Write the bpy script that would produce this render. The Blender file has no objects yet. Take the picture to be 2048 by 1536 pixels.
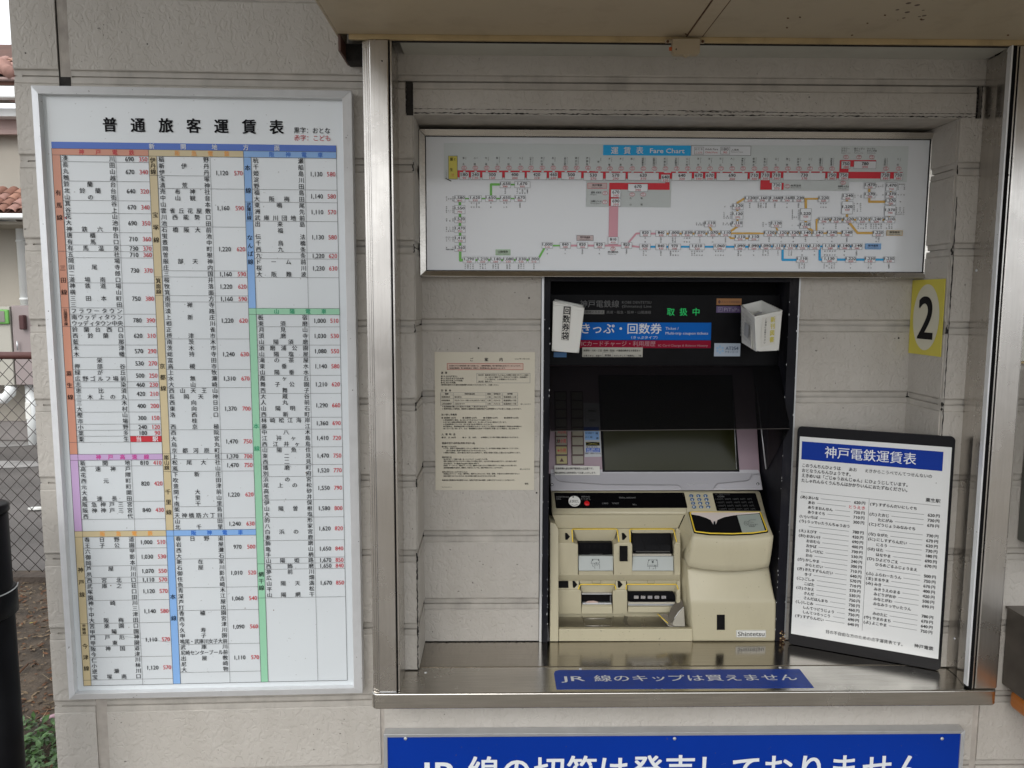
import bpy, math, random
from mathutils import Vector as V, Matrix

random.seed(7)
D = bpy.data
SC = bpy.context.scene
COL = SC.collection

# ------------------------------------------------------------------ camera
FPX = 1538.0
YAW, PITCH, ROLL = math.radians(1.0), math.radians(6.2), .00325
FW = V((math.sin(YAW)*math.cos(PITCH), math.cos(YAW)*math.cos(PITCH), -math.sin(PITCH)))
R0 = V((math.cos(YAW), -math.sin(YAW), 0)); U0 = R0.cross(FW)
RT = R0*math.cos(ROLL) + U0*math.sin(ROLL)
UP = U0*math.cos(ROLL) - R0*math.sin(ROLL)
CAM = V((0, 0, 1.5))
cam_d = D.cameras.new('camera'); cam = D.objects.new('camera', cam_d); COL.objects.link(cam)
cam_d.sensor_width = 36; cam_d.lens = 36*FPX/2048
cam_d.clip_start = .02; cam_d.clip_end = 500
cam.matrix_world = Matrix(((RT.x, UP.x, -FW.x, 0), (RT.y, UP.y, -FW.y, 0), (RT.z, UP.z, -FW.z, 1.5), (0, 0, 0, 1)))
SC.camera = cam

# ------------------------------------------------------------------ sky, sun, exposure
SUN_EL, SUN_AZ = math.radians(40), math.radians(200)      # azimuth clockwise from +Y
world = D.worlds.new('World'); SC.world = world; world.use_nodes = True
wn = world.node_tree.nodes; wl = world.node_tree.links; wn.clear()
sky = wn.new('ShaderNodeTexSky'); sky.sky_type = 'NISHITA'; sky.sun_disc = False
sky.sun_elevation = SUN_EL; sky.sun_rotation = SUN_AZ
sky.air_density = 1.0; sky.dust_density = 4.0; sky.ozone_density = 1.0
hs = wn.new('ShaderNodeHueSaturation'); hs.inputs['Saturation'].default_value = .22
bg = wn.new('ShaderNodeBackground'); bg.inputs['Strength'].default_value = .12
wo = wn.new('ShaderNodeOutputWorld')
mixs = wn.new('ShaderNodeMix'); mixs.data_type = 'RGBA'; mixs.inputs['Factor'].default_value = .72      # closed bright overcast layer over the clear sky
mixs.inputs['B'].default_value = (8.6, 8.9, 9.3, 1)
wl.new(sky.outputs[0], hs.inputs['Color']); wl.new(hs.outputs[0], mixs.inputs['A']); wl.new(mixs.outputs['Result'], bg.inputs[0]); wl.new(bg.outputs[0], wo.inputs[0])
sd = D.lights.new('sun', 'SUN'); sd.energy = .8; sd.angle = math.radians(40); sd.color = (1, .965, .92)
sun = D.objects.new('sun', sd); COL.objects.link(sun)
sdir = V((math.sin(SUN_AZ)*math.cos(SUN_EL), math.cos(SUN_AZ)*math.cos(SUN_EL), math.sin(SUN_EL)))
sun.rotation_euler = sdir.to_track_quat('Z', 'Y').to_euler()
SC.view_settings.view_transform = 'Standard'; SC.view_settings.look = 'None'
SC.view_settings.gamma = 1; SC.view_settings.use_curve_mapping = False
SC.view_settings.exposure = 0.75
SC.cycles.max_bounces = 8

# ------------------------------------------------------------------ photo survey: a photo point on a known plane
def ray(x, y): return FW + RT*((x-1024)/FPX) - UP*((y-768)/FPX)
def P(x, y, Y): d = ray(x, y); return CAM + d*(Y/d.y)
def PZ(x, y, Z): d = ray(x, y); return CAM + d*((Z-1.5)/d.z)
def PP(x, y, o, n): d = ray(x, y); return CAM + d*((o-CAM).dot(n)/d.dot(n))

# ------------------------------------------------------------------ materials
MATS = {}
def mat(name, col, rough=.5, metal=0., var=.08, vscale=6., bump=0., bscale=60., bdist=.002, coat=0.,
        dirt=0., dirt_col=(.06, .05, .04), aniso_axis=None, spec=.5, distort=0., trans=0., alpha=1., detail=4., spots=0., specks=0., rvar=0.):
    if name in MATS: return MATS[name]
    m = D.materials.new(name); m.use_nodes = True
    nt = m.node_tree; n = nt.nodes; l = nt.links
    b = n['Principled BSDF']
    b.inputs['Roughness'].default_value = rough; b.inputs['Metallic'].default_value = metal
    b.inputs['Specular IOR Level'].default_value = spec
    if coat: b.inputs['Coat Weight'].default_value = coat; b.inputs['Coat Roughness'].default_value = .08
    if trans: b.inputs['Transmission Weight'].default_value = trans
    if alpha < 1: b.inputs['Alpha'].default_value = alpha
    geo = n.new('ShaderNodeNewGeometry'); vec = geo.outputs['Position']
    if aniso_axis:
        mp = n.new('ShaderNodeMapping'); mp.vector_type = 'POINT'
        s = {'x': (.04, 1, 1), 'y': (1, .04, 1), 'z': (1, 1, .04)}[aniso_axis]
        mp.inputs['Scale'].default_value = s; l.new(vec, mp.inputs['Vector']); vec = mp.outputs[0]
    cur = None
    rgb = n.new('ShaderNodeRGB'); rgb.outputs[0].default_value = (*col, 1); cur = rgb.outputs[0]
    if var:
        nz = n.new('ShaderNodeTexNoise'); nz.inputs['Scale'].default_value = vscale; nz.inputs['Detail'].default_value = detail
        l.new(vec, nz.inputs['Vector'])
        mr = n.new('ShaderNodeMapRange'); mr.inputs['From Min'].default_value = .3; mr.inputs['From Max'].default_value = .7
        mr.inputs['To Min'].default_value = 1-var; mr.inputs['To Max'].default_value = 1+var
        l.new(nz.outputs['Fac'], mr.inputs['Value'])
        mx = n.new('ShaderNodeVectorMath'); mx.operation = 'SCALE'
        l.new(cur, mx.inputs[0]); l.new(mr.outputs[0], mx.inputs['Scale']); cur = mx.outputs[0]
    if dirt:
        nz = n.new('ShaderNodeTexNoise'); nz.inputs['Scale'].default_value = 9; nz.inputs['Detail'].default_value = 8
        nz.inputs['Roughness'].default_value = .7
        mp2 = n.new('ShaderNodeMapping'); mp2.inputs['Scale'].default_value = (1.6, 1.6, .5)
        l.new(geo.outputs['Position'], mp2.inputs['Vector']); l.new(mp2.outputs[0], nz.inputs['Vector'])
        mr = n.new('ShaderNodeMapRange'); mr.inputs['From Min'].default_value = .52; mr.inputs['From Max'].default_value = .78
        mr.inputs['To Max'].default_value = dirt
        l.new(nz.outputs['Fac'], mr.inputs['Value'])
        mx = n.new('ShaderNodeMix'); mx.data_type = 'RGBA'
        l.new(mr.outputs[0], mx.inputs['Factor']); l.new(cur, mx.inputs['A']); mx.inputs['B'].default_value = (*dirt_col, 1)
        cur = mx.outputs['Result']
    if spots:
        vo = n.new('ShaderNodeTexVoronoi'); vo.inputs['Scale'].default_value = 55
        l.new(geo.outputs['Position'], vo.inputs['Vector'])
        n2 = n.new('ShaderNodeTexNoise'); n2.inputs['Scale'].default_value = 7; l.new(geo.outputs['Position'], n2.inputs['Vector'])
        ma = n.new('ShaderNodeMapRange'); ma.inputs['From Min'].default_value = .56; ma.inputs['From Max'].default_value = .66
        ma.inputs['To Max'].default_value = spots
        l.new(n2.outputs['Fac'], ma.inputs['Value'])
        lt = n.new('ShaderNodeMath'); lt.operation = 'LESS_THAN'; l.new(vo.outputs['Distance'], lt.inputs[0]); l.new(ma.outputs[0], lt.inputs[1])
        mx = n.new('ShaderNodeMix'); mx.data_type = 'RGBA'
        l.new(lt.outputs[0], mx.inputs['Factor']); l.new(cur, mx.inputs['A']); mx.inputs['B'].default_value = (.07, .035, .02, 1)
        cur = mx.outputs['Result']
    if specks:
        ns = n.new('ShaderNodeTexNoise'); ns.inputs['Scale'].default_value = 170; ns.inputs['Detail'].default_value = 1; l.new(geo.outputs['Position'], ns.inputs['Vector'])
        ms_ = n.new('ShaderNodeMapRange'); ms_.inputs['From Min'].default_value = .755; ms_.inputs['From Max'].default_value = .80; ms_.inputs['To Max'].default_value = specks
        l.new(ns.outputs['Fac'], ms_.inputs['Value'])
        mx = n.new('ShaderNodeMix'); mx.data_type = 'RGBA'; l.new(ms_.outputs[0], mx.inputs['Factor']); l.new(cur, mx.inputs['A']); mx.inputs['B'].default_value = (.10, .08, .06, 1)
        cur = mx.outputs['Result']
    if rvar:
        nr = n.new('ShaderNodeTexNoise'); nr.inputs['Scale'].default_value = 7; nr.inputs['Detail'].default_value = 6; nr.inputs['Roughness'].default_value = .65; l.new(geo.outputs['Position'], nr.inputs['Vector'])
        mr_ = n.new('ShaderNodeMapRange'); mr_.inputs['From Min'].default_value = .35; mr_.inputs['From Max'].default_value = .7
        mr_.inputs['To Min'].default_value = max(.03, rough-rvar); mr_.inputs['To Max'].default_value = rough+rvar
        l.new(nr.outputs['Fac'], mr_.inputs['Value']); l.new(mr_.outputs[0], b.inputs['Roughness'])
    l.new(cur, b.inputs['Base Color'])
    if bump:
        nz = n.new('ShaderNodeTexNoise'); nz.inputs['Scale'].default_value = bscale; nz.inputs['Detail'].default_value = 3
        nz.inputs['Distortion'].default_value = distort
        l.new(vec, nz.inputs['Vector'])
        bp = n.new('ShaderNodeBump'); bp.inputs['Strength'].default_value = bump; bp.inputs['Distance'].default_value = bdist
        l.new(nz.outputs['Fac'], bp.inputs['Height']); l.new(bp.outputs[0], b.inputs['Normal'])
    MATS[name] = m
    return m

def siding_mat():
    m = D.materials.new('rippled siding face'); m.use_nodes = True
    nt = m.node_tree; n = nt.nodes; l = nt.links; b = n['Principled BSDF']; b.inputs['Roughness'].default_value = .62
    geo = n.new('ShaderNodeNewGeometry')
    sep = n.new('ShaderNodeMapping'); sep.inputs['Scale'].default_value = (1, 1, .75); l.new(geo.outputs['Position'], sep.inputs['Vector'])
    nz = n.new('ShaderNodeTexNoise'); nz.inputs['Scale'].default_value = 92; nz.inputs['Detail'].default_value = 2.4
    nz.inputs['Distortion'].default_value = .9; l.new(sep.outputs[0], nz.inputs['Vector'])
    rp = n.new('ShaderNodeMapRange'); rp.interpolation_type = 'SMOOTHSTEP'
    rp.inputs['From Min'].default_value = .36; rp.inputs['From Max'].default_value = .56
    l.new(nz.outputs['Fac'], rp.inputs['Value'])
    n3 = n.new('ShaderNodeTexNoise'); n3.inputs['Scale'].default_value = 300; l.new(geo.outputs['Position'], n3.inputs['Vector'])
    ad = n.new('ShaderNodeMath'); ad.operation = 'MULTIPLY_ADD'; ad.inputs[1].default_value = .12
    l.new(n3.outputs['Fac'], ad.inputs[0]); l.new(rp.outputs[0], ad.inputs[2])
    bp = n.new('ShaderNodeBump'); bp.inputs['Strength'].default_value = .42; bp.inputs['Distance'].default_value = .0019
    l.new(ad.outputs[0], bp.inputs['Height']); l.new(bp.outputs[0], b.inputs['Normal'])
    # grime collects as pits and blotches
    n4 = n.new('ShaderNodeTexNoise'); n4.inputs['Scale'].default_value = 5; n4.inputs['Detail'].default_value = 8; n4.inputs['Roughness'].default_value = .65
    l.new(geo.outputs['Position'], n4.inputs['Vector'])
    m1 = n.new('ShaderNodeMapRange'); m1.inputs['From Min'].default_value = .42; m1.inputs['From Max'].default_value = .95
    l.new(n4.outputs['Fac'], m1.inputs['Value'])
    mx = n.new('ShaderNodeMix'); mx.data_type = 'RGBA'
    mx.inputs['A'].default_value = (.480, .452, .410, 1); mx.inputs['B'].default_value = (.405, .376, .333, 1)
    st = n.new('ShaderNodeMapping'); st.inputs['Scale'].default_value = (26, 26, 1.1); l.new(geo.outputs['Position'], st.inputs['Vector'])
    n6 = n.new('ShaderNodeTexNoise'); n6.inputs['Scale'].default_value = 1; n6.inputs['Detail'].default_value = 5; l.new(st.outputs[0], n6.inputs['Vector'])
    m6 = n.new('ShaderNodeMapRange'); m6.inputs['From Min'].default_value = .45; m6.inputs['From Max'].default_value = .8; l.new(n6.outputs['Fac'], m6.inputs['Value'])
    a6 = n.new('ShaderNodeMath'); a6.operation = 'MULTIPLY_ADD'; a6.inputs[1].default_value = .35; a6.use_clamp = True
    l.new(m6.outputs[0], a6.inputs[0]); l.new(m1.outputs[0], a6.inputs[2]); l.new(a6.outputs[0], mx.inputs['Factor'])
    # scattered small black pits
    n5 = n.new('ShaderNodeTexNoise'); n5.inputs['Scale'].default_value = 150; n5.inputs['Detail'].default_value = 1
    l.new(geo.outputs['Position'], n5.inputs['Vector'])
    m2 = n.new('ShaderNodeMapRange'); m2.inputs['From Min'].default_value = .755; m2.inputs['From Max'].default_value = .79; m2.inputs['To Max'].default_value = .7
    l.new(n5.outputs['Fac'], m2.inputs['Value'])
    mx2 = n.new('ShaderNodeMix'); mx2.data_type = 'RGBA'; l.new(m2.outputs[0], mx2.inputs['Factor'])
    l.new(mx.outputs['Result'], mx2.inputs['A']); mx2.inputs['B'].default_value = (.08, .07, .06, 1)
    l.new(mx2.outputs['Result'], b.inputs['Base Color'])
    MATS['siding'] = m
    return m

M_SIDE = siding_mat()
M_BAND = mat('smooth siding band', (.435, .408, .367), .55, var=.12, vscale=30, bump=.25, bscale=90, dirt=.35)
M_JOINT = mat('grey joint sealant', (.40, .365, .325), .8, var=.2, vscale=25, bump=.3, bscale=40, dirt=.6)
M_GRIME_SHADE = mat('black sealant and painted shade', (.02, .018, .016), .9, var=.5, vscale=60, bump=.6, bscale=120)
M_DARK = mat('dark void', (.006, .006, .0065), .9, var=0, spec=.1)
M_STEEL = mat('brushed stainless steel', (.60, .575, .54), .27, 1, rvar=.07, dirt=.12, var=.05, vscale=260, bump=.06, bscale=420, bdist=.0006, aniso_axis='z')
M_STEELX = mat('brushed stainless steel lengthways', (.60, .575, .53), .24, 1, rvar=.06, dirt=.1, var=.10, vscale=260, bump=.06, bscale=420, bdist=.0006, aniso_axis='x')
M_COUNTER = mat('polished steel counter', (.45, .42, .375), .17, 1, rvar=.02, var=.06, vscale=220, bump=.035, bscale=300, bdist=.0006, aniso_axis='x')
M_ALU = mat('white satin aluminium', (.74, .75, .76), .38, .25, var=.04, vscale=40, specks=.8)
M_ALUG = mat('grey satin aluminium', (.55, .56, .57), .35, .6, var=.05, vscale=30)
M_BOARD = mat('white board print', (.66, .70, .72), .16, var=.03, vscale=4, coat=.4, specks=.35, rvar=.06)
M_CHART = mat('pale chart acrylic', (.72, .75, .78), .12, var=.02, vscale=3, coat=.4)
M_CREAM = mat('cream painted steel', (.46, .38, .26), .5, var=.07, vscale=4, dirt=.25, dirt_col=(.16, .09, .04), spots=.0)
M_CREAMS = mat('cream painted steel with rust spots', (.46, .39, .275), .5, var=.08, vscale=4, dirt=.3, dirt_col=(.15, .09, .05), spots=.22)
M_RUST = mat('rust', (.10, .045, .02), .9, var=.5, vscale=80, bump=.4)
M_TRIM = mat('ochre trim', (.50, .38, .20), .45, var=.12, vscale=20, dirt=.4, dirt_col=(.08, .05, .03))
M_BROWN = mat('brown painted steel', (.10, .045, .03), .5, var=.15, vscale=10)
M_SOFT = mat('pale green grey enamel', (.47, .47, .42), .4, var=.05, dirt=.15)
M_BEIGE = mat('beige moulded plastic', (.51, .465, .325), .38, var=.035, vscale=5, bump=.12, bscale=900, bdist=.0004, dirt=.16, specks=.5, rvar=.08, dirt_col=(.25, .2, .13))
M_BLACKP = mat('black plastic', (.006, .006, .007), .35, var=.2, vscale=30, spec=.07)
M_BLACKM = mat('matt black plastic', (.008, .0075, .008), .6, var=.2, vscale=30, spec=.08)
M_BLACKF = mat('scuffed black frame paint', (.010, .010, .014), .5, spec=.12, var=.3, vscale=15, bump=.1, bscale=120, dirt=.12, dirt_col=(.3, .28, .26))
M_SILVER = mat('silver lilac plastic', (.54, .53, .56), .42, .0, var=.03, vscale=8)
M_PINK = mat('pale mauve plastic', (.34, .25, .29), .45, var=.04)
M_WHITEP = mat('white plastic', (.74, .74, .70), .35, var=.03, vscale=10)
M_PAPER = mat('paper', (.70, .69, .64), .7, var=.03)
M_BUFF = mat('buff notice paper', (.60, .56, .455), .6, var=.04, vscale=8)
M_K = mat('black ink', (.005, .005, .007), .5, var=0, spec=.12)
M_R = mat('red ink', (.55, .02, .035), .45, var=0)
M_W = mat('white ink', (.72, .74, .76), .45, var=0)
M_GREYI = mat('grey ink', (.16, .16, .17), .5, var=0)
M_BLUE = mat('royal blue print', (.0, .030, .285), .35, var=.05, spec=.2, specks=.3)
M_BLUEB = mat('blue band print', (.03, .12, .52), .3, var=.02)
M_SKYB = mat('light blue print', (.24, .44, .78), .4, var=.02)
M_CYAN = mat('cyan print', (.0, .38, .78), .35, var=.02)
M_SALM = mat('salmon print', (.60, .27, .18), .4, var=.03)
M_TANB = mat('tan print', (.60, .50, .30), .4, var=.03)
M_LILAC = mat('lilac print', (.55, .38, .62), .4, var=.03)
M_MINT = mat('mint print', (.30, .60, .40), .4, var=.03)
M_ORNG = mat('orange ink', (.85, .36, .06), .4, var=0)
M_MAGE = mat('magenta ink', (.62, .03, .30), .4, var=0)
M_BLUI = mat('blue ink', (.01, .14, .60), .4, var=0)
M_GRNI = mat('green ink', (.0, .30, .14), .4, var=0)
M_GLINE = mat('green route line', (.18, .56, .10), .4, var=0)
M_OLINE = mat('orange route line', (.74, .45, .09), .4, var=0)
M_PLINE = mat('pink route line', (.74, .36, .43), .4, var=0)
M_CRIM = mat('crimson route band', (.68, .012, .03), .4, var=.02)
M_YELL = mat('yellow print', (.62, .54, .07), .4, var=.03)
M_LGREY = mat('light grey print', (.58, .63, .63), .4, var=.02)
M_PALEG = mat('pale green label', (.45, .58, .44), .4, var=0)
M_PALEP = mat('pale pink label', (.62, .50, .50), .4, var=0)
M_YEL2 = mat('golden yellow line', (.86, .62, .05), .35, var=.05)
M_GREYL = mat('grey green label', (.36, .40, .36), .4, var=.03)
M_REDP = mat('red button plastic', (.60, .01, .015), .3, var=0)
M_KEYB = mat('blue key', (.05, .12, .26), .35, var=0)

def emis(name, col, s):
    m = D.materials.new(name); m.use_nodes = True
    b = m.node_tree.nodes['Principled BSDF']; b.inputs['Base Color'].default_value = (*[c*.2 for c in col], 1)
    b.inputs['Emission Color'].default_value = (*col, 1); b.inputs['Emission Strength'].default_value = s
    return m
M_LEDG = emis('green lit characters', (.0, .55, .12), .30)

# ------------------------------------------------------------------ objects
def empty(name, loc=(0, 0, 0), label=None, cat=None, group=None):
    o = D.objects.new(name, None); COL.objects.link(o); o.location = loc; o.empty_display_size = .05
    if label: o['label'] = label
    if cat: o['category'] = cat
    if group: o['group'] = group
    return o

def obj(name, verts, faces, m, parent=None, smooth=False, bevel=0., label=None, cat=None, group=None, kind=None, seg=2):
    me = D.meshes.new(name); me.from_pydata([tuple(v) for v in verts], [], faces); me.update()
    ms = m if isinstance(m, (list, tuple)) else [m]
    for q in ms: me.materials.append(q)
    o = D.objects.new(name, me); COL.objects.link(o)
    if parent:
        o.parent = parent; o.matrix_parent_inverse = Matrix.Translation(parent.location).inverted() if not parent.parent and parent.type == 'EMPTY' else Matrix.Identity(4)
    if smooth or bevel:
        for p in me.polygons: p.use_smooth = True
    if bevel:
        b = o.modifiers.new('bevel', 'BEVEL'); b.width = bevel; b.segments = seg; b.limit_method = 'ANGLE'; b.angle_limit = .5
        b.harden_normals = True
    if label: o['label'] = label
    if cat: o['category'] = cat
    if group: o['group'] = group
    if kind: o['kind'] = kind
    return o

def box(name, a, b, m, parent=None, bevel=0., **k):
    x0, y0, z0 = a; x1, y1, z1 = b
    v = [(x0, y0, z0), (x1, y0, z0), (x1, y1, z0), (x0, y1, z0), (x0, y0, z1), (x1, y0, z1), (x1, y1, z1), (x0, y1, z1)]
    f = [(0, 3, 2, 1), (4, 5, 6, 7), (0, 1, 5, 4), (1, 2, 6, 5), (2, 3, 7, 6), (3, 0, 4, 7)]
    return obj(name, v, f, m, parent, bevel=bevel, **k)

def prism(name, pts, d, m, parent=None, bevel=0., **k):
    """pts: outline (counter-clockwise seen from the side it faces), extruded by vector d away from it"""
    n = len(pts); pts = [V(p) for p in pts]; d = V(d)
    v = pts + [p+d for p in pts]
    f = [tuple(range(n)), tuple(range(2*n-1, n-1, -1))] + [(i, n+i, n+(i+1) % n, (i+1) % n) for i in range(n)]
    # orient outward
    nn = (pts[1]-pts[0]).cross(pts[2]-pts[1])
    if nn.dot(d) > 0: f = [tuple(reversed(q)) for q in f]
    return obj(name, v, f, m, parent, bevel=bevel, **k)

def slab(name, px, Y, depth, m, parent=None, bevel=0., **k):
    """outline in photo points standing at depth Y (one value or one per point), going back by depth"""
    ys = Y if isinstance(Y, (list, tuple)) else [Y]*len(px)
    return prism(name, [P(x, y, q) for (x, y), q in zip(px, ys)], (0, depth, 0), m, parent, bevel, **k)

def rectpx(x0, y0, x1, y1): return [(x0, y0), (x0, y1), (x1, y1), (x1, y0)]

def shell(name, rows, back, m, parent=None, smooth=True, bevel=0., **k):
    """rows of (px,py,Y) make a moulded front; its rim runs back to depth back"""
    nr, nc = len(rows), len(rows[0])
    v = [P(*q) for r in rows for q in r]; f = []
    for i in range(nr-1):
        for j in range(nc-1):
            f.append((i*nc+j, (i+1)*nc+j, (i+1)*nc+j+1, i*nc+j+1))
    rim = [(0, j) for j in range(nc)] + [(i, nc-1) for i in range(1, nr)] + [(nr-1, j) for j in range(nc-2, -1, -1)] + [(i, 0) for i in range(nr-2, 0, -1)]
    b0 = len(v); L = len(rim)
    for (i, j) in rim:
        p = v[i*nc+j]; v.append(V((p.x, back, p.z)))
    for t in range(L):
        a = rim[t]; c = rim[(t+1) % L]
        f.append((a[0]*nc+a[1], c[0]*nc+c[1], b0+(t+1) % L, b0+t))
    f.append(tuple(range(b0, b0+L)))
    return obj(name, v, f, m, parent, smooth=smooth, bevel=bevel, **k)

def tube(name, pts, r, m, parent=None, seg=8, closed=False, **k):
    pts = [V(p) for p in pts]; n = len(pts); v = []; f = []
    prev = None
    for i, p in enumerate(pts):
        if closed: t = pts[(i+1) % n]-pts[i-1]
        else: t = pts[min(i+1, n-1)]-pts[max(i-1, 0)]
        t.normalize()
        if prev is None:
            a = t.orthogonal().normalized()
        else:
            a = (prev - t*prev.dot(t)).normalized()
        prev = a; b = t.cross(a)
        rr = r[i] if isinstance(r, (list, tuple)) else r
        for s in range(seg):
            an = 2*math.pi*s/seg; v.append(p + a*math.cos(an)*rr + b*math.sin(an)*rr)
    for i in range(n if closed else n-1):
        for s in range(seg):
            j = (i+1) % n
            f.append((i*seg+s, i*seg+(s+1) % seg, j*seg+(s+1) % seg, j*seg+s))
    if not closed: f += [tuple(range(seg-1, -1, -1)), tuple(range((n-1)*seg, n*seg))]
    return obj(name, v, f, m, parent, smooth=True, **k)

def disc(name, c, nrm, r, h, m, parent=None, seg=24, dome=False, ax=None, ry=None, **k):
    c = V(c); nrm = V(nrm).normalized(); a = V(ax).normalized() if ax else nrm.orthogonal().normalized(); b = nrm.cross(a)
    ry = ry or r
    prof = [(1, 0), (1, 1)] if not dome else [(1, 0), (.95, .45), (.75, .8), (.4, .97)]
    v = []; f = []
    for q, (s, t) in enumerate(prof):
        for i in range(seg):
            an = 2*math.pi*i/seg; v.append(c + a*math.cos(an)*r*s + b*math.sin(an)*ry*s + nrm*h*t)
    for q in range(len(prof)-1):
        for i in range(seg):
            j = (i+1) % seg; f.append((q*seg+i, q*seg+j, (q+1)*seg+j, (q+1)*seg+i))
    f.append(tuple(range((len(prof)-1)*seg, len(prof)*seg)))
    f.append(tuple(range(seg-1, -1, -1)))
    return obj(name, v, f, m, parent, smooth=dome, **k)

# ------------------------------------------------------------------ lettering
GC = {}
def glyph(s, bold=0., res=2):
    key = (s, bold, res)
    if key in GC: return GC[key]
    c = D.curves.new('t', 'FONT'); c.body = s; c.offset = bold; c.resolution_u = res; c.dimensions = '2D'; c.fill_mode = 'FRONT'
    o = D.objects.new('t', c); COL.objects.link(o)
    dg = bpy.context.evaluated_depsgraph_get(); me = D.meshes.new_from_object(o.evaluated_get(dg))
    vs = [(v.co.x, v.co.y) for v in me.vertices]; fs = [tuple(p.vertices) for p in me.polygons]
    D.objects.remove(o); D.curves.remove(c); D.meshes.remove(me)
    xs = [v[0] for v in vs] or [0, 1]
    GC[key] = (vs, fs, min(xs), max(xs))
    return GC[key]

class Sheet:
    """flat print on a plane: origin o, ex to the right, ey downward, n out of the face"""
    def __init__(s, o, ex, ey, parent, lift=.0006):
        s.o = V(o); s.ex = V(ex).normalized(); s.ey = V(ey).normalized(); s.n = s.ey.cross(s.ex).normalized()
        # n must face the camera
        if s.n.dot(CAM-s.o) < 0: s.n = -s.n
        s.parent = parent; s.g = {}; s.lift = lift
    def nid(s):
        s._n = getattr(s, '_n', 1)+1; return s._n
    def poly(s, key, px, layer=1):
        pts = [s.uv(*q_) for q_ in px]; n = len(pts)
        A_ = sum(pts[i][0]*pts[(i+1) % n][1]-pts[(i+1) % n][0]*pts[i][1] for i in range(n))
        s.add(key, pts, [tuple(range(n)) if A_ < 0 else tuple(range(n-1, -1, -1))], layer)
    def uv(s, x, y):
        p = PP(x, y, s.o, s.n)-s.o; return p.dot(s.ex), p.dot(s.ey)
    def sc(s, x, y):
        a = s.uv(x, y); b = s.uv(x+1, y); c = s.uv(x, y+1)
        return abs(b[0]-a[0]), abs(c[1]-a[1])
    def add(s, key, vs, fs, layer):
        g = s.g.setdefault(key, ([], [])); b = len(g[0])
        s._c = (getattr(s, '_c', 0)+1) % 24; layer = layer+s._c*.012
        g[0].extend([s.o + s.ex*u + s.ey*v + s.n*(s.lift*layer) for u, v in vs]); g[1].extend([tuple(b+i for i in f) for f in fs])
    def rect(s, key, u0, v0, u1, v1, layer=1):
        s.add(key, [(u0, v0), (u0, v1), (u1, v1), (u1, v0)], [(0, 1, 2, 3)], layer)
    def rectp(s, key, x0, y0, x1, y1, layer=1):
        u0, v0 = s.uv(x0, (y0+y1)/2)[0], s.uv((x0+x1)/2, y0)[1]; u1, v1 = s.uv(x1, (y0+y1)/2)[0], s.uv((x0+x1)/2, y1)[1]
        s.rect(key, u0, v0, u1, v1, layer); return u0, v0, u1, v1
    def outline(s, key, u0, v0, u1, v1, w, layer=2):
        s.rect(key, u0, v0, u1, v0+w, layer); s.rect(key, u0, v1-w, u1, v1, layer)
        s.rect(key, u0, v0+w, u0+w, v1-w, layer); s.rect(key, u1-w, v0+w, u1, v1-w, layer)
    def line(s, key, a, b, w, layer=1):
        dx, dy = b[0]-a[0], b[1]-a[1]; L = math.hypot(dx, dy) or 1; nx, ny = -dy/L*w/2, dx/L*w/2
        s.add(key, [(a[0]+nx, a[1]+ny), (b[0]+nx, b[1]+ny), (b[0]-nx, b[1]-ny), (a[0]-nx, a[1]-ny)], [(0, 1, 2, 3)], layer)
    def ell(s, key, u, v, ru, rv, layer=2, seg=14, w=None):
        pts = [(u+math.cos(6.2832*i/seg)*ru, v+math.sin(6.2832*i/seg)*rv) for i in range(seg)]
        if w is None: s.add(key, pts, [tuple(range(seg))], layer)
        else:
            inn = [(u+math.cos(6.2832*i/seg)*(ru-w), v+math.sin(6.2832*i/seg)*(rv-w)) for i in range(seg)]
            s.add(key, pts+inn, [(i, (i+1) % seg, seg+(i+1) % seg, seg+i) for i in range(seg)], layer)
    def text(s, key, t, u, v, size, w=None, al='c', bold=0., layer=2, res=2, rot=False, sx=1.):
        """u,v: anchor, v at the middle of the line; size = em height; w: total width to fit"""
        vs, fs, x0, x1 = glyph(t, 0., res)
        if not fs: return
        copies = [(0, 0)] if bold <= .004 else ([(-.5, 0), (.5, 0)] if bold < .019 else [(-.5, -.35), (.5, -.35), (.5, .35), (-.5, .35)] + ([(0, 0)] if bold > .03 else []))
        if len(key) > 2 and key[2] == 1: key = (key[0], key[1], s.nid()) 
        k = (w/(x1-x0)) if w else size*sx
        off = {'l': -x0*k, 'c': -(x0+x1)/2*k, 'r': -x1*k}[al]
        cy = .36 if not all(ord(c) < 128 for c in t) else .345
        for ci, (bx, by) in enumerate(copies):
            pts = [(x*k+off+bx*bold*size, -(y-cy)*size+by*bold*size) for x, y in vs]
            if rot: pts = [(-b, a) for a, b in pts]
            s.add(key, [(u+a, v+b) for a, b in pts], fs, layer+ci*.09)
    def tp(s, key, t, x, y, h, w=None, **k):
        """the same in photo points"""
        u, v = s.uv(x, y); su, sv = s.sc(x, y); s.text(key, t, u, v, h*sv, w*su if w else None, **k)
    def vtext(s, key, t, u, v0, v1, size, layer=2, res=1, bold=0.):
        n = len(t)
        for i, c in enumerate(t):
            v = (v0+v1)/2 if n == 1 else v0+size/2+(v1-v0-size)*i/(n-1)
            s.text(key, c, u, v, size, layer=layer, res=res, bold=bold)
    def build(s):
        for key, (vs, fs) in s.g.items():
            small = len(key) == 2 and len(fs) > 3
            obj(key[0], vs, fs, key[1], s.parent, kind='stuff' if small else None)

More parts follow.
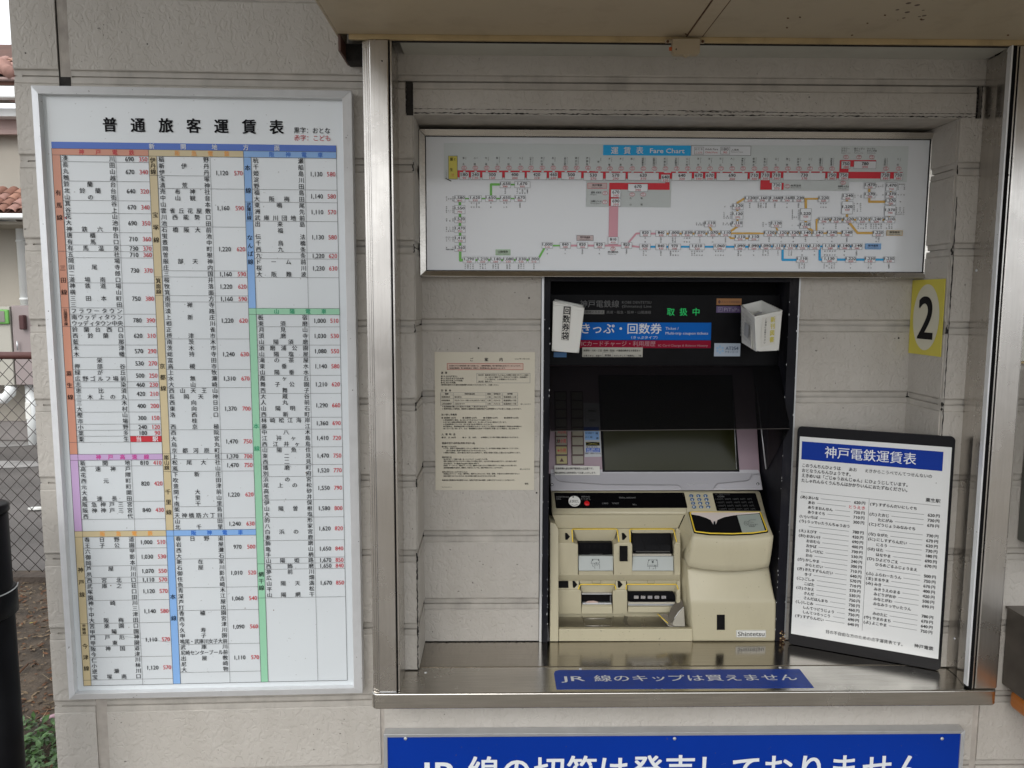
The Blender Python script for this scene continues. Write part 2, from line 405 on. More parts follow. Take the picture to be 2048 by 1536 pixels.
def bars(T, u0, v0, u1, v1, w, d, m, parent, lip=.0, bevel=.0008, name='frame_bar'):
    """four mitred frame bars; T(u,v,h) gives the world point; bars stand out by d"""
    O = [(u0, v0), (u1, v0), (u1, v1), (u0, v1)]; I = [(u0+w, v0+w), (u1-w, v0+w), (u1-w, v1-w), (u0+w, v1-w)]
    for i in range(4):
        j = (i+1) % 4
        q = [O[i], O[j], I[j], I[i]]
        pts = [T(a, b, d if k < 2 else d-lip) for k, (a, b) in enumerate(q)]
        low = [T(a, b, 0) for a, b in q]
        v = pts+low
        f = [(0, 1, 2, 3), (7, 6, 5, 4), (0, 4, 5, 1), (1, 5, 6, 2), (2, 6, 7, 3), (3, 7, 4, 0)]
        nn = (pts[1]-pts[0]).cross(pts[2]-pts[1])
        if nn.dot(T(0, 0, 1)-T(0, 0, 0)) < 0: f = [tuple(reversed(q)) for q in f]
        obj(name, v, f, m, parent, bevel=bevel)

# ================================================================== SETTING: ground, soil, asphalt
def gm(name, c, bscale, b=.6, var=.3, vs=3, **k): return mat(name, c, .9, var=var, vscale=vs, bump=b, bscale=bscale, bdist=.01, **k)
M_PAVE = gm('dark paving', (.17, .152, .128), 60, .3, .15)
M_ASPH = gm('worn asphalt', (.11, .10, .093), 90, .5, .25, 1.2)
M_SOIL = gm('dry leaf strewn soil', (.060, .044, .030), 40, 1., .5, 9)
def ground(name, x0, x1, y0, y1, z, m):
    obj(name, [(x0, y0, z), (x1, y0, z), (x1, y1, z), (x0, y1, z)], [(0, 1, 2, 3)], m, kind='structure')
ground('ground', -260, 260, -260, 300, -.012, M_ASPH)
ground('pavement', -1.6, 12, -9, 1.45, -.004, M_PAVE)
ground('soil', -9, -1.0, 1.45, 4.18, 0.0, M_SOIL)

# ================================================================== STATION WALL
A = math.radians(1.9)
LE = V((math.cos(A), math.sin(A), 0)); LN = V((math.sin(A), -math.cos(A), 0))      # along, outward
LO = P(745, 700, 1.495); LO.z = 0
def TL(u, d, z): return LO + LE*u + LN*d + V((0, 0, z))
def TF(Y): return lambda u, d, z: V((u, Y-d, z))
def TR(X): return lambda u, d, z: V((X-d, u, z))          # faces -X, u runs along Y
def TRl(X): return lambda u, d, z: V((X+d, u, z))         # faces +X

wall = empty('station_wall', (0, 1.5, 0), 'off-white rippled siding wall of the station with the recessed ticket window', 'wall')
G0, GP = .690, .1519
def profile(z0, z1):
    """(z, outward, material of the face above this point) over grooves"""
    pts = []
    k0 = int(math.floor((z0-G0)/GP))-1; k1 = int(math.ceil((z1-G0)/GP))+1
    for k in range(k0, k1+1):
        g = G0+GP*k
        pts += [(g-.0135, .0012, 1), (g-.0125, .0, 1), (g-.0115, .0010, 1), (g-.0015, .0004, 1), (g-.0010, -.0045, 1), (g+.0012, -.0045, 1),
                (g+.0018, -.0012, 1), (g+.0085, -.0008, 1), (g+.0105, .0002, 1), (g+.0112, -.0012, 1), (g+.0122, .0012, 1), (g+.014, .0020, 0)]
        pts += [(g+GP-.015, .0020, 1)]
    pts.sort(key=lambda q: q[0])
    out = []
    def interp(z):
        for a, b in zip(pts, pts[1:]):
            if a[0] <= z <= b[0]:
                t = (z-a[0])/(b[0]-a[0]) if b[0] > a[0] else 0; return (z, a[1]+(b[1]-a[1])*t, a[2])
    out = [interp(z0)] + [q for q in pts if z0 < q[0] < z1] + [interp(z1)]
    return out
def plank(T, u0, u1, z0, z1, parent, back=-.014):
    pr = profile(z0, z1); n = len(pr); v = []; f = []; mi = []
    for u in (u0, u1):
        for z, d, _ in pr: v.append(T(u, d, z))
    for u in (u0, u1):
        v.append(T(u, back, z0)); v.append(T(u, back, z1))
    for i in range(n-1):
        f.append((i, n+i, n+i+1, i+1)); mi.append(pr[i][2])
    b = 2*n
    f += [(b, b+2, n, 0), (b+1, n-1, 2*n-1, b+3), tuple([b]+list(range(n))+[b+1]), tuple([b+3]+list(range(2*n-1, n-1, -1))+[b+2]), (b, b+1, b+3, b+2)]
    mi += [1]*5
    nn = (T(u1, 0, z0)-T(u0, 0, z0)).cross(V((0, 0, 1)))
    if nn.dot(T(u0, 1, z0)-T(u0, 0, z0)) < 0: f = [tuple(reversed(q)) for q in f]
    o = obj('siding_board', v, f, [M_SIDE, M_BAND], parent)
    for p, k in zip(o.data.polygons, mi): p.material_index = k
    return o
def siding(T, u0, u1, z0, z1, parent=wall):
    ks = [z0] + [G0+GP*k for k in range(-6, 20) if z0+.01 < G0+GP*k < z1-.01] + [z1]
    for a, b in zip(ks, ks[1:]): plank(T, u0+random.uniform(0, .0006), u1-random.uniform(0, .0006), a, b, parent)
def strip(T, u0, u1, z0, z1, d0, d1, m, parent=wall, name='joint_strip'):
    v = [T(u, d, z) for z in (z0, z1) for u, d in ((u0, d0), (u1, d0), (u1, d1), (u0, d1))]
    f = [(0, 1, 2, 3), (7, 6, 5, 4), (0, 4, 5, 1), (1, 5, 6, 2), (2, 6, 7, 3), (3, 7, 4, 0)]
    return obj(name, v, f, m, parent)

ZT = 2.44
uc = -.642                                                     # outer corner of the wall
siding(TL, uc, uc+.0800, 0.08, ZT)
strip(TL, uc+.0800, uc+.1020, 0.08, ZT, -.012, -.0012, M_JOINT)
strip(TL, uc+.0796, uc+.0822, 1.86, ZT, -.0011, -.0005, M_GRIME_SHADE, name='weathered_joint')
strip(TL, uc+.0822, uc+.100, 1.872, 1.905, -.0012, -.0004, M_GRIME_SHADE, name='weathered_joint')
siding(TL, uc+.1020, .004, 0.08, ZT)
obj('wall_core', [TL(u, d, z) for z in (0.0, ZT) for u, d in ((uc+.004, -.016), (0.02, -.016), (0.02, -.14), (uc+.004, -.14))],
    [(0, 3, 2, 1), (4, 5, 6, 7), (0, 1, 5, 4), (1, 2, 6, 5), (2, 3, 7, 6), (3, 0, 4, 7)], M_DARK, wall)
# left gable side running back
sx = TL(uc, 0, 0).x
siding(lambda u, d, z: V((sx-d, u, z)), 1.475, 4.6, 0.08, ZT)
# wall below the counter
F = TF(1.495)
strip(F, -.2455, -.2330, 0.08, .72, -.012, -.001, M_JOINT)
siding(F, -.2330, .9835, 0.08, .722)
strip(F, .9835, .9965, 0.08, .72, -.012, -.001, M_JOINT)
siding(F, .9965, 3.2, 0.08, .69)
siding(F, .9700, 3.2, .69, ZT)
box('wall_core', (-.25, 1.512, 0), (3.2, 1.62, .70), M_DARK, wall)
box('wall_core', (1.0, 1.512, .70), (3.2, 1.95, ZT), M_DARK, wall)
box('concrete_base', (-.95, 1.50, 0), (3.2, 1.56, .078), mat('concrete base', (.26, .25, .23), .85, var=.15, bump=.3), wall)
# recess: piers at 1.49, head band, side returns, back wall at 1.62
FP = TF(1.490); XL, XR, ZH = -.162, .8745, 1.8455
siding(FP, -.2085, XL, .757, ZH)
siding(FP, XR, .932, .757, ZH)
siding(FP, -.2085, XL-.0120, ZH, 1.906-.001)
siding(FP, XL+.0010, .9030, ZH, 1.906-.001)
siding(FP, .9130, .932, ZH, 1.906-.001)
siding(FP, -.2085, .932, 1.906, ZT)
siding(TRl(XL), 1.4935, 1.62, .757, ZH)
siding(TR(XR), 1.4935, 1.62, .757, ZH)
FB = TF(1.620)
siding(FB, XL, .0885, .757, 1.8465)
siding(FB, .6335, XR, .757, 1.8465)
siding(FB, .0885, .6335, 1.552, 1.8465)
box('recess_soffit', (XL+.001, 1.4925, ZH+.0005), (XR-.001, 1.634, ZH+.02), M_BAND, wall)
box('wall_core', (-.21, 1.636, .70), (.085, 1.95, ZT), M_DARK, wall)
box('wall_core', (.637, 1.636, .70), (1.0, 1.95, ZT), M_DARK, wall)
box('wall_core', (-.21, 1.51, 1.87), (1.0, 1.70, ZT), M_DARK, wall)
# black crumbling sealant round the opening
def grime(u0, u1, z0, z1, n, T, amp=.0022, d=.0022, horiz=True):
    v = []; f = []
    for i in range(n+1):
        t = i/n
        if horiz:
            a = T(u0+(u1-u0)*t, d, z0+random.uniform(-amp, amp)); b = T(u0+(u1-u0)*t, d, z1+random.uniform(-amp, amp))
        else:
            a = T(u0+random.uniform(-amp, amp), d, z0+(z1-z0)*t); b = T(u1+random.uniform(-amp, amp), d, z0+(z1-z0)*t)
        v += [a, b]
    for i in range(n): f.append((2*i, 2*i+2, 2*i+3, 2*i+1))
    o = obj('weathered_sealant', v, f, M_GRIME_SHADE, wall); s = o.modifiers.new('s', 'SOLIDIFY'); s.thickness = .0008; return o
grime(XL+.002, XR+.03, ZH+.0022, ZH+.0032, 260, FP, .0011, .0032)
grime(XL+.002, .5, ZH+.0100, ZH+.0106, 150, FP, .0006, .0026)
grime(.35, XR+.03, ZH+.0082, ZH+.0088, 150, FP, .0006, .0026)
grime(XL-.0115, XL+.0005, ZH-.002, 1.9045, 26, FP, .0014, .0024, False)
grime(.9040, .9055, ZH, 1.9045, 26, FP, .001, .0024, False)
grime(.9115, .9125, ZH, 1.9045, 26, FP, .001, .0024, False)
for z in (1.754, 1.602, 1.450, 1.298, 1.146, .994, .842):
    grime(XL-.0005, XL+.0015, z-.012, z+.004, 5, TF(1.4935), .0012, .006, False)
    grime(XR-.002, XR+.0006, z-.012, z+.006, 5, TF(1.4935), .0018, .006, False)
grime(XL-.0012, XL+.0008, .757, 1.0, 60, TF(1.4935), .0008, .006, False)
grime(XR+.002, XR+.0035, 1.20, 1.70, 60, TF(1.4935), .0008, .0055, False)
# screw heads and small holes in the siding
def dots(T, pts, r=.0019):
    for u, z in pts:
        c = T(u, .0022, z); n = T(u, 1, z)-T(u, 0, z); disc('screw_head', c, n, r, .0008, M_GRIME_SHADE, wall, seg=8)
dots(FB, [(P(957, 696, 1.62).x, P(957, 696, 1.62).z), (P(1058, 596, 1.62).x, P(1058, 596, 1.62).z), (P(1797, 676, 1.618).x, P(1797, 676, 1.62).z),
          (P(1819, 681, 1.62).x, P(1819, 681, 1.62).z), (P(1826, 706, 1.62).x, P(1826, 706, 1.62).z), (P(1073, 985, 1.62).x, P(1073, 985, 1.62).z)])
dots(TL, [(uc+.024, 1.945), (.45-1.0+.15, 1.965)], .0012)

# roof eave of the station (above the frame) and low canopy over the window
eave = empty('roof_eave', (1, .6, 2.7), 'wide roof eave of the station carried above the siding wall', 'roof')
box('eave_soffit', (-1.3, -.60, 2.45), (4.2, 1.9, 2.48), M_SOFT, eave)
box('fascia_board', (-1.3, -.64, 2.42), (4.2, -.603, 2.60), M_BROWN, eave)
box('roof_sheet', (-1.3, -.65, 2.602), (4.2, 4.7, 2.64), M_BROWN, eave)

can = empty('window_canopy', (.9, .9, 1.96), 'low cream metal canopy with rust spots over the ticket window', 'canopy')
ZC = 1.9600
cx0 = -.2805
j1 = PZ(1378, 67, ZC).x; j2 = PZ(1414, 60, ZC).x
CY0, CY1 = .30, 1.400
box('canopy_panel', (cx0, CY0, ZC), (j1-.0015, CY1, ZC+.012), M_CREAM, can, .001)
box('cover_strip', (j1+.0005, CY0, ZC-.0015), (j2-.0005, CY1-.002, ZC+.012), M_CREAM, can, .0008)
box('canopy_panel', (j2+.0015, CY0, ZC), (2.2, CY1, ZC+.012), M_CREAMS, can, .001)
for xx in (j1-.0012, j2-.0002):
    box('rusty_seam', (xx, CY0, ZC-.0005), (xx+.0016, CY1-.003, ZC+.004), M_RUST, can)
box('fascia', (cx0, CY0-.012, ZC-.03), (2.2, CY0-.001, ZC+.10), M_CREAM, can, .001)
box('end_fascia', (cx0-.004, CY0, ZC+.0005), (cx0-.0005, 1.488, ZC+.10), M_CREAM, can)
box('canopy_top', (cx0, CY0, ZC+.09), (2.2, 1.488, ZC+.10), M_CREAM, can)
box('edge_trim', (-.262, 1.4015, 1.9520), (2.2, 1.4085, 1.9625), M_TRIM, can, .0006)
n_ = 160
vv = []; ff = []
for i in range(n_+1):
    x = cx0+.01+(2.1)*i/n_; w = random.choice([.0003, .0006, .0010, .0006, .0018]) if x < .6 else .0007
    vv += [(x, 1.4008, 1.9626-w*.5), (x, 1.4008, 1.9632+w)]
for i in range(n_): ff.append((2*i, 2*i+2, 2*i+3, 2*i+1))
obj('rusty_edge', vv, ff, M_RUST, can)
box('brown_bracket', (cx0, 1.4015, 1.932), (cx0+.004, 1.487, 1.9595), M_BROWN, can)
box('brown_bracket', (cx0+.004, 1.45, 1.930), (-.242, 1.487, 1.9595), M_GRIME_SHADE, can)
box('inner_track', (-.190, 1.4090, 1.9500), (.918, 1.4120, 1.9600), M_GRIME_SHADE, can)
box('inner_soffit', (-.176, 1.4125, 1.9530), (.915, 1.4885, 1.9600), M_SOFT, can, .0008)
# rust holes and screws near the edge
for x, y in [(1372, 68), (1410, 60), (1704, 70), (2016, 70), (1576, 36), (1600, 34), (1735, 46), (1574, 55), (1770, 30), (1842, 38)]:
    c = PZ(x, y, ZC-.0002); disc('rust_spot', c, (0, 0, -1), random.uniform(.0018, .0034), .0008, M_RUST, can, seg=7, ry=random.uniform(.0012, .0022))

# ================================================================== STAINLESS WINDOW SURROUND
sur = empty('steel_window_surround', (.36, 1.44, .755), 'brushed stainless steel posts framing the ticket window', 'window frame')
ZP0, ZP1 = .7555, 1.9515
box('post', (-.2270, 1.3990, ZP0), (-.1935, 1.4880, ZP1), M_STEEL, sur, .0022)
box('post_flange', (-.2305, 1.4040, ZP0), (-.2275, 1.4880, ZP1), M_STEEL, sur, .0006)
box('post_flange', (-.2350, 1.4065, ZP0), (-.2310, 1.4880, ZP1), M_STEEL, sur, .0006)
box('post_flange', (-.2400, 1.4100, ZP0), (-.2355, 1.4880, ZP1), M_STEEL, sur, .0006)
box('gasket', (-.1932, 1.4020, ZP0), (-.1918, 1.4880, ZP1), M_BLACKM, sur)
box('post_flange', (-.1915, 1.4040, ZP0), (-.1880, 1.4880, ZP1), M_STEEL, sur, .0006)
box('weld_bead', (-.226, 1.3982, ZP0-.0005), (-.194, 1.3992, ZP0+.0022), M_ALUG, sur)
box('post', (.9215, 1.3990, ZP0), (.9640, 1.4880, ZP1), M_STEEL, sur, .0022)
box('post_flange', (.9645, 1.4060, ZP0), (.9690, 1.4920, ZP1), M_STEEL, sur, .0006)
box('post_flange', (.9170, 1.4010, ZP0), (.9195, 1.4880, ZP1), M_STEEL, sur, .0006)
box('gasket', (.9095, 1.4030, ZP0), (.9170, 1.4120, ZP1), M_DARK, sur)
box('glazing_channel', (.9062, 1.4000, ZP0+.006), (.9092, 1.4120, ZP1), M_ALU, sur, .0005)
prism('side_lining', [(.9080, 1.4125, ZP0), (.9260, 1.4885, ZP0), (.9260, 1.4885, ZP1), (.9080, 1.4125, ZP1)], (.003, 0, 0), M_STEEL, sur)
prism('side_lining', [(-.1880, 1.4125, ZP0), (-.2040, 1.4885, ZP0), (-.2040, 1.4885, ZP1), (-.1880, 1.4125, ZP1)], (-.003, 0, 0), M_STEEL, sur)
for q in ((1953, 541, 1.46), (1909, 1277, 1.46)):
    disc('rivet', P(*q), (-1, -.2, 0), .0028, .0015, M_ALUG, sur, seg=10, dome=True)
for q in ((784, 122), (1992, 350)):
    disc('rivet', P(q[0]-20 if q[0] < 1000 else q[0]+25, q[1], 1.3988), (0, -1, 0), .0013, .0005, M_BLACKM, sur, seg=8)

# ================================================================== COUNTER
ctr = empty('steel_counter', (.36, 1.5, .755), 'polished stainless steel counter shelf with rolled front edge under the ticket machine', 'counter')
zc = .7545; ys = PZ(1300, 1332, zc).y
def roundfront(name, z0, z1, y0, y1, x0, x1, r, m):
    pts = [(x0, y1)]
    pts += [(x0+r-r*math.cos(t), y0+r-r*math.sin(t)) for t in [i*math.pi/12 for i in range(7)]]
    pts += [(x1-r+r*math.sin(t), y0+r-r*math.cos(t)) for t in [i*math.pi/12 for i in range(7)]]
    pts += [(x1, y1)]
    return prism(name, [V((a, b, z1)) for a, b in pts], (0, 0, z0-z1), m, ctr, .0018, seg=3)
roundfront('front_edge', .7225, zc, 1.3965, ys-.0005, -.2424, .9660, .012, M_COUNTER)
_fe = D.objects['front_edge'].modifiers['bevel']; _fe.width = .0036; D.objects['front_edge'].data.materials[0] = M_STEELX
box('back_plate', (-.162, ys+.0004, .740), (.874, 1.6195, zc+.0004), M_COUNTER, ctr)
box('end_plate', (-.2085, ys, .740), (-.1625, 1.489, zc-.0002), M_COUNTER, ctr)
box('end_plate', (.8745, ys, .740), (.93, 1.489, zc-.0002), M_COUNTER, ctr)
for px, py in ((851, 1345), (1161, 1338), (1560, 1335), (1861, 1334), (1600, 1284)):
    c = PZ(px, py, zc+.0004); disc('screw_head', c, (0, 0, 1), .0030, .0012, M_ALU, ctr, seg=12, dome=True)
grime(XL+.004, .085, .7552, .7562, 60, TF(1.6195), .0012, .0026)

stk = empty('counter_sticker', PZ(1360, 1358, zc), 'blue sticker with white lettering on the front of the steel counter', 'sticker')
sp = [PZ(x, y, zc+.0006) for x, y in ((1108, 1347), (1110, 1342), (1118, 1340), (1599, 1338), (1628, 1375), (1113, 1378))]
prism('sticker_film', sp, (0, 0, -.0005), mat('blue vinyl', (.008, .045, .30), .38, var=.10, vscale=60, specks=.6, spec=.3), stk)
S = Sheet(V((0, 0, zc+.0006)), (1, 0, 0), (0, -1, 0), stk, .0003); S.n = V((0, 0, 1))
a = S.uv(1120, 1358); b = S.uv(1600, 1358)
S.text(('white_lettering', M_W), 'JR', a[0]+.002, a[1], .027, w=.047, al='l', bold=.02)
t = '線のキップは買えません'; x0 = S.uv(1187, 1358)[0]; x1 = S.uv(1597, 1358)[0]
for i, c in enumerate(t): S.text(('white_character', M_W, 1), c, x0+(x1-x0)*(i+.5)/len(t), a[1], .027, w=None, bold=.022, sx=1.35)
S.build()

# ================================================================== LEFT FARE BOARD
fb = empty('fare_table_board', P(400, 780, 1.46), 'tall white framed fare table board with coloured columns of station names', 'sign board')
BO = P(745, 700, 1.470); BO.z = 1.8821
BO = BO + LE*(-.6019)
bw, bh = .5715, 1.1640
def TB(u, v, h): return BO + LE*u + V((0, 0, -v)) + LN*h
v = [TB(a, b, h) for h in (-.024, -.003) for a, b in ((.003, .003), (bw-.003, .003), (bw-.003, bh-.003), (.003, bh-.003))]
obj('panel', v, [(0, 1, 2, 3), (7, 6, 5, 4), (0, 4, 5, 1), (1, 5, 6, 2), (2, 6, 7, 3), (3, 7, 4, 0)], M_BOARD, fb)
def TBb(u, v, h): return TB(u, v, h-.024)
bars(TBb, 0, 0, bw, bh, .0160, .026, M_ALU, fb, lip=-.0085)
S = Sheet(TB(0, 0, -.0025), LE, (0, 0, -1), fb, .0004)
K = ('black_lettering', M_K); RD = ('red_lettering', M_R); LN_ = ('table_rules', mat('grey rule ink', (.05, .05, .055), .5, var=0))
for i, c in enumerate('普通旅客運賃表'):
    S.text(('title_character', M_K, 1), c, .1335+i*.0499, .0665, .0270, bold=.048, res=3, sx=.98)
S.text(K, '黒字：おとな', .4645, .0715, .0118, w=.066, al='l', bold=.012)
S.text(RD, '赤字：こども', .4645, .0850, .0118, w=.066, al='l', bold=.012)
T0, RP = .1210, .011556
def rv(r): return T0+RP*r
cols = [(.0277, .0422, .1412, .2000), (.2000, .2142, .3105, .3712), (.3712, .3850, .4828, .5410)]
S.rect(('blue_band', M_BLUEB), .0277, .0975, .5410, .1093, 1)
for i, c in enumerate('新開地方面'): S.text(('white_lettering', M_W), c, .2065+i*.0565, .1036, .0105, bold=.03)
def band(c, r0, r1, m, nm, t, ink, ik):
    S.rect((nm, m, S.nid()), cols[c][0], rv(r0), cols[c][3], rv(r1), 1)
    w = cols[c][3]-cols[c][0]; n = len(t)
    for i, ch in enumerate(t): S.text((ik, ink), ch, cols[c][0]+w*(.305+.52*i/(n-1)), (rv(r0)+rv(r1))/2, .0100, bold=.03)
    for r in (r0, r1): S.rect(LN_, cols[c][0], rv(r)-.0003, cols[c][3], rv(r)+.0003, 2)
def stripc(c, r0, r1, m, nm, t=None, pos=None, size=.0108, lines=True, ink=None):
    S.rect((nm, m, S.nid()), cols[c][0], rv(r0), cols[c][1], rv(r1), 1)
    if lines: S.rect(LN_, cols[c][0], rv(r1)-.0003, cols[c][1], rv(r1)+.0003, 2)
    if t:
        pos = pos or (r0+.2, r1-.2)
        S.vtext(ink or K, t, (cols[c][0]+cols[c][1])/2, rv(pos[0]), rv(pos[1]), size, bold=.02)
def names(c, r, lst):
    u0, u1 = cols[c][1]+.0028, cols[c][2]-.0022
    for i, t in enumerate(lst):
        t = t.strip(); n = len(t); y = rv(r+i+.5); sz = min(.0106, (u1-u0)/n)
        for j, ch in enumerate(t):
            x = (u0+u1)/2 if n == 1 else u0+sz/2+(u1-u0-sz)*j/(n-1)
            S.text(K, ch, x, y, .0106, sx=min(1, sz/.0104), bold=.016)
def price(c, r0, r1, a, b):
    y = (rv(r0)+rv(r1))/2
    S.text(K, a, cols[c][2]+.0318, y, .0119, al='r', bold=.018, sx=.9); S.text(RD, b, cols[c][3]-.0026, y, .0119, al='r', bold=.018, sx=.9)
def rule(c, r, full=True):
    S.rect(LN_, cols[c][1], rv(r)-.00025, cols[c][3] if full else cols[c][2], rv(r)+.00025, 2)
def vrule(u, r0, r1, w=.0005): S.rect(LN_, u-w/2, rv(r0), u+w/2, rv(r1), 2)
def block(c, r0, entries, nameonly=()):
    r = r0
    for k, a, b in entries:
        price(c, r, r+k, a, b); r += k; rule(c, r)
    for q in nameonly: rule(c, q, False)
band(0, -1, 0, M_SALM, 'salmon_band', '神戸電鉄', M_R, 'red_lettering')
band(1, -1, 0, M_TANB, 'tan_band', '阪急電鉄', M_ORNG, 'orange_lettering')
band(2, -1, 0, M_SKYB, 'light_blue_band', '阪神電車', M_BLUI, 'blue_lettering')
stripc(0, 0, 15, M_SALM, 'salmon_band', '有馬線', (5.4, 10.2)); stripc(0, 15, 24, M_SALM, 'salmon_band', '三田線', (17.2, 22))
stripc(0, 24, 27, M_SALM, 'salmon_band', '公園都市線', (24.15, 26.9), .0068); stripc(0, 27, 46, M_SALM, 'salmon_band', '粟生線', (34.2, 39)); stripc(0, 46, 48, M_SALM, 'salmon_band')
names(0, 0, '湊川 長田 丸山 鵯越 鈴蘭台 北鈴蘭台 山の街 箕谷 谷上 花山 大池 神鉄六甲 唐櫃台 有馬口 有馬温泉 五社 岡場 田尾寺 二郎 道場南口 神鉄道場 横山 三田本町 三田 フラワータウン 南ウッディタウン ウッディタウン中央 鈴蘭台西口 西鈴蘭台 藍那 木津 木幡 栄 押部谷 緑が丘 広野ゴルフ場前 志染 恵比須 三木上の丸 三木 大村 樫山 市場 小野 葉多 粟生'.split())
block(0, 0, [(1, '690', '350'), (3, '670', '340'), (3, '640', '320'), (2, '670', '340'), (3, '690', '350'), (2, '710', '360'), (1, '730', '370'), (1, '710', '360'), (4, '730', '370'),
             (5, '750', '380'), (2, '780', '390'), (3, '620', '310'), (2, '570', '290'), (2, '530', '270'), (2, '500', '250'), (1, '460', '230'), (2, '420', '210'), (2, '400', '200'), (2, '300', '150'), (1, '240', '120'), (1, '180', '90')], (24,))
S.rect(('red_cell', M_R), cols[0][2]+.0003, rv(45), cols[0][3]-.0003, rv(46), 1)
S.text(('white_lettering', M_W), '当', .1572, rv(45.5), .0108, bold=.03); S.text(('white_lettering', M_W), '駅', .188, rv(45.5), .0108, bold=.03); rule(0, 46)
band(0, 48, 49, M_LILAC, 'lilac_band', '神戸高速線', M_MAGE, 'magenta_lettering'); stripc(0, 49, 61, M_LILAC, 'lilac_band')
names(0, 49, '新開地 高速神戸 花隈 西元町 元町 大開 高速長田 阪急神戸三宮 阪神神戸三宮 西代'.split())
block(0, 49, [(1, '810', '410'), (6, '820', '420'), (3, '840', '430')])
band(0, 61, 62, M_TANB, 'tan_band', '阪急電鉄', M_ORNG, 'orange_lettering')
stripc(0, 62, 77, M_TANB, 'tan_band', '神戸線', (67.2, 72.4)); stripc(0, 77, 79, M_TANB, 'tan_band', '甲陽線', (77.1, 78.9), .0070)
stripc(0, 79, 87, M_TANB, 'tan_band', '今津線', (80.5, 85.4)); stripc(0, 87, 88, M_TANB, 'tan_band')
names(0, 62, '春日野道 王子公園 六甲 御影 岡本 芦屋川 夙川 西宮北口 武庫之荘 塚口 園田 神崎川 十三 中津 大阪梅田 苦楽園口 甲陽園 門戸厄神 甲東園 阪神国道 今津 仁川 小林 逆瀬川 宝塚南口'.split())
block(0, 62, [(2, '1,000', '510'), (3, '1,030', '530'), (2, '1,070', '550'), (1, '1,110', '570'), (3, '1,120', '570'), (4, '1,140', '580'), (6, '1,110', '570'), (4, '1,120', '570')], (79, 81))
for t, r0, r1, ps, sz in (('伊丹線', 0, 3, (.2, 2.9), .0104), ('宝塚線', 3, 19, (8.7, 13.6), .0108), ('箕面線', 19, 22, (19.2, 21.8), .0100), ('京都線', 22, 48, (33, 37.6), .0108),
                      ('嵐山線', 48, 51, (48.2, 50.8), .0100), ('千里線', 51, 61, (54, 58.4), .0108)): stripc(1, r0, r1, M_TANB, 'tan_band', t, ps, sz)
names(1, 0, '稲野 新伊丹 伊丹 宝塚 清荒神 売布神社 中山観音 山本 雲雀丘花屋敷 川西能勢口 池田 石橋阪大前 蛍池 豊中 岡町 曽根 服部天神 庄内 三国 桜井 牧落 箕面 南方 崇禅寺 淡路 上新庄 相川 正雀 摂津市 南茨木 茨木市 総持寺 富田 高槻市 上牧 水無瀬 大山崎 西山天王山 長岡天神 西向日 東向日 洛西口 桂 西京極 西院 大宮 烏丸 京都河原町 上桂 松尾大社 嵐山 下新庄 吹田 豊津 関大前 千里山 南千里 柴島 天神橋筋六丁目 山田 北千里'.split())
block(1, 0, [(5, '1,120', '570'), (6, '1,160', '590'), (7, '1,220', '620'), (1, '1,160', '590'), (3, '1,220', '620'), (1, '1,160', '590'), (6, '1,220', '620'), (5, '1,240', '630'), (3, '1,310', '670'),
             (7, '1,370', '700'), (4, '1,470', '750'), (1, '1,370', '700'), (2, '1,470', '750'), (8, '1,220', '620'), (2, '1,240', '630')], (3, 57))
band(1, 61, 62, M_SKYB, 'light_blue_band', '阪神電車', M_BLUI, 'blue_lettering')
stripc(1, 62, 88, M_SKYB, 'light_blue_band', '本線', (72.1, 76.8))
names(1, 62, '春日野道 岩屋 西灘 大石 新在家 石屋川 御影 住吉 魚崎 青木 深江 芦屋 打出 香櫨園 西宮 今津 久寿川 甲子園 鳴尾・武庫川女子大前 武庫川 尼崎センタープール前 出屋敷 尼崎 大物'.split())
block(1, 62, [(4, '970', '500'), (5, '1,010', '520'), (4, '1,060', '540'), (6, '1,090', '560'), (5, '1,110', '570')])
stripc(2, 0, 7, M_SKYB, 'light_blue_band', '本線', (1.2, 5.7)); stripc(2, 7, 10, M_SKYB, 'light_blue_band', '武庫川線', (7.1, 9.9), .0088)
stripc(2, 10, 24, M_SKYB, 'light_blue_band', 'なんば線', (12.2, 17))
names(2, 0, '杭瀬 千船 姫島 淀川 野田 福島 大阪梅田 東鳴尾 洲先 武庫川団地前 出来島 福 伝法 千鳥橋 西九条 九条 ドーム前 桜川 大阪難波'.split())
block(2, 0, [(5, '1,130', '580'), (2, '1,140', '580'), (3, '1,110', '570'), (5, '1,130', '580'), (1, '1,220', '620'), (3, '1,230', '630')])
band(2, 24, 25, M_MINT, 'mint_band', '山陽電車', M_GRNI, 'green_lettering')
stripc(2, 25, 67, M_MINT, 'mint_band', '本線', (43.0, 47.7), ink=('green_lettering', M_GRNI)); stripc(2, 67, 73, M_MINT, 'mint_band', '網干線', (68.4, 71.7)); stripc(2, 73, 88, M_MINT, 'mint_band')
names(2, 25, '板宿 東須磨 月見山 須磨寺 山陽須磨 須磨浦公園 山陽塩屋 滝の茶屋 東垂水 山陽垂水 霞ヶ丘 舞子公園 西舞子 大蔵谷 人丸前 山陽明石 西新町 林崎松江海岸 藤江 中八木 江井ヶ島 西江井ヶ島 山陽魚住 東二見 西二見 播磨町 別府 浜の宮 尾上の松 高砂 荒井 伊保 山陽曽根 大塩 的形 八家 白浜の宮 妻鹿 飾磨 亀山 手柄 山陽姫路 西飾磨 夢前川 広畑 山陽天満 平松 山陽網干'.split())
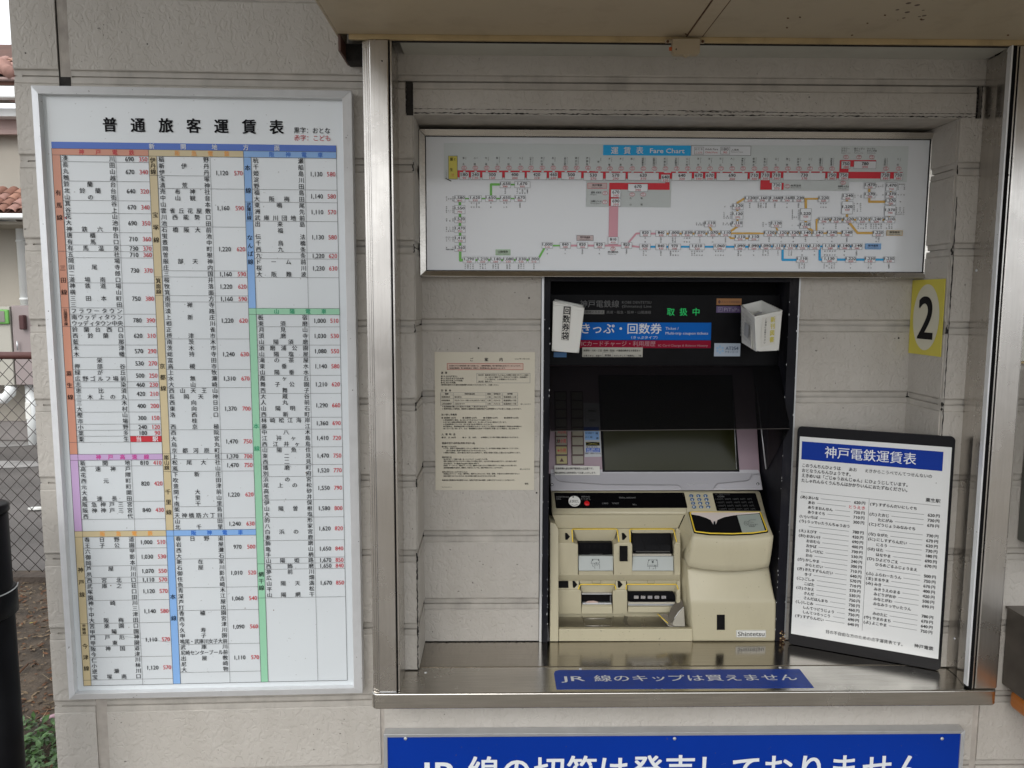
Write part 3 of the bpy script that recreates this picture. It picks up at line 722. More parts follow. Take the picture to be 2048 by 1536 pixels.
block(2, 25, [(2, '1,000', '510'), (3, '1,030', '530'), (2, '1,080', '550'), (3, '1,140', '580'), (3, '1,210', '620'), (4, '1,290', '660'), (2, '1,360', '690'), (3, '1,410', '720'), (3, '1,470', '750'),
              (2, '1,520', '770'), (4, '1,550', '790'), (3, '1,580', '800'), (4, '1,620', '820'), (3, '1,650', '840'), (1, '1,670', '850'), (1, '1,650', '840'), (5, '1,670', '850')])
for c in range(3):
    vrule(cols[c][0], -1, 88, .0007)
    vrule(cols[c][1], 0, 88)
vrule(.5410, -2, 88, .0007); vrule(cols[0][2], 0, 48); vrule(cols[0][2], 49, 61); vrule(cols[0][2], 62, 88)
vrule(cols[1][2], 0, 61); vrule(cols[1][2], 62, 88); vrule(cols[2][2], 0, 24); vrule(cols[2][2], 25, 88)
S.rect(LN_, .0277, rv(88)-.0004, .5410, rv(88)+.0004, 2)
S.build()

# ================================================================== ROUTE FARE CHART (top of recess)
YC = 1.580
fc = empty('route_fare_chart', P(1350, 400, YC), 'wide steel framed route map fare chart above the ticket machine', 'sign board')
CX0, CX1, CZ1, CZ0 = -.1590, .8830, 1.8375, 1.5480
CO = V((CX0, YC, CZ1)); cw, ch_ = CX1-CX0, CZ1-CZ0
def TC(u, v, h): return CO + V((u, -h, -v))
box('panel', (CX0+.004, YC+.0025, CZ0+.004), (CX1-.004, 1.617, CZ1-.004), M_CHART, fc)
bars(lambda u, v, h: TC(u, v, h-.036), 0, 0, cw, ch_, .0118, .044, M_STEELX, fc, lip=.007, bevel=.0012)
bars(lambda u, v, h: TC(u, v, h-.036), .0118, .0118, cw-.0118, ch_-.0118, .0012, .0350, M_BLACKM, fc, bevel=.0001, name='gasket')
box('painted_gap_shade', (XL+.001, 1.6160, CZ1+.0003), (XR-.001, 1.6175, 1.8450), M_GRIME_SHADE, wall)  # black strips painted in as the shade around the chart frame
box('painted_gap_shade', (XL+.0005, 1.6100, CZ0-.002), (CX0-.0004, 1.6175, 1.8450), M_GRIME_SHADE, wall)
S = Sheet(TC(0, 0, -.0022), (1, 0, 0), (0, 0, -1), fc, .0004)
Z1 = lambda x, y: (840+x/5.12, 260+y/5.12)
Z2 = lambda x, y: (1170+x/5.12, 260+y/5.12)
Z3 = lambda x, y: (1500+x/5.121, 260+y/5.121)
OUT = ('box_outlines', M_GREYI); WH = ('white_boxes', M_CHART); BL = ('black_lettering', M_K)
CR = ('crimson_band', M_CRIM); GY = ('grey_area', M_LGREY)
def q(Z, x0, y0, x1, y1): a = Z(x0, y0); b = Z(x1, y1); return a[0], a[1], b[0], b[1]
a = Z1(245, 150); b = Z3(1615, 158); S.rectp(('grey_area', M_LGREY, 3), a[0], a[1], b[0], Z1(0, 520)[1], layer=1)
S.rectp(('grey_area', M_LGREY, 4), *q(Z2, 10, 521, 880, 790), layer=1); S.rectp(('grey_area', M_LGREY, 5), *q(Z3, 100, 524, 1015, 622), layer=1)
# title
S.rectp(('title_band', M_CYAN), *q(Z2, 185, 157, 1083, 262), layer=2)
for i, c in enumerate('運賃表'): S.tp(('white_lettering', M_W), c, *Z2(303+i*128, 212), 15.5, bold=.03, layer=3)
S.tp(('white_lettering', M_W), 'Fare Chart', *Z2(665, 213), 13, 69, al='l', bold=.03, layer=3)
u = S.rectp(WH, *q(Z2, 1085, 162, 1698, 262), layer=2); S.outline(OUT, *u, .0007, 3)
u = S.rectp(WH, *q(Z2, 1118, 175, 1215, 250), layer=2.4); S.outline(OUT, *u, .0006, 3)
u = S.rectp(WH, *q(Z2, 1385, 175, 1482, 250), layer=2.4); S.outline(OUT, *u, .0006, 3)
S.tp(BL, 'おとな', *Z2(1166, 197), 5.2, 15, layer=3); S.tp(('red_lettering', M_R), 'こども', *Z2(1166, 232), 4.4, 13, layer=3)
S.tp(BL, 'Adult Fare', *Z2(1228, 197), 5.5, 26, al='l', layer=3); S.tp(('red_lettering', M_R), 'Child Fare', *Z2(1228, 230), 5, 25, al='l', layer=3)
S.tp(BL, '180', *Z2(1433, 198), 8, 13.5, layer=3); S.tp(('red_lettering', M_R), '90', *Z2(1433, 231), 6, 8, layer=3)
S.tp(BL, '入場券', *Z2(1497, 205), 4.6, 15, al='l', layer=3); S.tp(('grey_lettering', M_GREYI), 'Platform Ticket', *Z2(1495, 226), 3.2, 24, al='l', layer=3)
def fbox(Z, cx, cy, w, h, a, b=None, big=False):
    x, y = Z(cx, cy); w /= 5.12; h /= 5.12
    u = S.rectp(WH, x-w/2, y-h/2, x+w/2, y+h/2, layer=4); S.outline(OUT, *u, .00045, 5)
    aw = (4.6*len(a)-(2 if ',' in a else 0))*(1.0 if big else .92)
    S.tp(BL, a, x, y-h*.17 if h < 18 else y-2.2, 9.0 if big else 7.8, aw, layer=6, bold=.018)
    if b: S.tp(('red_lettering', M_R), b, x, y+h*.27 if h < 18 else y+3.8, 6.2 if big else 5.2, 3.7*len(b) if big else 3.1*len(b), layer=6)
def ball(Z, cx, cy, n):
    x, y = Z(cx, cy); u, v = S.uv(x, y); su, sv = S.sc(x, y)
    S.ell(WH, u, v, 5.2*su, 4.0*sv, 3); S.ell(('red_lettering', M_R), u, v, 5.2*su, 4.0*sv, 4, w=.0006)
    S.tp(('red_lettering', M_R), 'KB', x, y-1.5, 3.4, 5, layer=5, res=1); S.tp(('red_lettering', M_R), n, x, y+1.6, 3.4, 4.6, layer=5, res=1)
def name_v(Z, cx, t, y0, y1, en=None, sz=4.2):
    x, a = Z(cx, y0); _, b = Z(cx, y1); u, v0 = S.uv(x, a); _, v1 = S.uv(x, b); su, sv = S.sc(x, a)
    n = len(t); s_ = min(sz*sv, (v1-v0)/n*1.05)
    for i, c in enumerate(t):
        v = v0+s_/2+(v1-v0-s_)*(i/(n-1) if n > 1 else .5)
        S.text(BL, c, u, v, s_, res=1, layer=3, bold=.01, sx=sz*su/s_ if s_ > 0 else 1)
    if en:
        S.text(('grey_lettering', M_GREYI), en, u+4.8*su, v0+min(len(en)*1.35, 15)*sv/2, 2.9*su, w=min(len(en)*1.35, 15)*sv, res=1, layer=3, rot=True)
# crimson line
S.rectp(CR, *q(Z1, 385, 418, 1792, 490), layer=2)
S.rectp(CR, *q(Z2, 0, 428, 805, 500), layer=2); S.rectp(CR, *q(Z2, 780, 440, 900, 500), layer=2); S.rectp(CR, *q(Z2, 880, 430, 1792, 498), layer=2)
S.rectp(CR, *q(Z3, 60, 427, 1560, 495), layer=2)
S.rectp(CR, *q(Z2, 248, 543, 865, 612), layer=3); S.rectp(CR, *q(Z2, 820, 500, 865, 560), layer=3); S.rectp(CR, *q(Z2, 245, 600, 345, 778), layer=3)
S.rectp(CR, *q(Z3, 105, 500, 200, 612), layer=3); S.rectp(CR, *q(Z3, 190, 542, 342, 612), layer=3); S.rectp(CR, *q(Z3, 915, 310, 1008, 440), layer=3); S.rectp(CR, *q(Z3, 1000, 310, 1288, 378), layer=3)
PK = ('pink_line', M_PLINE); GL = ('green_line', M_GLINE); OR_ = ('orange_line', M_OLINE); CB = ('blue_line', M_CYAN)
S.rectp(PK, *q(Z2, 243, 775, 337, 1175), layer=2)
def route(key, Z, pts, w, layer=2):
    for a, b in zip(pts, pts[1:]):
        p = S.uv(*Z(*a)); r = S.uv(*Z(*b)); S.line(key, p, r, w*.00026, layer)
        S.ell(key, r[0], r[1], w*.00013, w*.00013, layer, seg=8)
# yellow home station
u = S.rectp(('yellow_cell', M_YELL), *q(Z1, 290, 266, 385, 505), layer=4); S.outline(OUT, *u, .0007, 5)
S.tp(BL, '粟', *Z1(323, 302), 7, layer=6, bold=.02); S.tp(BL, '生', *Z1(323, 408), 7, layer=6, bold=.02); S.tp(BL, 'Ao', *Z1(358, 302), 4, rot=True, layer=6)
ball(Z1, 337, 463, '56')
route(BL, Z1, [(262, 495), (318, 524)], 6, 3)
name_v(Z1, 268, 'JR加古川線', 405, 490, None, 2.2)
main1 = [(452, '葉多', 'Hata', '55'), (567, '小野', 'Ono', '54'), (682, '市場', 'Ichiba', '53'), (795, '樫山', 'Kashiyama', '52'), (912, '大村', 'Omura', '51'), (1030, '三木', 'Miki', '50'),
         (1138, '三木上の丸', 'Miki-Uenomaru', '49'), (1252, '恵比須', 'Ebisu', '48'), (1365, '志染', 'Shijimi', '47'), (1490, '広野ゴルフ場前', 'Hirono Golf-jo-mae', '46'), (1604, '緑が丘', 'Midorigaoka', '45'), (1718, '押部谷', 'Oshibedani', '44')]
for x, t, e, n in main1:
    name_v(Z1, x-6, t, 278, 362, e); ball(Z1, x, 388, n)
    S.ell(('white_lettering', M_W), *S.uv(*Z1(x+3, 427)), .0026, .0016, 3, 8)
main2 = [(143, '栄', 'Sakae', '43'), (255, '木幡', 'Kobata', '42'), (370, '木津', 'Kizu', '41'), (483, '藍那', 'Aina', '40'), (597, '西鈴蘭台', 'Nishi-Suzurandai', '38'), (710, '鈴蘭台西口', 'Suzurandai-Nishiguchi', '37'), (822, '鈴蘭台', 'Suzurandai', '06'),
         (937, '北鈴蘭台', 'Kita-Suzurandai', '07'), (1050, '山の街', 'Yamanomachi', '08'), (1165, '箕谷', 'Minotani', '09'), (1278, '谷上', 'Tanigami', '10'), (1392, '花山', 'Hanayama', '11'), (1505, '大池', 'Oike', '12'), (1617, '神鉄六甲', 'Shintetsu Rokko', '13'), (1732, '唐櫃台', 'Karatodai', '14')]
for x, t, e, n in main2:
    name_v(Z2, x-6, t, 285, 368, e); ball(Z2, x, 395, n)
    S.ell(('white_lettering', M_W), *S.uv(*Z2(x+3, 433)), .0026, .0016, 3, 8)
main3 = [(155, '有馬口', 'Arimaguchi', '15'), (270, '五社', 'Gosha', '17'), (385, '岡場', 'Okaba', '18'), (498, '田尾寺', 'Taoji', '19'), (612, '二郎', 'Niro', '20'), (724, '道場南口', 'Dojo-Minamiguchi', '21'), (838, '神鉄道場', 'Shintetsu Dojo', '22'), (1388, '三田本町', 'Sanda-Hommachi', '24'), (1520, '三田', 'Sanda', '25')]
for x, t, e, n in main3:
    name_v(Z3, x-6, t, 288, 368, e); ball(Z3, x, 396, n)
    S.ell(('white_lettering', M_W), *S.uv(*Z3(x, 433)), .0026, .0016, 3, 8)
for x, t1, t2, e in ((980, 'フラワー', 'タウン', 'Flower Town'), (1112, '南ウッディ', 'タウン', 'Minami-Woody Town'), (1243, 'ウッディ', 'タウン中央', 'Woody Town Chuo')):
    S.tp(BL, t1, *Z3(x-48, 193), 4.4, 4.4*len(t1)*.95, al='l', layer=3); S.tp(BL, t2, *Z3(x-48, 215), 4.4, 4.4*len(t2)*.9, al='l', layer=3)
    S.tp(('grey_lettering', M_GREYI), e, *Z3(x-48, 236), 3.2, 18, al='l', layer=3, res=1); ball(Z3, x, 279, '26')
for cx, w, a, b in ((454, 95, '180', '90'), (568, 95, '240', '120'), (740, 205, '300', '150'), (970, 205, '400', '200'), (1195, 205, '420', '210'), (1366, 92, '460', '230'), (1549, 203, '500', '250')):
    fbox(Z1, cx, 472, w, 78, a, b, True)
for cx, cy, w, a, b in ((84, 478, 200, '530', '270'), (312, 478, 205, '570', '290'), (595, 478, 318, '620', '310'), (821, 497, 90, '640', '320'), (990, 480, 203, '640', '320'), (1160, 480, 92, '670', '340'), (1275, 480, 92, '670', '340'),
                        (1503, 480, 318, '690', '350'), (1730, 480, 92, '710', '360'), (540, 593, 203, '670', '340'), (314, 650, 102, '670', '340'), (314, 742, 102, '690', '350')):
    fbox(Z2, cx, cy, w, 80, a, b, True)
for cx, cy, w, a, b in ((153, 477, 92, '710', '360'), (267, 477, 92, '710', '360'), (552, 477, 430, '730', '370'), (835, 477, 92, '750', '380'), (955, 477, 95, '750', '380'), (1382, 477, 95, '750', '380'), (1514, 477, 92, '750', '380'),
                        (270, 578, 100, '730', '370'), (977, 360, 92, '750', '380'), (1173, 360, 228, '780', '390')):
    fbox(Z3, cx, cy, w, 78, a, b, True)
S.tp(BL, '丸', *Z2(466, 700), 4.2, layer=3); S.tp(BL, '山', *Z2(466, 764), 4.2, layer=3); S.tp(BL, '鵯', *Z2(578, 700), 4.2, layer=3); S.tp(BL, '越', *Z2(578, 764), 4.2, layer=3)
ball(Z2, 482, 661, '04'); ball(Z2, 594, 661, '05'); ball(Z2, 204, 648, '03'); ball(Z2, 204, 739, '02')
S.tp(BL, '長田', *Z2(110, 641), 4.4, 21, layer=3); S.tp(('grey_lettering', M_GREYI), 'Nagata', *Z2(56, 662), 3.2, 12, al='l', layer=3, res=1)
S.tp(BL, '湊川', *Z2(110, 731), 4.4, 21, layer=3); S.tp(('grey_lettering', M_GREYI), 'Minatogawa', *Z2(56, 751), 3.2, 20, al='l', layer=3, res=1)
ball(Z3, 380, 577, '16'); S.tp(BL, '有馬温泉', *Z3(415, 570), 4.4, 21, al='l', layer=3); S.tp(('grey_lettering', M_GREYI), 'Arima Onsen', *Z3(415, 591), 3.2, 21, al='l', layer=3, res=1)
ball(Z3, 951, 541, '23'); S.tp(BL, '横山', *Z3(951, 578), 4.4, 21, layer=3); S.tp(('grey_lettering', M_GREYI), 'Yokoyama', *Z3(897, 600), 3.2, 17, al='l', layer=3, res=1)
ball(Z2, 285, 1217, '01'); S.tp(BL, '新開地', *Z2(285, 1250), 4.4, 21, layer=3); S.tp(('grey_lettering', M_GREYI), 'Shinkaichi', *Z2(232, 1270), 3.2, 16, al='l', layer=3, res=1)
def tag_(Z, x0, y0, x1, y1, t, e, m, mo):
    u = S.rectp((m[0], m[1], S.nid()+100), *q(Z, x0, y0, x1, y1), layer=3); S.outline((mo[0], mo[1]), *u, .0006, 4)
    S.tp(BL, t, *Z((x0+x1)/2, y0+(y1-y0)*.38), 4.6, 20, layer=5, bold=.01); S.tp(('grey_lettering', M_GREYI), e, *Z((x0+x1)/2, y0+(y1-y0)*.75), 3, 22, layer=5, res=1)
tag_(Z2, 25, 545, 222, 602, '神戸電鉄', 'Kobe Electric Railway', ('pale_pink_label', M_PALEP), ('crimson_band', M_CRIM))
tag_(Z1, 1603, 1078, 1775, 1135, '神戸高速線', 'Kobe Kosoku Line', ('pale_pink_label', M_PALEP), OUT)
tag_(Z1, 775, 1225, 925, 1282, '山陽電車', 'Sanyo Railway', ('pale_green_label', M_PALEG), ('green_line', M_GLINE))
tag_(Z3, 1395, 1028, 1560, 1083, '阪急電鉄', 'Hankyu Railway', ('pale_tan_label', M_BUFF), OR_)
tag_(Z3, 1177, 1163, 1338, 1222, '阪神電車', 'Hanshin Railway', ('pale_blue_label', M_SKYB), CB)
route(GL, Z1, [(820, 558), (727, 558), (727, 700)], 18); route(GL, Z1, [(900, 560), (1000, 560)], 12); route(GL, Z1, [(410, 703), (1000, 703)], 10)
route(GL, Z1, [(408, 705), (412, 1335), (440, 1332)], 20); route(GL, Z1, [(440, 1332), (1205, 1332), (1290, 1180)], 16); route(GL, Z1, [(1300, 1184), (1450, 1184)], 12)
for cx, cy, w, h, a, b in ((873, 562, 112, 65, '1,650', '840'), (1048, 562, 160, 65, '1,670', '850'), (407, 706, 112, 68, '1,580', '800'), (566, 704, 130, 65, '1,620', '820'), (725, 704, 112, 65, '1,650', '840'), (873, 704, 112, 65, '1,650', '840'), (1024, 704, 115, 65, '1,670', '850'),
                           (407, 816, 112, 88, '1,550', '790'), (408, 922, 112, 62, '1,520', '770'), (410, 1018, 112, 70, '1,470', '750'), (411, 1118, 112, 70, '1,410', '720'), (411, 1215, 112, 62, '1,360', '690'),
                           (504, 1332, 130, 62, '1,290', '660'), (643, 1332, 112, 62, '1,210', '620'), (775, 1332, 112, 62, '1,140', '580'), (905, 1332, 112, 62, '1,080', '550'), (1035, 1332, 112, 62, '1,030', '530'), (1166, 1332, 112, 62, '1,000', '510'),
                           (1303, 1182, 112, 62, '1,000', '510'), (1487, 1182, 112, 62, '840', '430'), (1662, 1182, 112, 62, '820', '420')):
    fbox(Z1, cx, cy, w, h, a, b)
route(PK, Z1, [(1540, 1184), (1790, 1184)], 14); route(PK, Z2, [(0, 1184), (430, 1184), (560, 1198)], 14); route(PK, Z2, [(440, 1160), (525, 1060), (830, 1062)], 14)
route(OR_, Z2, [(830, 1062), (1500, 1062)], 14); route(OR_, Z2, [(1490, 1058), (1792, 1058)], 14); route(OR_, Z3, [(0, 1060), (950, 1056)], 12)
route(OR_, Z2, [(1630, 703), (1560, 745), (1560, 990), (1480, 1045)], 16); route(OR_, Z2, [(1275, 990), (1300, 1040)], 14); route(OR_, Z2, [(1470, 1080), (1490, 1108), (1690, 1110)], 14)
route(OR_, Z3, [(550, 705), (700, 705)], 14); route(OR_, Z3, [(570, 715), (570, 985), (640, 1035)], 20); route(OR_, Z3, [(265, 995), (285, 1035)], 14); route(OR_, Z3, [(680, 1040), (680, 920), (1480, 920)], 14)
route(OR_, Z3, [(992, 700), (992, 920), (1100, 1055), (1260, 1055)], 18); route(OR_, Z3, [(1220, 600), (1220, 735), (1390, 735)], 18); route(OR_, Z3, [(1440, 620), (1425, 900)], 12)
route(CB, Z2, [(660, 1196), (1792, 1196)], 15); route(CB, Z3, [(0, 1193), (1040, 1193)], 15); route(CB, Z3, [(333, 1210), (333, 1330), (480, 1330)], 18); route(CB, Z3, [(712, 1210), (712, 1328), (1370, 1328)], 18)
for cx, cy, w, h, a, b in ((147, 1183, 112, 62, '820', '420'), (286, 1132, 105, 74, '810', '410'), (424, 1183, 112, 62, '820', '420'), (616, 1062, 112, 62, '820', '420'), (777, 1062, 112, 62, '840', '430'), (910, 1062, 112, 62, '1,000', '510'),
                           (1043, 1062, 112, 62, '1,030', '530'), (1175, 1062, 112, 62, '1,070', '550'), (1306, 1062, 112, 62, '1,070', '550'), (1438, 1062, 110, 62, '1,110', '570'), (1585, 1104, 110, 62, '1,110', '570'), (1725, 1104, 105, 62, '1,110', '570'),
                           (612, 1198, 112, 62, '820', '420'), (776, 1198, 112, 62, '840', '430'), (915, 1198, 128, 62, '970', '500'), (1146, 1198, 155, 62, '1,010', '520'), (1376, 1198, 128, 62, '1,060', '540'), (1582, 1198, 112, 62, '1,090', '560'), (1725, 1198, 108, 62, '1,090', '560'),
                           (1277, 963, 112, 62, '1,110', '570'), (1556, 963, 112, 62, '1,110', '570'), (1560, 873, 112, 85, '1,120', '570'), (1562, 786, 112, 62, '1,120', '570'), (1685, 708, 110, 62, '1,120', '570')):
    fbox(Z2, cx, cy, w, h, a, b)
for cx, cy, w, h, a, b in ((124, 708, 125, 62, '1,160', '590'), (254, 708, 110, 62, '1,160', '590'), (377, 708, 110, 62, '1,160', '590'), (496, 708, 112, 62, '1,220', '620'), (750, 708, 112, 62, '1,220', '620'),
                           (567, 868, 112, 128, '1,220', '620'), (562, 978, 112, 62, '1,160', '590'), (752, 923, 112, 62, '1,160', '590'), (879, 923, 112, 62, '1,220', '620'), (1005, 923, 110, 62, '1,220', '620'), (1147, 923, 126, 62, '1,220', '620'), (1290, 923, 125, 62, '1,240', '630'), (1424, 923, 112, 62, '1,310', '670'),
                           (998, 684, 114, 64, '1,240', '630'), (992, 798, 114, 130, '1,220', '620'), (1224, 572, 112, 62, '1,470', '750'), (1222, 668, 112, 62, '1,370', '700'), (1443, 583, 114, 88, '1,470', '750'), (1438, 668, 114, 62, '1,370', '700'), (1435, 737, 112, 62, '1,370', '700'), (1430, 830, 112, 110, '1,370', '700'),
                           (195, 1062, 112, 62, '1,120', '570'), (320, 1062, 112, 62, '1,120', '570'), (443, 1062, 110, 62, '1,120', '570'), (567, 1062, 112, 62, '1,140', '580'), (691, 1062, 112, 62, '1,140', '580'), (837, 1060, 105, 62, '1,140', '580'), (990, 1060, 112, 62, '1,140', '580'), (1308, 1060, 112, 62, '1,220', '620'),
                           (267, 966, 112, 68, '1,120', '570'), (158, 1196, 108, 62, '1,090', '560'), (285, 1196, 112, 62, '1,110', '570'), (410, 1196, 110, 62, '1,110', '570'), (533, 1196, 110, 62, '1,110', '570'), (659, 1196, 110, 62, '1,110', '570'),
                           (817, 1196, 155, 62, '1,130', '580'), (965, 1196, 110, 62, '1,140', '580'), (1090, 1196, 110, 62, '1,140', '580'), (529, 1328, 112, 62, '1,110', '570'), (810, 1328, 155, 62, '1,130', '580'), (1028, 1328, 110, 62, '1,220', '620'), (1225, 1328, 112, 62, '1,230', '630'), (1421, 1328, 112, 62, '1,230', '630')):
    fbox(Z3, cx, cy, w, h, a, b)
sub = [(Z1, 1380-5, ['西飾磨'], 873, 600, 655), (Z1, 0, ['夢前川', '広畑', '山陽天満', '平松', '山陽網干'], 1048, 600, 655), (Z1, 0, ['的形', '八家', '白浜の宮', '妻鹿'], 566, 742, 798), (Z1, 0, ['飾磨'], 725, 742, 798), (Z1, 0, ['亀山', '手柄'], 873, 742, 798), (Z1, 0, ['山陽姫路'], 1024, 742, 798),
       (Z1, 0, ['西新町', '山陽明石', '人丸前', '大蔵谷'], 504, 1370, 1424), (Z1, 0, ['西舞子', '舞子公園', '霞ヶ丘'], 643, 1370, 1424), (Z1, 0, ['山陽垂水', '東垂水', '滝の茶屋'], 775, 1370, 1424), (Z1, 0, ['山陽塩屋', '須磨浦公園'], 905, 1370, 1424), (Z1, 0, ['山陽須磨', '須磨寺', '月見山'], 1035, 1370, 1424), (Z1, 0, ['東須磨'], 1166, 1370, 1424),
       (Z1, 0, ['板宿'], 1303, 1220, 1274), (Z1, 0, ['西代'], 1487, 1220, 1274), (Z1, 0, ['高速長田'], 1662, 1220, 1274),
       (Z2, 0, ['大開'], 147, 1220, 1274), (Z2, 0, ['高速神戸'], 424, 1220, 1274), (Z2, 0, ['花隈'], 616, 1100, 1154), (Z2, 0, ['阪急神戸三宮'], 777, 1100, 1154), (Z2, 0, ['春日野道', '王子公園'], 910, 1100, 1154), (Z2, 0, ['六甲', '御影', '岡本'], 1043, 1100, 1154), (Z2, 0, ['芦屋川'], 1175, 1100, 1154), (Z2, 0, ['夙川'], 1306, 1100, 1154), (Z2, 0, ['西宮北口'], 1438, 1100, 1154),
       (Z2, 0, ['西元町', '元町'], 612, 1236, 1290), (Z2, 0, ['阪神神戸三宮'], 776, 1236, 1290), (Z2, 0, ['春日野道', '岩屋', '西灘', '大石'], 915, 1236, 1290), (Z2, 0, ['新在家', '石屋川', '御影', '住吉', '魚崎'], 1146, 1236, 1290), (Z2, 0, ['青木', '深江', '芦屋', '打出'], 1376, 1236, 1290), (Z2, 0, ['香櫨園', '西宮'], 1582, 1236, 1290), (Z2, 0, ['今津'], 1725, 1236, 1290), (Z2, 0, ['清荒神'], 1685, 746, 800),
       (Z3, 0, ['売布神社', '中山観音', '山本', '雲雀丘花屋敷'], 124, 746, 800), (Z3, 0, ['川西能勢口'], 254, 746, 800), (Z3, 0, ['池田'], 377, 746, 800), (Z3, 0, ['石橋阪大前'], 496, 746, 800), (Z3, 0, ['桜井', '牧落', '箕面'], 750, 746, 800), (Z3, 0, ['南方'], 752, 960, 1014), (Z3, 0, ['崇禅寺'], 879, 960, 1014), (Z3, 0, ['淡路'], 1005, 960, 1014), (Z3, 0, ['上新庄', '相川', '正雀', '摂津市'], 1147, 960, 1014),
       (Z3, 0, ['南茨木', '茨木市', '総持寺', '富田', '高槻市'], 1290, 960, 1014), (Z3, 0, ['上牧', '水無瀬', '大山崎'], 1424, 960, 1014), (Z3, 0, ['武庫之荘'], 195, 1098, 1150), (Z3, 0, ['塚口'], 320, 1098, 1150), (Z3, 0, ['園田'], 443, 1098, 1150), (Z3, 0, ['神崎川'], 567, 1098, 1150), (Z3, 0, ['十三'], 691, 1098, 1150), (Z3, 0, ['中津'], 837, 1098, 1150), (Z3, 0, ['大阪梅田'], 990, 1098, 1150), (Z3, 0, ['柴島', '天神橋筋六丁目'], 1304, 1098, 1150),
       (Z3, 0, ['甲子園', '鳴尾', '武庫川'], 158, 1234, 1288), (Z3, 0, ['武庫川'], 285, 1234, 1288), (Z3, 0, ['センタープール前', '出屋敷'], 410, 1234, 1288), (Z3, 0, ['尼崎'], 533, 1234, 1288), (Z3, 0, ['大物'], 659, 1234, 1288), (Z3, 0, ['杭瀬', '千船', '姫島', '淀川', '野田'], 817, 1234, 1288), (Z3, 0, ['福島'], 965, 1234, 1288), (Z3, 0, ['大阪梅田'], 1090, 1234, 1288),
       (Z3, 0, ['東鳴尾', '洲先', '武庫川団地前'], 529, 1366, 1420), (Z3, 0, ['出来島', '福', '伝法', '千鳥橋', '西九条'], 810, 1366, 1420), (Z3, 0, ['九条'], 1028, 1366, 1420), (Z3, 0, ['ドーム前', '桜川'], 1225, 1366, 1420), (Z3, 0, ['大阪難波'], 1421, 1366, 1420)]
for Z, _, lst, cx, y0, y1 in sub:
    n = len(lst)
    for i, t in enumerate(lst): name_v(Z, cx+(i-(n-1)/2)*26, t, y0, y1, None, 2.9)
def name_h(Z, x0, x1, y, t):
    n = len(t)
    for i, c in enumerate(t):
        x = x0+(x1-x0)*(i/(n-1) if n > 1 else .5); S.tp(BL, c, *Z(x, y), 2.9, layer=3, res=1)
for y, lst in ((706, ['伊保', '山陽曽根', '大塩']), (816, ['荒井', '高砂', '尾上の松', '浜の宮']), (922, ['別府', '播磨町']), (1018, ['西二見', '東二見', '山陽魚住']), (1118, ['西江井ヶ島', '江井ヶ島', '中八木']), (1215, ['藤江', '林崎松江海岸'])):
    for i, t in enumerate(lst): name_h(Z1, 272, 338, y+(i-(len(lst)-1)/2)*19, t)
for x0, x1, y, lst in ((1515, 1578, 583, ['京都河原町', '烏丸', '大宮', '西院']), (1515, 1575, 665, ['西京極']), (1538, 1538, 735, ['桂']), (1497, 1570, 830, ['洛西口', '東向日', '西向日', '長岡天神', '西山天王山']), (1292, 1358, 572, ['嵐山', '松尾大社']), (1295, 1358, 665, ['上桂']), (1072, 1135, 680, ['北千里', '山田'])):
    for i, t in enumerate(lst): name_h(Z3, x0, x1, y+(i-(len(lst)-1)/2)*17, t)
for i, t in enumerate(['下新庄', '吹田', '豊津', '関大前', '千里山']): name_h(Z3, 1065, 1130, 755+i*19, t)
for i, t in enumerate(['蛍池', '豊中', '岡町', '曽根', '服部天神', '庄内']): name_h(Z3, 432, 496, 822+i*18, t)
name_h(Z3, 430, 490, 978, '三国')
for i, t in enumerate(['稲野', '新伊丹', '伊丹']): name_h(Z3, 132, 195, 950+i*18, t)
for i, t in enumerate(['甲陽園', '苦楽園口']): name_h(Z2, 1140, 1210, 955+i*17, t)
for i, t in enumerate(['甲東園', '門戸厄神']): name_h(Z2, 1415, 1490, 955+i*17, t)
for i, t in enumerate(['仁川', '小林', '逆瀬川', '宝塚南口']): name_h(Z2, 1422, 1490, 848+i*18, t)
name_h(Z2, 1430, 1490, 786, '宝塚')
S.build()
disc('sign_screw', TC(cw-.010, ch_-.010, .002), (0, -1, 0), .002, .001, M_ALU, fc, seg=10, dome=True)

# ================================================================== NOTICE SHEET
no = empty('notice_sheet', P(970, 840, 1.617), 'buff printed notice sheet fixed to the siding left of the ticket machine', 'notice')
NO = P(869, 704, 1.6170); NX1 = P(1070, 706, 1.617).x; NZ0 = P(870, 980, 1.617).z
box('sheet', (NO.x, 1.6165, NZ0), (NX1, 1.6178, NO.z), M_BUFF, no)
S = Sheet(V((0, 1.6163, 0)), (1, 0, 0), (0, 0, -1), no, .0002)
N = lambda x, y: (870+x/9.99, 700+y/9.99)
N2 = lambda x, y: (870+x/9.99, 780+y/9.99)
N3 = lambda x, y: (870+x/9.99, 870+y/9.99)
KB_ = ('black_lettering', M_K)
for i, c in enumerate('ご案内'): S.tp(KB_, c, *N(735+i*293, 192), 7.6, bold=.03)
S.tp(KB_, '2021年1月16日', *N(1595, 177), 3.4, 29, al='l', res=1)
u = S.rectp(('pink_box', mat('pink wash', (.60, .45, .37), .6, var=0)), *q(N, 240, 265, 1765, 398), layer=1)
S.outline(('red_outline', mat('dull red ink', (.42, .08, .06), .5, var=0)), *u, .0010, 2)
def ln(Z, x, y, x1, t, h=3.5, b=.03): S.tp(KB_, t, *Z(x, y), h, (x1-x)/9.99, al='l', res=1, bold=b, layer=3)
ln(N, 285, 315, 1715, '当社線における旅客運賃に関する取扱いは、「旅客営業規則」等の運送約款に定めるところによります。', 3.2)
ln(N, 285, 362, 1410, '「旅客営業規則」等の運送約款は、駅窓口・各営業案内所に備え付けております。', 3.2)
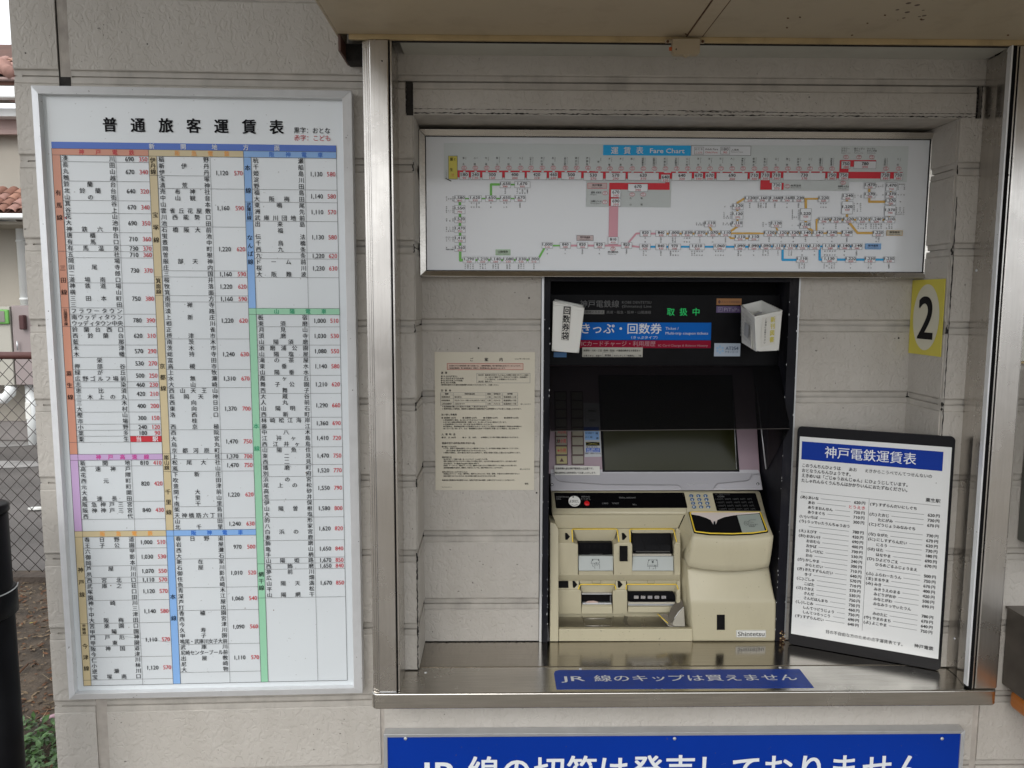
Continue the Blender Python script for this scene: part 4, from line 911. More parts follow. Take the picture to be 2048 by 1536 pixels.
for i, c in enumerate('運賃'): S.tp(KB_, c, *N(142+i*80, 455), 4.6, bold=.03)
for i, (t, x1) in enumerate((('● 大 人(12才以上)', 445), ('● 小 児(6才以上12才未満)', 575), ('● 幼 児(1才以上6才未満)', 550), ('● 乳 児(1才未満)', 415))): ln(N, 120, 524+i*43, x1, t, 3.6, .03)
ln(N, 120, 696, 1275, '※乗車券を紛失された場合は再度運賃をお支払いいただきますので、ご注意ください。', 3.4)
u = (*S.uv(*N(832, 462)), *S.uv(*N(1900, 660))); S.outline(('box_outlines', M_GREYI), *u, .0006, 2)
for y, x, x1, t in ((500, 870, 1870, '【幼児】 乗車券を所持する6才以上の旅客に同伴されている場合'), (543, 1000, 1865, 'は、2名まで無料です。幼児だけでの旅行、団体乗車と'), (587, 1000, 1640, 'しての旅行は、小児運賃をいただきます。'), (630, 870, 1150, '【乳児】 無料です。')): ln(N, x, y, x1, t, 3.5, .02)
for i, c in enumerate('回数券'): S.tp(KB_, c, *N(142+i*80, 810), 4.6, bold=.03)
u = (*S.uv(*N2(105, 52)), *S.uv(*N2(1655, 312))); S.outline(('box_outlines', M_GREYI), *u, .0006, 2)
for y in (100, 172, 242): S.rect(('box_outlines', M_GREYI), S.uv(*N2(105, y))[0], S.uv(*N2(105, y))[1]-.00025, S.uv(*N2(1655, y))[0], S.uv(*N2(105, y))[1]+.00025, 2)
for x in (366, 1018, 1138, 1346): S.rect(('box_outlines', M_GREYI), S.uv(*N2(x, 52))[0]-.00025, S.uv(*N2(x, 52))[1], S.uv(*N2(x, 52))[0]+.00025, S.uv(*N2(x, 312))[1], 2)
for y, r in ((78, ('種類', '利用可能日時', '枚数', '発売区分', '発売額')), (140, ('普通回数券', '毎日終日', '11枚', '大人/小児', '普通運賃の10倍')), (208, ('時差回数券', '平日ダイヤ10〜16時および土休日ダイヤ終日', '12枚', '大人のみ', '普通運賃の10倍')), (277, ('土休日回数券', '土休日ダイヤ', '14枚', '大人のみ', '普通運賃の10倍'))):
    for (x0, x1), t in zip(((130, 340), (390, 995), (1045, 1115), (1170, 1310), (1370, 1625)), r):
        if y == 78: xm = (x0+x1)/2; S.tp(KB_, t, *N2(xm, y), 3.6, min(len(t)*3.4, 20), res=1, bold=.02, layer=3)
        else: w = min((x1-x0)/9.99, len(t)*3.4); S.tp(KB_, t, *N2(x0, y), 3.5, w, al='l', res=1, bold=.02, layer=3)
ln(N2, 145, 333, 1050, '※ 有効期間は購入日の翌月から起算して第3月の末日まで。', 3.4); ln(N2, 145, 377, 1730, '※ 乗車時刻は入場時刻、乗車時の運賃利用は運賃時刻が上記時間帯のときに限りご利用いただけます。', 3.4)
ln(N2, 130, 492, 440, '払い戻し手数料', 4.4, .03)
ln(N2, 130, 556, 415, '● 普通券 180円', 3.8, .03); ln(N2, 550, 556, 830, '● 回数券 220円', 3.8, .03); ln(N2, 965, 556, 1248, '● 定期券 220円', 3.8, .03); ln(N2, 1380, 556, 1662, '● 団体券 220円', 3.8, .03)
for y, x1, t in ((600, 1140, '※ 有効期間外の場合、払い戻しができませんのでご注意ください。'), (643, 1430, '※ 払い戻し金額は券面利用区間・日数により、払い戻しができない場合がございます。'), (686, 1160, '※ 企画乗車券については、別に定める払戻手数料をいただきます。'), (728, 1735, '● 定期券は、使用経過月数(1か月未満は1か月とします)ごとに相当する定期運賃と手数料を発売額から'), (770, 1690, '　差し引いて払い戻します。なお、使用開始日を含めて7日以内に不要となった場合は、別に定めます。')): ln(N2, 168, y, x1, t, 3.4)
for i, c in enumerate('入場料金'): S.tp(KB_, c, *N2(150+i*79, 886), 4.6, bold=.03)
ln(N2, 135, 948, 415, '● 大　人 180円', 3.8, .03); ln(N2, 550, 948, 820, '● 小　児　90円', 3.8, .03); ln(N2, 918, 946, 1675, '※2時間をこえる毎に同額入場料金をいただきます。', 3.3)
ln(N3, 138, 163, 800, '普通手回り品料金(有料手回り品)', 4.2, .03); ln(N3, 138, 232, 428, '●1個につき280円', 3.8, .02)
for y, x, x1, t in ((268, 172, 1680, '※ 子犬、猫等の小動物(猛獣およびヘビの類を除く)であって、必ず専用の容器に収納することとします。'), (312, 225, 1020, '(他のお客様に危害や迷惑を与えるおそれのないもの)'), (354, 172, 1710, '※ 専用の容器は、3辺の最大の和が120cm以内かつ、専用の容器に収納した重さは10kg以内とします。'),
                    (484, 172, 1055, '身の回り品として携帯する傘、杖、ハンドバッグ、ショルダーバッグ等。'), (525, 172, 1632, '乗車上支障を生ずるおそれがないと認められる物品に限り、1辺の長さが最大2m以内でかつ、3辺の最大の和が'), (570, 172, 885, '250cm以内で、その重量が30kg以内の物品を2個まで。'), (610, 172, 1640, '自転車、サーフボード、楽器などについては、解体または折りたたんで専用の袋やケースに収納したものに限ります。'), (655, 172, 1360, '身体障害者補助犬(盲導犬、聴導犬、介助犬)については、無料で随伴させることができます。'),
                    (775, 172, 1692, '危険品(ガソリン・灯油・爆竹等)、暖炉およびコンロ、死体、動物、不潔または臭気を発するもの'), (820, 172, 1215, '車両を破損するおそれのあるもの、他のお客様に迷惑をおよぼすおそれのあるもの等。'), (902, 142, 1600, '乗車券及び駅構内の安全確保のため、係員が手回り品の確認・点検をさせていただくことがあります。')): ln(N3, x, y, x1, t, 3.3)
ln(N3, 140, 445, 330, '無料手回り品', 3.8, .03); ln(N3, 145, 738, 648, '車内に持ち込むことができないもの', 3.8, .02); ln(N3, 1795, 973, 1865, '駅長', 3.8, .03); ln(N3, 138, 1040, 338, 'SK-2021-07-16', 2.8, 0)
for Z, x, y in ((N2, 1712, 282), (N3, 1698, 682)): ln(Z, x, y, x+200, '詳しくはこちら', 3.2, .02)
S.build()

# ================================================================== NUMBER PLATE "2" on the right return of the recess
pl = empty('number_plate', P(1868, 640, 1.56), 'yellow number plate with a large black 2 on the side wall of the recess', 'sign')
px_ = XR-.0032; y0_, y1_ = 1.4975, 1.617
z1_ = 1.5450; z0_ = 1.3920
box('plate', (px_-.0012, y0_, z0_), (px_, y1_, z1_), M_YELL, pl)
S = Sheet(V((px_-.0013, y1_, z1_)), (0, -1, 0), (0, 0, -1), pl, .0003); S.n = V((-1, 0, 0))
S.ell(('oval', mat('cream oval', (.62, .60, .48), .4, var=.03)), (y1_-y0_)/2, (z1_-z0_)*.5, .048, .067, 1, 40)
S.text(('numeral', M_K, 2), '2', (y1_-y0_)/2, (z1_-z0_)*.5+.001, .122, w=.054, bold=.03, res=6)
S.build()

# ================================================================== BLUE SIGN BELOW THE COUNTER
bs = empty('blue_notice_board', P(1350, 1500, 1.47), 'large blue notice board with white lettering below the steel counter', 'sign board')
bx0, bx1, bz1 = P(767, 1467, 1.47).x, P(1930, 1463, 1.47).x, .6295
box('panel', (bx0+.003, 1.4725, .42), (bx1-.003, 1.4925, bz1-.003), M_BLUE, bs)
bars(lambda u, v, h: V((bx0+u, 1.4925-h, bz1-v)), 0, 0, bx1-bx0, bz1-.417, .0075, .024, M_ALUG, bs, lip=.0015)
S = Sheet(V((0, 1.4722, 0)), (1, 0, 0), (0, 0, -1), bs, .0005)
ztop = P(1300, 1512, 1.472).z; em = .0720; vc = -(ztop-em*.46)
S.text(('white_character', M_W, 1), 'JR', S.uv(838, 1500)[0], vc+.003, em*1.04, w=.079, al='l', bold=.028, res=4)
t = '線の切符は発売しておりません'
for i, c in enumerate(t):
    x = S.uv(967+i*65.7, 1500)[0]; S.text(('white_character', M_W, 1), c, x, vc, em, bold=.030, res=4, sx=.90)
S.build()
for px in (811, 1349, 1884):
    disc('screw_head', P(px, 1477, 1.4715), (0, -1, 0), .0036, .0022, M_ALUG, bs, seg=16, dome=True)

# ================================================================== BRAILLE FARE BOARD (stands on the counter)
bb = empty('standing_fare_board', (.77, 1.55, .757), 'black bordered white fare board leaning on the counter beside the ticket machine', 'sign board')
byaw, bww, bhh, btl = -.451, .2925, .4805, .010
be = V((math.cos(byaw), math.sin(byaw), 0)); bb_ = V((-be.y, be.x, 0)); bup = V((0, 0, 1))*math.cos(btl)+bb_*math.sin(btl)
BBO = V((.6330, 1.5990, .7560)); bn = be.cross(bup)          # outward
if bn.dot(CAM-BBO) < 0: bn = -bn
def TBB(u, v, h): return BBO + bup*bhh + be*u - bup*v + bn*h
def rrect(u0, v0, u1, v1, r, n=5):
    pts = []
    for cx, cy, a0 in ((u0+r, v0+r, math.pi/2), (u0+r, v1-r, math.pi), (u1-r, v1-r, 1.5*math.pi), (u1-r, v0+r, 0)):
        for i in range(n+1):
            a = a0+(math.pi/2)*i/n; pts.append((cx+r*math.cos(a), cy-r*math.sin(a)))
    return pts
prism('backing_board', [TBB(a, b, -.0005) for a, b in rrect(0, 0, bww, bhh, .009)], -bn*.006, mat('satin black acrylic', (.009, .009, .011), .3, var=.1, spec=.15), bb, .0006)
S = Sheet(TBB(0, 0, 0), be, -bup, bb, .0005)
w0 = S.uv(1593, 871); w1 = S.uv(1881, 1310)
prism('white_panel', [TBB(a, b, .0008) for a, b in ((.0055, .0215), (.0055, bhh-.0245), (bww-.0055, bhh-.0245), (bww-.0055, .0215))], -bn*.0011, mat('white enamel', (.72, .73, .72), .22, var=.02, coat=.2), bb)
S = Sheet(TBB(0, 0, .0010), be, -bup, bb, .0003)
B = lambda x, y: (1560+x/3.011, 840+y/3.011)
h0 = S.uv(*B(133, 128)); h1 = S.uv(*B(977, 312)); hb = S.uv(*B(133, 237))
S.rect(('blue_band', M_BLUE), h0[0], h0[1], h1[0], hb[1], 1)
ta = S.uv(*B(272, 205)); tb = S.uv(*B(822, 240)); S.text(('white_lettering', M_W), '神戸電鉄運賃表', (h0[0]+h1[0])/2-.0005, (h0[1]+hb[1])/2, .0262, w=tb[0]-ta[0], bold=.018, res=3, layer=2)
KK = ('black_lettering', M_K); RR = ('red_lettering', M_R)
def _bt(x, y, t, x1=None, h=.0084, al='l', key=KK, b=.014):
    u, v = S.uv(*B(x, y)); w = None
    if x1: w = S.uv(*B(x1, y))[0]-u
    S.text(key, t, u, v, h, w=w, al=al, bold=b, res=2)
l0 = S.uv(*B(135, 272))
for i, (t, x0, x1) in enumerate((('このうんちんひょうは', 135, 365), ('おとなうんちんひょうです。', 133, 425), ('えきめいは「ごじゅうおんじゅん」にひょうじしています。', 132, 770), ('たしゃれんらくうんちんはかかりいんにおたずねください。', 130, 768))):
    u0 = S.uv(*B(x0, 272+i*32))[0]; u1 = S.uv(*B(x1, 300+i*32))[0]; S.text(KK, t, u0, l0[1]+i*.01085, .0090, w=u1-u0, al='l', bold=.025)
S.text(KK, 'あお', S.uv(*B(416, 300))[0], l0[1], .0088, w=.0150, al='l', bold=.012); ua = S.uv(*B(512, 310))[0]; S.text(KK, 'えきからこうべでんてつせんないの', ua, l0[1], .0088, w=S.uv(*B(915, 340))[0]-ua, al='l', bold=.012)
r0v = S.uv(*B(128, 462))[1]; r25 = S.uv(*B(107, 1178))[1]; rp = (r25-r0v)/25
la = S.uv(*B(125, 432)); lb = S.uv(*B(965, 522)); S.line(('rules', M_GREYI), (la[0], la[1]), (lb[0], la[1]+.0005), .0007, 1)
lc = S.uv(*B(530, 480)); ld = S.uv(*B(502, 1257)); um = (lc[0]+ld[0])/2; S.line(('rules', M_GREYI), (um, la[1]), (um, r25+rp*.9), .0006, 1)
us = S.uv(*B(966, 492)); S.text(KK, '粟生駅', us[0], us[1]-.001, .0088, al='r', bold=.02)
UL, UL2, ULP = S.uv(*B(124, 462))[0], S.uv(*B(172, 468))[0], S.uv(*B(513, 498))[0]
UR, UR2, URP = S.uv(*B(543, 505))[0], S.uv(*B(595, 512))[0], S.uv(*B(961, 580))[0]
left = [('あ', 'あいな', '620'), ('', 'あお', None), ('', 'ありまおんせん', '730'), ('', 'ありまぐち', '710'), ('い', 'いちば', '300'), ('う', 'うっでぃたうんちゅうおう', ''), ('', '', '780'), ('え', 'えびす', '420'), ('お', 'おおいけ', '690'), ('', 'おおむら', '400'), ('', 'おかば', '730'), ('', 'おしべだに', '530'), ('', 'おの', '240'),
        ('か', 'かしやま', '300'), ('', 'からとだい', '710'), ('き', 'きたすずらんだい', '640'), ('', 'きづ', '570'), ('こ', 'ごしゃ', '710'), ('', 'こばた', '570'), ('さ', 'さかえ', '530'), ('', 'さんだ', '750'), ('', 'さんだほんまち', '750'), ('し', 'しじみ', '460'), ('', 'しんてつどうじょう', '750'), ('', 'しんてつろっこう', '690'), ('す', 'すずらんだい', '640')]
right = [('す', 'すずらんだいにしぐち', ''), ('', '', '620'), ('た', 'たおじ', '730'), ('', 'たにがみ', '670'), ('と', 'どうじょうみなみぐち', ''), ('', '', '730'), ('な', 'ながた', '670'), ('に', 'にしすずらんだい', '620'), ('', 'にろう', '730'), ('は', 'はた', '180'), ('', 'はなやま', '690'), ('ひ', 'ひよどりごえ', '670'), ('', 'ひろのごるふじょうまえ', ''), ('', '', '500'),
         ('ふ', 'ふらわーたうん', '750'), ('ま', 'まるやま', '670'), ('み', 'みき', '400'), ('', 'みきうえのまる', '420'), ('', 'みどりがおか', '500'), ('', 'みなとがわ', '690'), ('', 'みなみうっでぃたうん', ''), ('', '', '780'), ('', 'みのたに', '670'), ('や', 'やまのまち', '640'), ('よ', 'よこやま', '750')]
def rows(lst, U, U2, UPR, v0):
    for i, (k, t, p) in enumerate(lst):
        v = v0+rp*i; hh = .0076
        if k: S.text(KK, '('+k+')', U, v, hh, al='l', bold=.034, w=.0132)
        e = U2+.003
        if t: S.text(KK, t, U2, v, hh, al='l', bold=.034, sx=.93); e = U2+len(t)*hh*.93+.003
        if p is None: S.text(RR, 'とうえき', UPR, v, .0082, al='r', bold=.02); S.line(('rules', M_GREYI), (e, v), (UPR-.036, v), .0008, 1); continue
        if p:
            S.text(KK, '円', UPR, v, hh, al='r', bold=.034); S.text(KK, p, UPR-.0088, v, hh*1.12, al='r', bold=.034, sx=.98)
            S.line(('rules', M_GREYI), (e, v), (UPR-.0275, v), .0008, 1)
rows(left, UL, UL2, ULP, r0v); rows(right, UR, UR2, URP, S.uv(*B(545, 505))[1])
ub = S.uv(*B(278, 1262)); S.text(KK, '目の不自由な方のための点字運賃表です。', ub[0], r25+rp*2.35, .0088, w=S.uv(*B(740, 1320))[0]-ub[0], al='l', bold=.012)
ub = S.uv(*B(808, 1355)); S.text(KK, '神戸電鉄', ub[0], ub[1]+.001, .0088, w=S.uv(*B(924, 1370))[0]-ub[0], al='l', bold=.02)
S.build()

# ================================================================== TICKET MACHINE
tm = empty('ticket_machine', P(1320, 1283, 1.62), 'beige and black ticket vending machine set into the wall behind the steel counter', 'ticket machine')
ZM0, ZM1 = .7552, 1.5515
for n, (x0, x1) in (('frame_side', (.0952, .1078)), ('frame_side', (.6090, .6290))):
    box(n, (x0, 1.612, ZM0), (x1, 1.93, ZM1), M_BLACKF, tm, .0008)
box('frame_top', (.1080, 1.6125, 1.5400), (.6088, 1.93, ZM1), M_BLACKF, tm)
box('edge_trim', (.0895, 1.6150, ZM0), (.0948, 1.6200, ZM1), M_ALUG, tm, .0004)
box('edge_trim', (.6294, 1.6150, ZM0), (.6332, 1.6200, ZM1), M_ALUG, tm, .0004)
box('cabinet_back', (.1080, 1.92, ZM0), (.6088, 1.93, 1.5398), M_DARK, tm)
box('cabinet_floor', (.1080, 1.70, ZM0), (.6088, 1.919, ZM0+.004), M_DARK, tm)
rr = [P(1583, 1255, 1.611), P(1586, 1272, 1.611)]
for i in range(26):
    c = V((.629+random.uniform(-.010, .0015), 1.6116, .757+random.random()**2*.022))
    disc('rust_flake', c, (0, -1, 0), random.uniform(.0008, .0022), .0005, random.choice([M_RUST, M_TRIM]), tm, seg=6)
for i in range(60):      # paint chips on the frame
    sx_ = random.choice([.6285, .6095, .1074, .0960]); c = V((sx_+random.uniform(-.0015, .0003), 1.6117, random.uniform(.78, 1.5)))
    disc('paint_chip', c, (0, -1, 0), random.uniform(.0003, .0009), .0003, M_ALUG, tm, seg=5, ry=random.uniform(.0005, .003), ax=(1, 0, 0))

# header panel
YH = 1.660
box('header_panel', (.1082, YH, 1.360), (.6085, YH+.04, 1.5135), M_BLACKP, tm, .001)
box('header_top', (.1082, YH+.03, 1.5140), (.6085, YH+.20, 1.5396), M_DARK, tm)
S = Sheet(V((0, YH, 0)), (1, 0, 0), (0, 0, -1), tm, .0004)
DG = ('grey_lettering', mat('dim grey print', (.10, .10, .10), .5, var=0)); HW = ('white_lettering', M_W)
S.tp(DG, '神戸電鉄線', 1199, 608, 15.5, 78, bold=.012)
S.tp(DG, 'KOBE DENTETSU', 1244, 604.6, 7.4, 58.5, al='l'); S.tp(DG, '(Shintetsu) Line', 1244, 612.4, 7.4, 58.5, al='l')
S.rectp(('grey_patch', mat('dim grey patch', (.16, .16, .15), .5, var=0), 2), 1162, 620.5, 1208.6, 628.2, 1)
S.tp(('black_lettering', M_K), '新開地のりかえ', 1186, 624.3, 6.2, 42, res=1); S.tp(DG, '高速・阪急・阪神・山陽連絡', 1213, 624.5, 6.6, 89, al='l', bold=.01)
for i, c in enumerate('取扱中'): S.tp(('green_character', M_LEDG, 1), c, 1341.5+i*25.2, 624, 16.5, bold=.012)
S.rectp(('blue_band', mat('header blue', (.0, .12, .50), .35, var=0, spec=.1), 2), 1108, 645, 1422, 680, 1)
S.rectp(('red_band', mat('header red', (.26, .002, .025), .35, var=0, spec=.1), 2), 1108, 680.8, 1421.3, 696, 1)
S.tp(HW, 'きっぷ・回数券', 1243, 657.5, 22.5, 160, bold=.02); S.tp(HW, '（きっぷタイプ）', 1288.5, 675, 6.4, 52)
S.tp(HW, 'Ticket /', 1331, 656.8, 7.6, 26, al='l'); S.tp(HW, 'Multi-trip coupon tickets', 1331, 666.3, 7.6, 85, al='l')
S.tp(('rose_lettering', mat('rose ink', (.42, .22, .26), .5, var=0)), 'ICカードチャージ・利用履歴', 1163, 687.3, 11.4, 148, al='l')
S.tp(('rose_lettering', MATS['rose ink']), 'IC Card Charge & Balance History', 1316.5, 690.8, 6, 99, al='l')
S.rectp(('paper_sticker', mat('shaded paper', (.42, .41, .36), .6, var=.05), 2), 1164.5, 694.8, 1285.2, 714, 2)
S.tp(('black_lettering', M_K), '新開地・元町・三宮（阪神・阪急）の連絡回数券をお買求めの', 1167, 701, 4.6, 114, al='l', layer=3, res=1, bold=.02)
S.tp(('black_lettering', M_K), 'お客さまは、画面の', 1167, 711.4, 4.2, 36, al='l', layer=3, res=1, bold=.02); S.tp(('black_lettering', M_K), 'をタッチして「新開地」・「神', 1228, 711.4, 4.2, 54, al='l', layer=3, res=1, bold=.02)
S.outline(('box_outlines', M_GREYI), *S.uv(1205, 704.8), *S.uv(1225.5, 713.4), .0005, 3); S.tp(('black_lettering', M_K), '神戸高速', 1215.5, 710.5, 4, 12, layer=3, res=1, bold=.04)
S.rectp(('orange_sticker', mat('dark orange film', (.30, .12, .02), .4, var=.03), 2), 1433, 597, 1483, 610, 1)
S.tp(('brown_lettering', mat('brown ink', (.08, .02, .01), .5, var=0)), 'スルッとKANSAI', 1442, 603.6, 5.6, 38, al='l', bold=.02); S.tp(('brown_lettering', MATS['brown ink']), '♦', 1438.6, 603.6, 8)
S.rectp(('purple_sticker', mat('dark purple film', (.085, .05, .15), .4, var=.03), 2), 1432.5, 612.4, 1482, 625.4, 1)
S.tp(('lilac_lettering', mat('lilac ink', (.28, .25, .34), .5, var=0)), 'PiTaPa', 1448, 619.2, 10.5, 31, al='l', bold=.01)
S.outline(('lilac_lettering', MATS['lilac ink']), *S.uv(1436, 614.6), *S.uv(1444.6, 623.4), .0007, 2); S.tp(('lilac_lettering', MATS['lilac ink']), 'P', 1440.3, 619.2, 7)
S.rectp(('blue_sticker', mat('blue film', (.03, .14, .34), .4, var=.03), 2), 1107.5, 704.5, 1133, 714.4, 1)
S.build()
at_ = [P(x, y, YH-.0008) for x, y in ((1429, 686.3), (1428, 712.6), (1480, 712.6), (1481, 686.8))]
prism('code_sticker', at_, (0, .0006, 0), mat('pale blue film', (.40, .47, .56), .35, var=.04), tm)
S = Sheet(V((0, YH-.0010, 0)), (1, 0, 0), (0, 0, -1), tm, .0003)
S.tp(('navy_lettering', mat('navy ink', (.02, .05, .12), .4, var=0)), 'AT254', 1451, 696.6, 10.2, 25.5, al='l', bold=.012); S.tp(('navy_lettering', MATS['navy ink']), 'チタンコード', 1450, 704, 5.2, 26, al='l', bold=.012)
for dx, dy in ((0, -6), (5.2, -3), (5.2, 3), (0, 6), (-5.2, 3), (-5.2, -3)):
    u, v = S.uv(1440+dx, 699+dy); S.ell(('blue_ring', M_CYAN, S.nid()), u, v, .0021, .0021, 1, 12, w=.0006)
S.build()

# smoked visor
def smoked():
    m = D.materials.new('smoked acrylic'); m.use_nodes = True; nt = m.node_tree; n = nt.nodes; l = nt.links
    b = n['Principled BSDF']; b.inputs['Base Color'].default_value = (.006, .006, .007, 1); b.inputs['Roughness'].default_value = .12
    b.inputs['Alpha'].default_value = .66; b.inputs['Specular IOR Level'].default_value = .06
    return m
M_SMOKE = smoked(); M_SMOKE2 = smoked(); M_SMOKE2.node_tree.nodes['Principled BSDF'].inputs['Alpha'].default_value = .72
vt0, vt1, vb1, vb0 = P(1103, 733, 1.652), P(1507, 733, 1.652), P(1562, 857, 1.577), P(1101, 862, 1.577)
vt1.x = vb1.x = .6070; vt0.x = vb0.x = .1084
prism('visor', [vt0, vb0, vb1, vt1], (0, .0022, .0012), M_SMOKE, tm)
tube('visor_edge', [vb0+V((0, -.0002, -.0003)), vb1+V((0, -.0002, -.0003))], .0007, mat('visor edge', (.10, .09, .085), .3, var=0), tm, seg=6)
pb = P(1523, 940, 1.700)
prism('visor_side', [V((.6072, vt1.y, vt1.z)), V((.6072, vb1.y, vb1.z)), V((.6072, pb.y, pb.z)), V((.6072, 1.70, vt1.z))], (.0012, 0, 0), M_SMOKE2, tm)
prism('visor_side', [V((.1082, vt1.y, vt1.z)), V((.1082, vb1.y, vb1.z)), V((.1082, pb.y, pb.z)), V((.1082, 1.70, vt1.z))], (-.0008, 0, 0), M_SMOKE2, tm)
for q0, q1 in (((1519, 745), (1557, 845)), ):
    a = P(*q0, 1.655); b = P(*q1, 1.58); a.x = b.x = .6080; tube('visor_stay', [a, b], .0008, M_BLACKP, tm, seg=6)
a, b = P(1480, 800, 1.73), P(1520, 938, 1.70); 
tube('visor_rail', [V((.6055, 1.785, 1.30)), V((.6055, 1.700, b.z))], .0016, M_ALUG, tm, seg=8)

# tilted screen unit: a plane from (y=1.740, z at 940 px) back to y=1.805
s0 = P(1300, 942, 1.740); s1 = P(1300, 752, 1.808)
sup = (s1-s0); sup.x = 0; sup.normalize(); sn = V((1, 0, 0)).cross(sup)
if sn.dot(CAM-s0) < 0: sn = -sn
so = V((0, s0.y, s0.z))
SS = Sheet(so, (1, 0, 0), -sup, tm, .0004)
def onS(x, y, h=0): u, v = SS.uv(x, y); return SS.o + SS.ex*u + SS.ey*v + SS.n*h
def sbox(name, px, h, d, m, bevel=0., **k): return prism(name, [onS(x, y, h) for x, y in px], -SS.n*d, m, tm, bevel, **k)
pl_, pr_ = onS(1101, 945).x, .6055
prism('screen_housing', [V((.1085, s0.y, s0.z))+sup*-.006, V((pr_, s0.y, s0.z))+sup*-.006, V((pr_, s1.y, s1.z))+sup*.03, V((.1085, s1.y, s1.z))+sup*.03], -SS.n*.06, M_PINK, tm, .001)
sc_px = [(1199, 752), (1207.5, 942.5), (1476.5, 942), (1462, 752)]
sbox('screen_bezel', [(1196, 750), (1205, 944), (1479, 943.5), (1464.5, 750)], .0012, .003, M_BLACKP, .0008)
def screenm():
    return mat('dark screen glass', (.026, .027, .009), .22, var=.05, vscale=4, spec=.22)
cq = [onS(x, y, .0022) for x, y in ((1201, 754), (1209.5, 941), (1474.5, 940.5), (1460, 754))]; gv = []; gf = []; gn = 14
for i in range(gn+1):
    for j in range(gn+1):
        a_, b_ = i/gn, j/gn; p = (cq[0]*(1-a_)+cq[1]*a_)*(1-b_)+(cq[3]*(1-a_)+cq[2]*a_)*b_
        gv.append(p+SS.n*(.010*(1-(2*a_-1)**2)*(1-(2*b_-1)**2)**.6))
for i in range(gn):
    for j in range(gn): gf.append((i*(gn+1)+j, (i+1)*(gn+1)+j, (i+1)*(gn+1)+j+1, i*(gn+1)+j+1))
obj('screen', gv, gf, screenm(), tm, smooth=True)
tube('screen_rim', [onS(1466, 800, .002), onS(1472.5, 938, .002)], .0008, M_ALUG, tm, seg=6)
M_BTN = mat('button brown surround', (.075, .04, .03), .4, var=.1); M_BTL = mat('button lens', (.27, .25, .19), .3, var=.05)
btn_txt = [None, None, 'red', 'people', 'red', 'people', 'yellow']
for c in range(2):
    for r in range(8):
        yb = 927.5-19.0*r*(1-.006*r); yt = yb-15.2
        x0 = (1112.5 if c == 0 else 1144.8)-.30*r*(1 if c == 0 else .8); x1 = x0+21.2
        sbox('button_surround', [(x0-2.4, yt-2.3), (x0-1.7, yb+2.3), (x1+2.2, yb+2.2), (x1+1.6, yt-2.4)], .0020, .002, M_BTN, .0005)
        sbox('button', [(x0, yt), (x0+.5, yb), (x1+.3, yb), (x1-.2, yt)], .0034, .002, mat('button yellow lens', (.34, .29, .10), .3, var=.1) if (c == 0 and r < 2) else M_BTL, .0004)
SS2 = Sheet(so+SS.n*.0036, (1, 0, 0), -sup, tm, .0003)
for r, (t, key) in enumerate((('▲', ('brown_lettering', MATS['brown ink'])), ('※小児', ('red_lettering', M_R)), ('大小児', ('red_lettering', M_R)), ('大小児', ('red_lettering', M_R)))):
    yb = 920-19*r; SS2.tp(key, t, 1123.5, yb, 9, 17 if r else 8, bold=.03, layer=1)
SS2.tp(('black_lettering', M_K), '大大', 1116.5, 882, 9, 7, bold=.04, layer=2)
SS2.build()
sbox('instruction_sticker', [(1165, 806), (1169.5, 914), (1203, 913.5), (1198, 806)], .0014, .0008, mat('pale film', (.50, .52, .54), .4, var=.03))
S = Sheet(so+SS.n*.0016, (1, 0, 0), -sup, tm, .0003)
S.poly(('blue_cell', M_SKYB, 2), [(1169.5, 862.5), (1170, 880), (1198.5, 880), (1198, 862.5)], 1); S.poly(('black_cell', M_K, 2), [(1171.5, 884), (1172, 891.5), (1199.5, 891.5), (1199, 884)], 1)
S.poly(('dark_blue_cell', M_BLUEB, 2), [(1172, 896), (1172.4, 904.5), (1200, 904.5), (1199.6, 896)], 1); S.poly(('dark_cell', M_BLUEB, 2), [(1167.5, 854), (1167.7, 861), (1197.8, 861), (1197.6, 854)], 1)
S.line(('yellow_cross', M_YELL), S.uv(1172, 884.6), S.uv(1199, 891), .0005, 2); S.line(('yellow_cross', M_YELL), S.uv(1172, 891), S.uv(1199, 884.6), .0005, 2)
kk = ('black_lettering', M_K)
S.tp(kk, 'スルッとKANSAIカード', 1170.5, 866, 3.6, 17, al='l', layer=2, res=1, bold=.02); S.tp(kk, 'ICカード・現金', 1170.5, 874.5, 3.6, 14, al='l', layer=2, res=1, bold=.02)
S.tp(kk, '7枚', 1196, 867, 4.6, 5, al='r', layer=2, res=1, bold=.03); S.tp(kk, '5枚', 1197, 876.5, 4.6, 5, al='r', layer=2, res=1, bold=.03)
S.tp(kk, '使えません', 1172, 894, 3, 24, al='l', layer=2, res=1, bold=.02); S.tp(HW, '現金・回数券・小児', 1174, 898.5, 3.2, 24, al='l', layer=2, res=1, bold=.02); S.tp(HW, '普通乗車券 できます', 1174, 902.5, 3.2, 24, al='l', layer=2, res=1, bold=.02)
S.tp(kk, '回数券・IC利用はできません', 1170, 907, 3, 32, al='l', layer=2, res=1, bold=.02)
S.tp(kk, '回数券', 1184, 822, 5.5, 14, layer=2, res=1, bold=.03); S.tp(kk, '高速線', 1185, 841, 5.5, 12, layer=2, res=1)
S.outline(('box_outlines', M_GREYI), *S.uv(1170, 817), *S.uv(1193, 829), .0005, 2); S.outline(('box_outlines', M_GREYI), *S.uv(1171, 834), *S.uv(1194, 848), .0005, 2)
S.build()
sbox('paper_sticker', [(1108, 931.5), (1109.5, 950.5), (1199, 950.5), (1198.5, 933)], .0075, .0006, M_PAPER)
S = Sheet(so+SS.n*.0078, (1, 0, 0), -sup, tm, .0003)
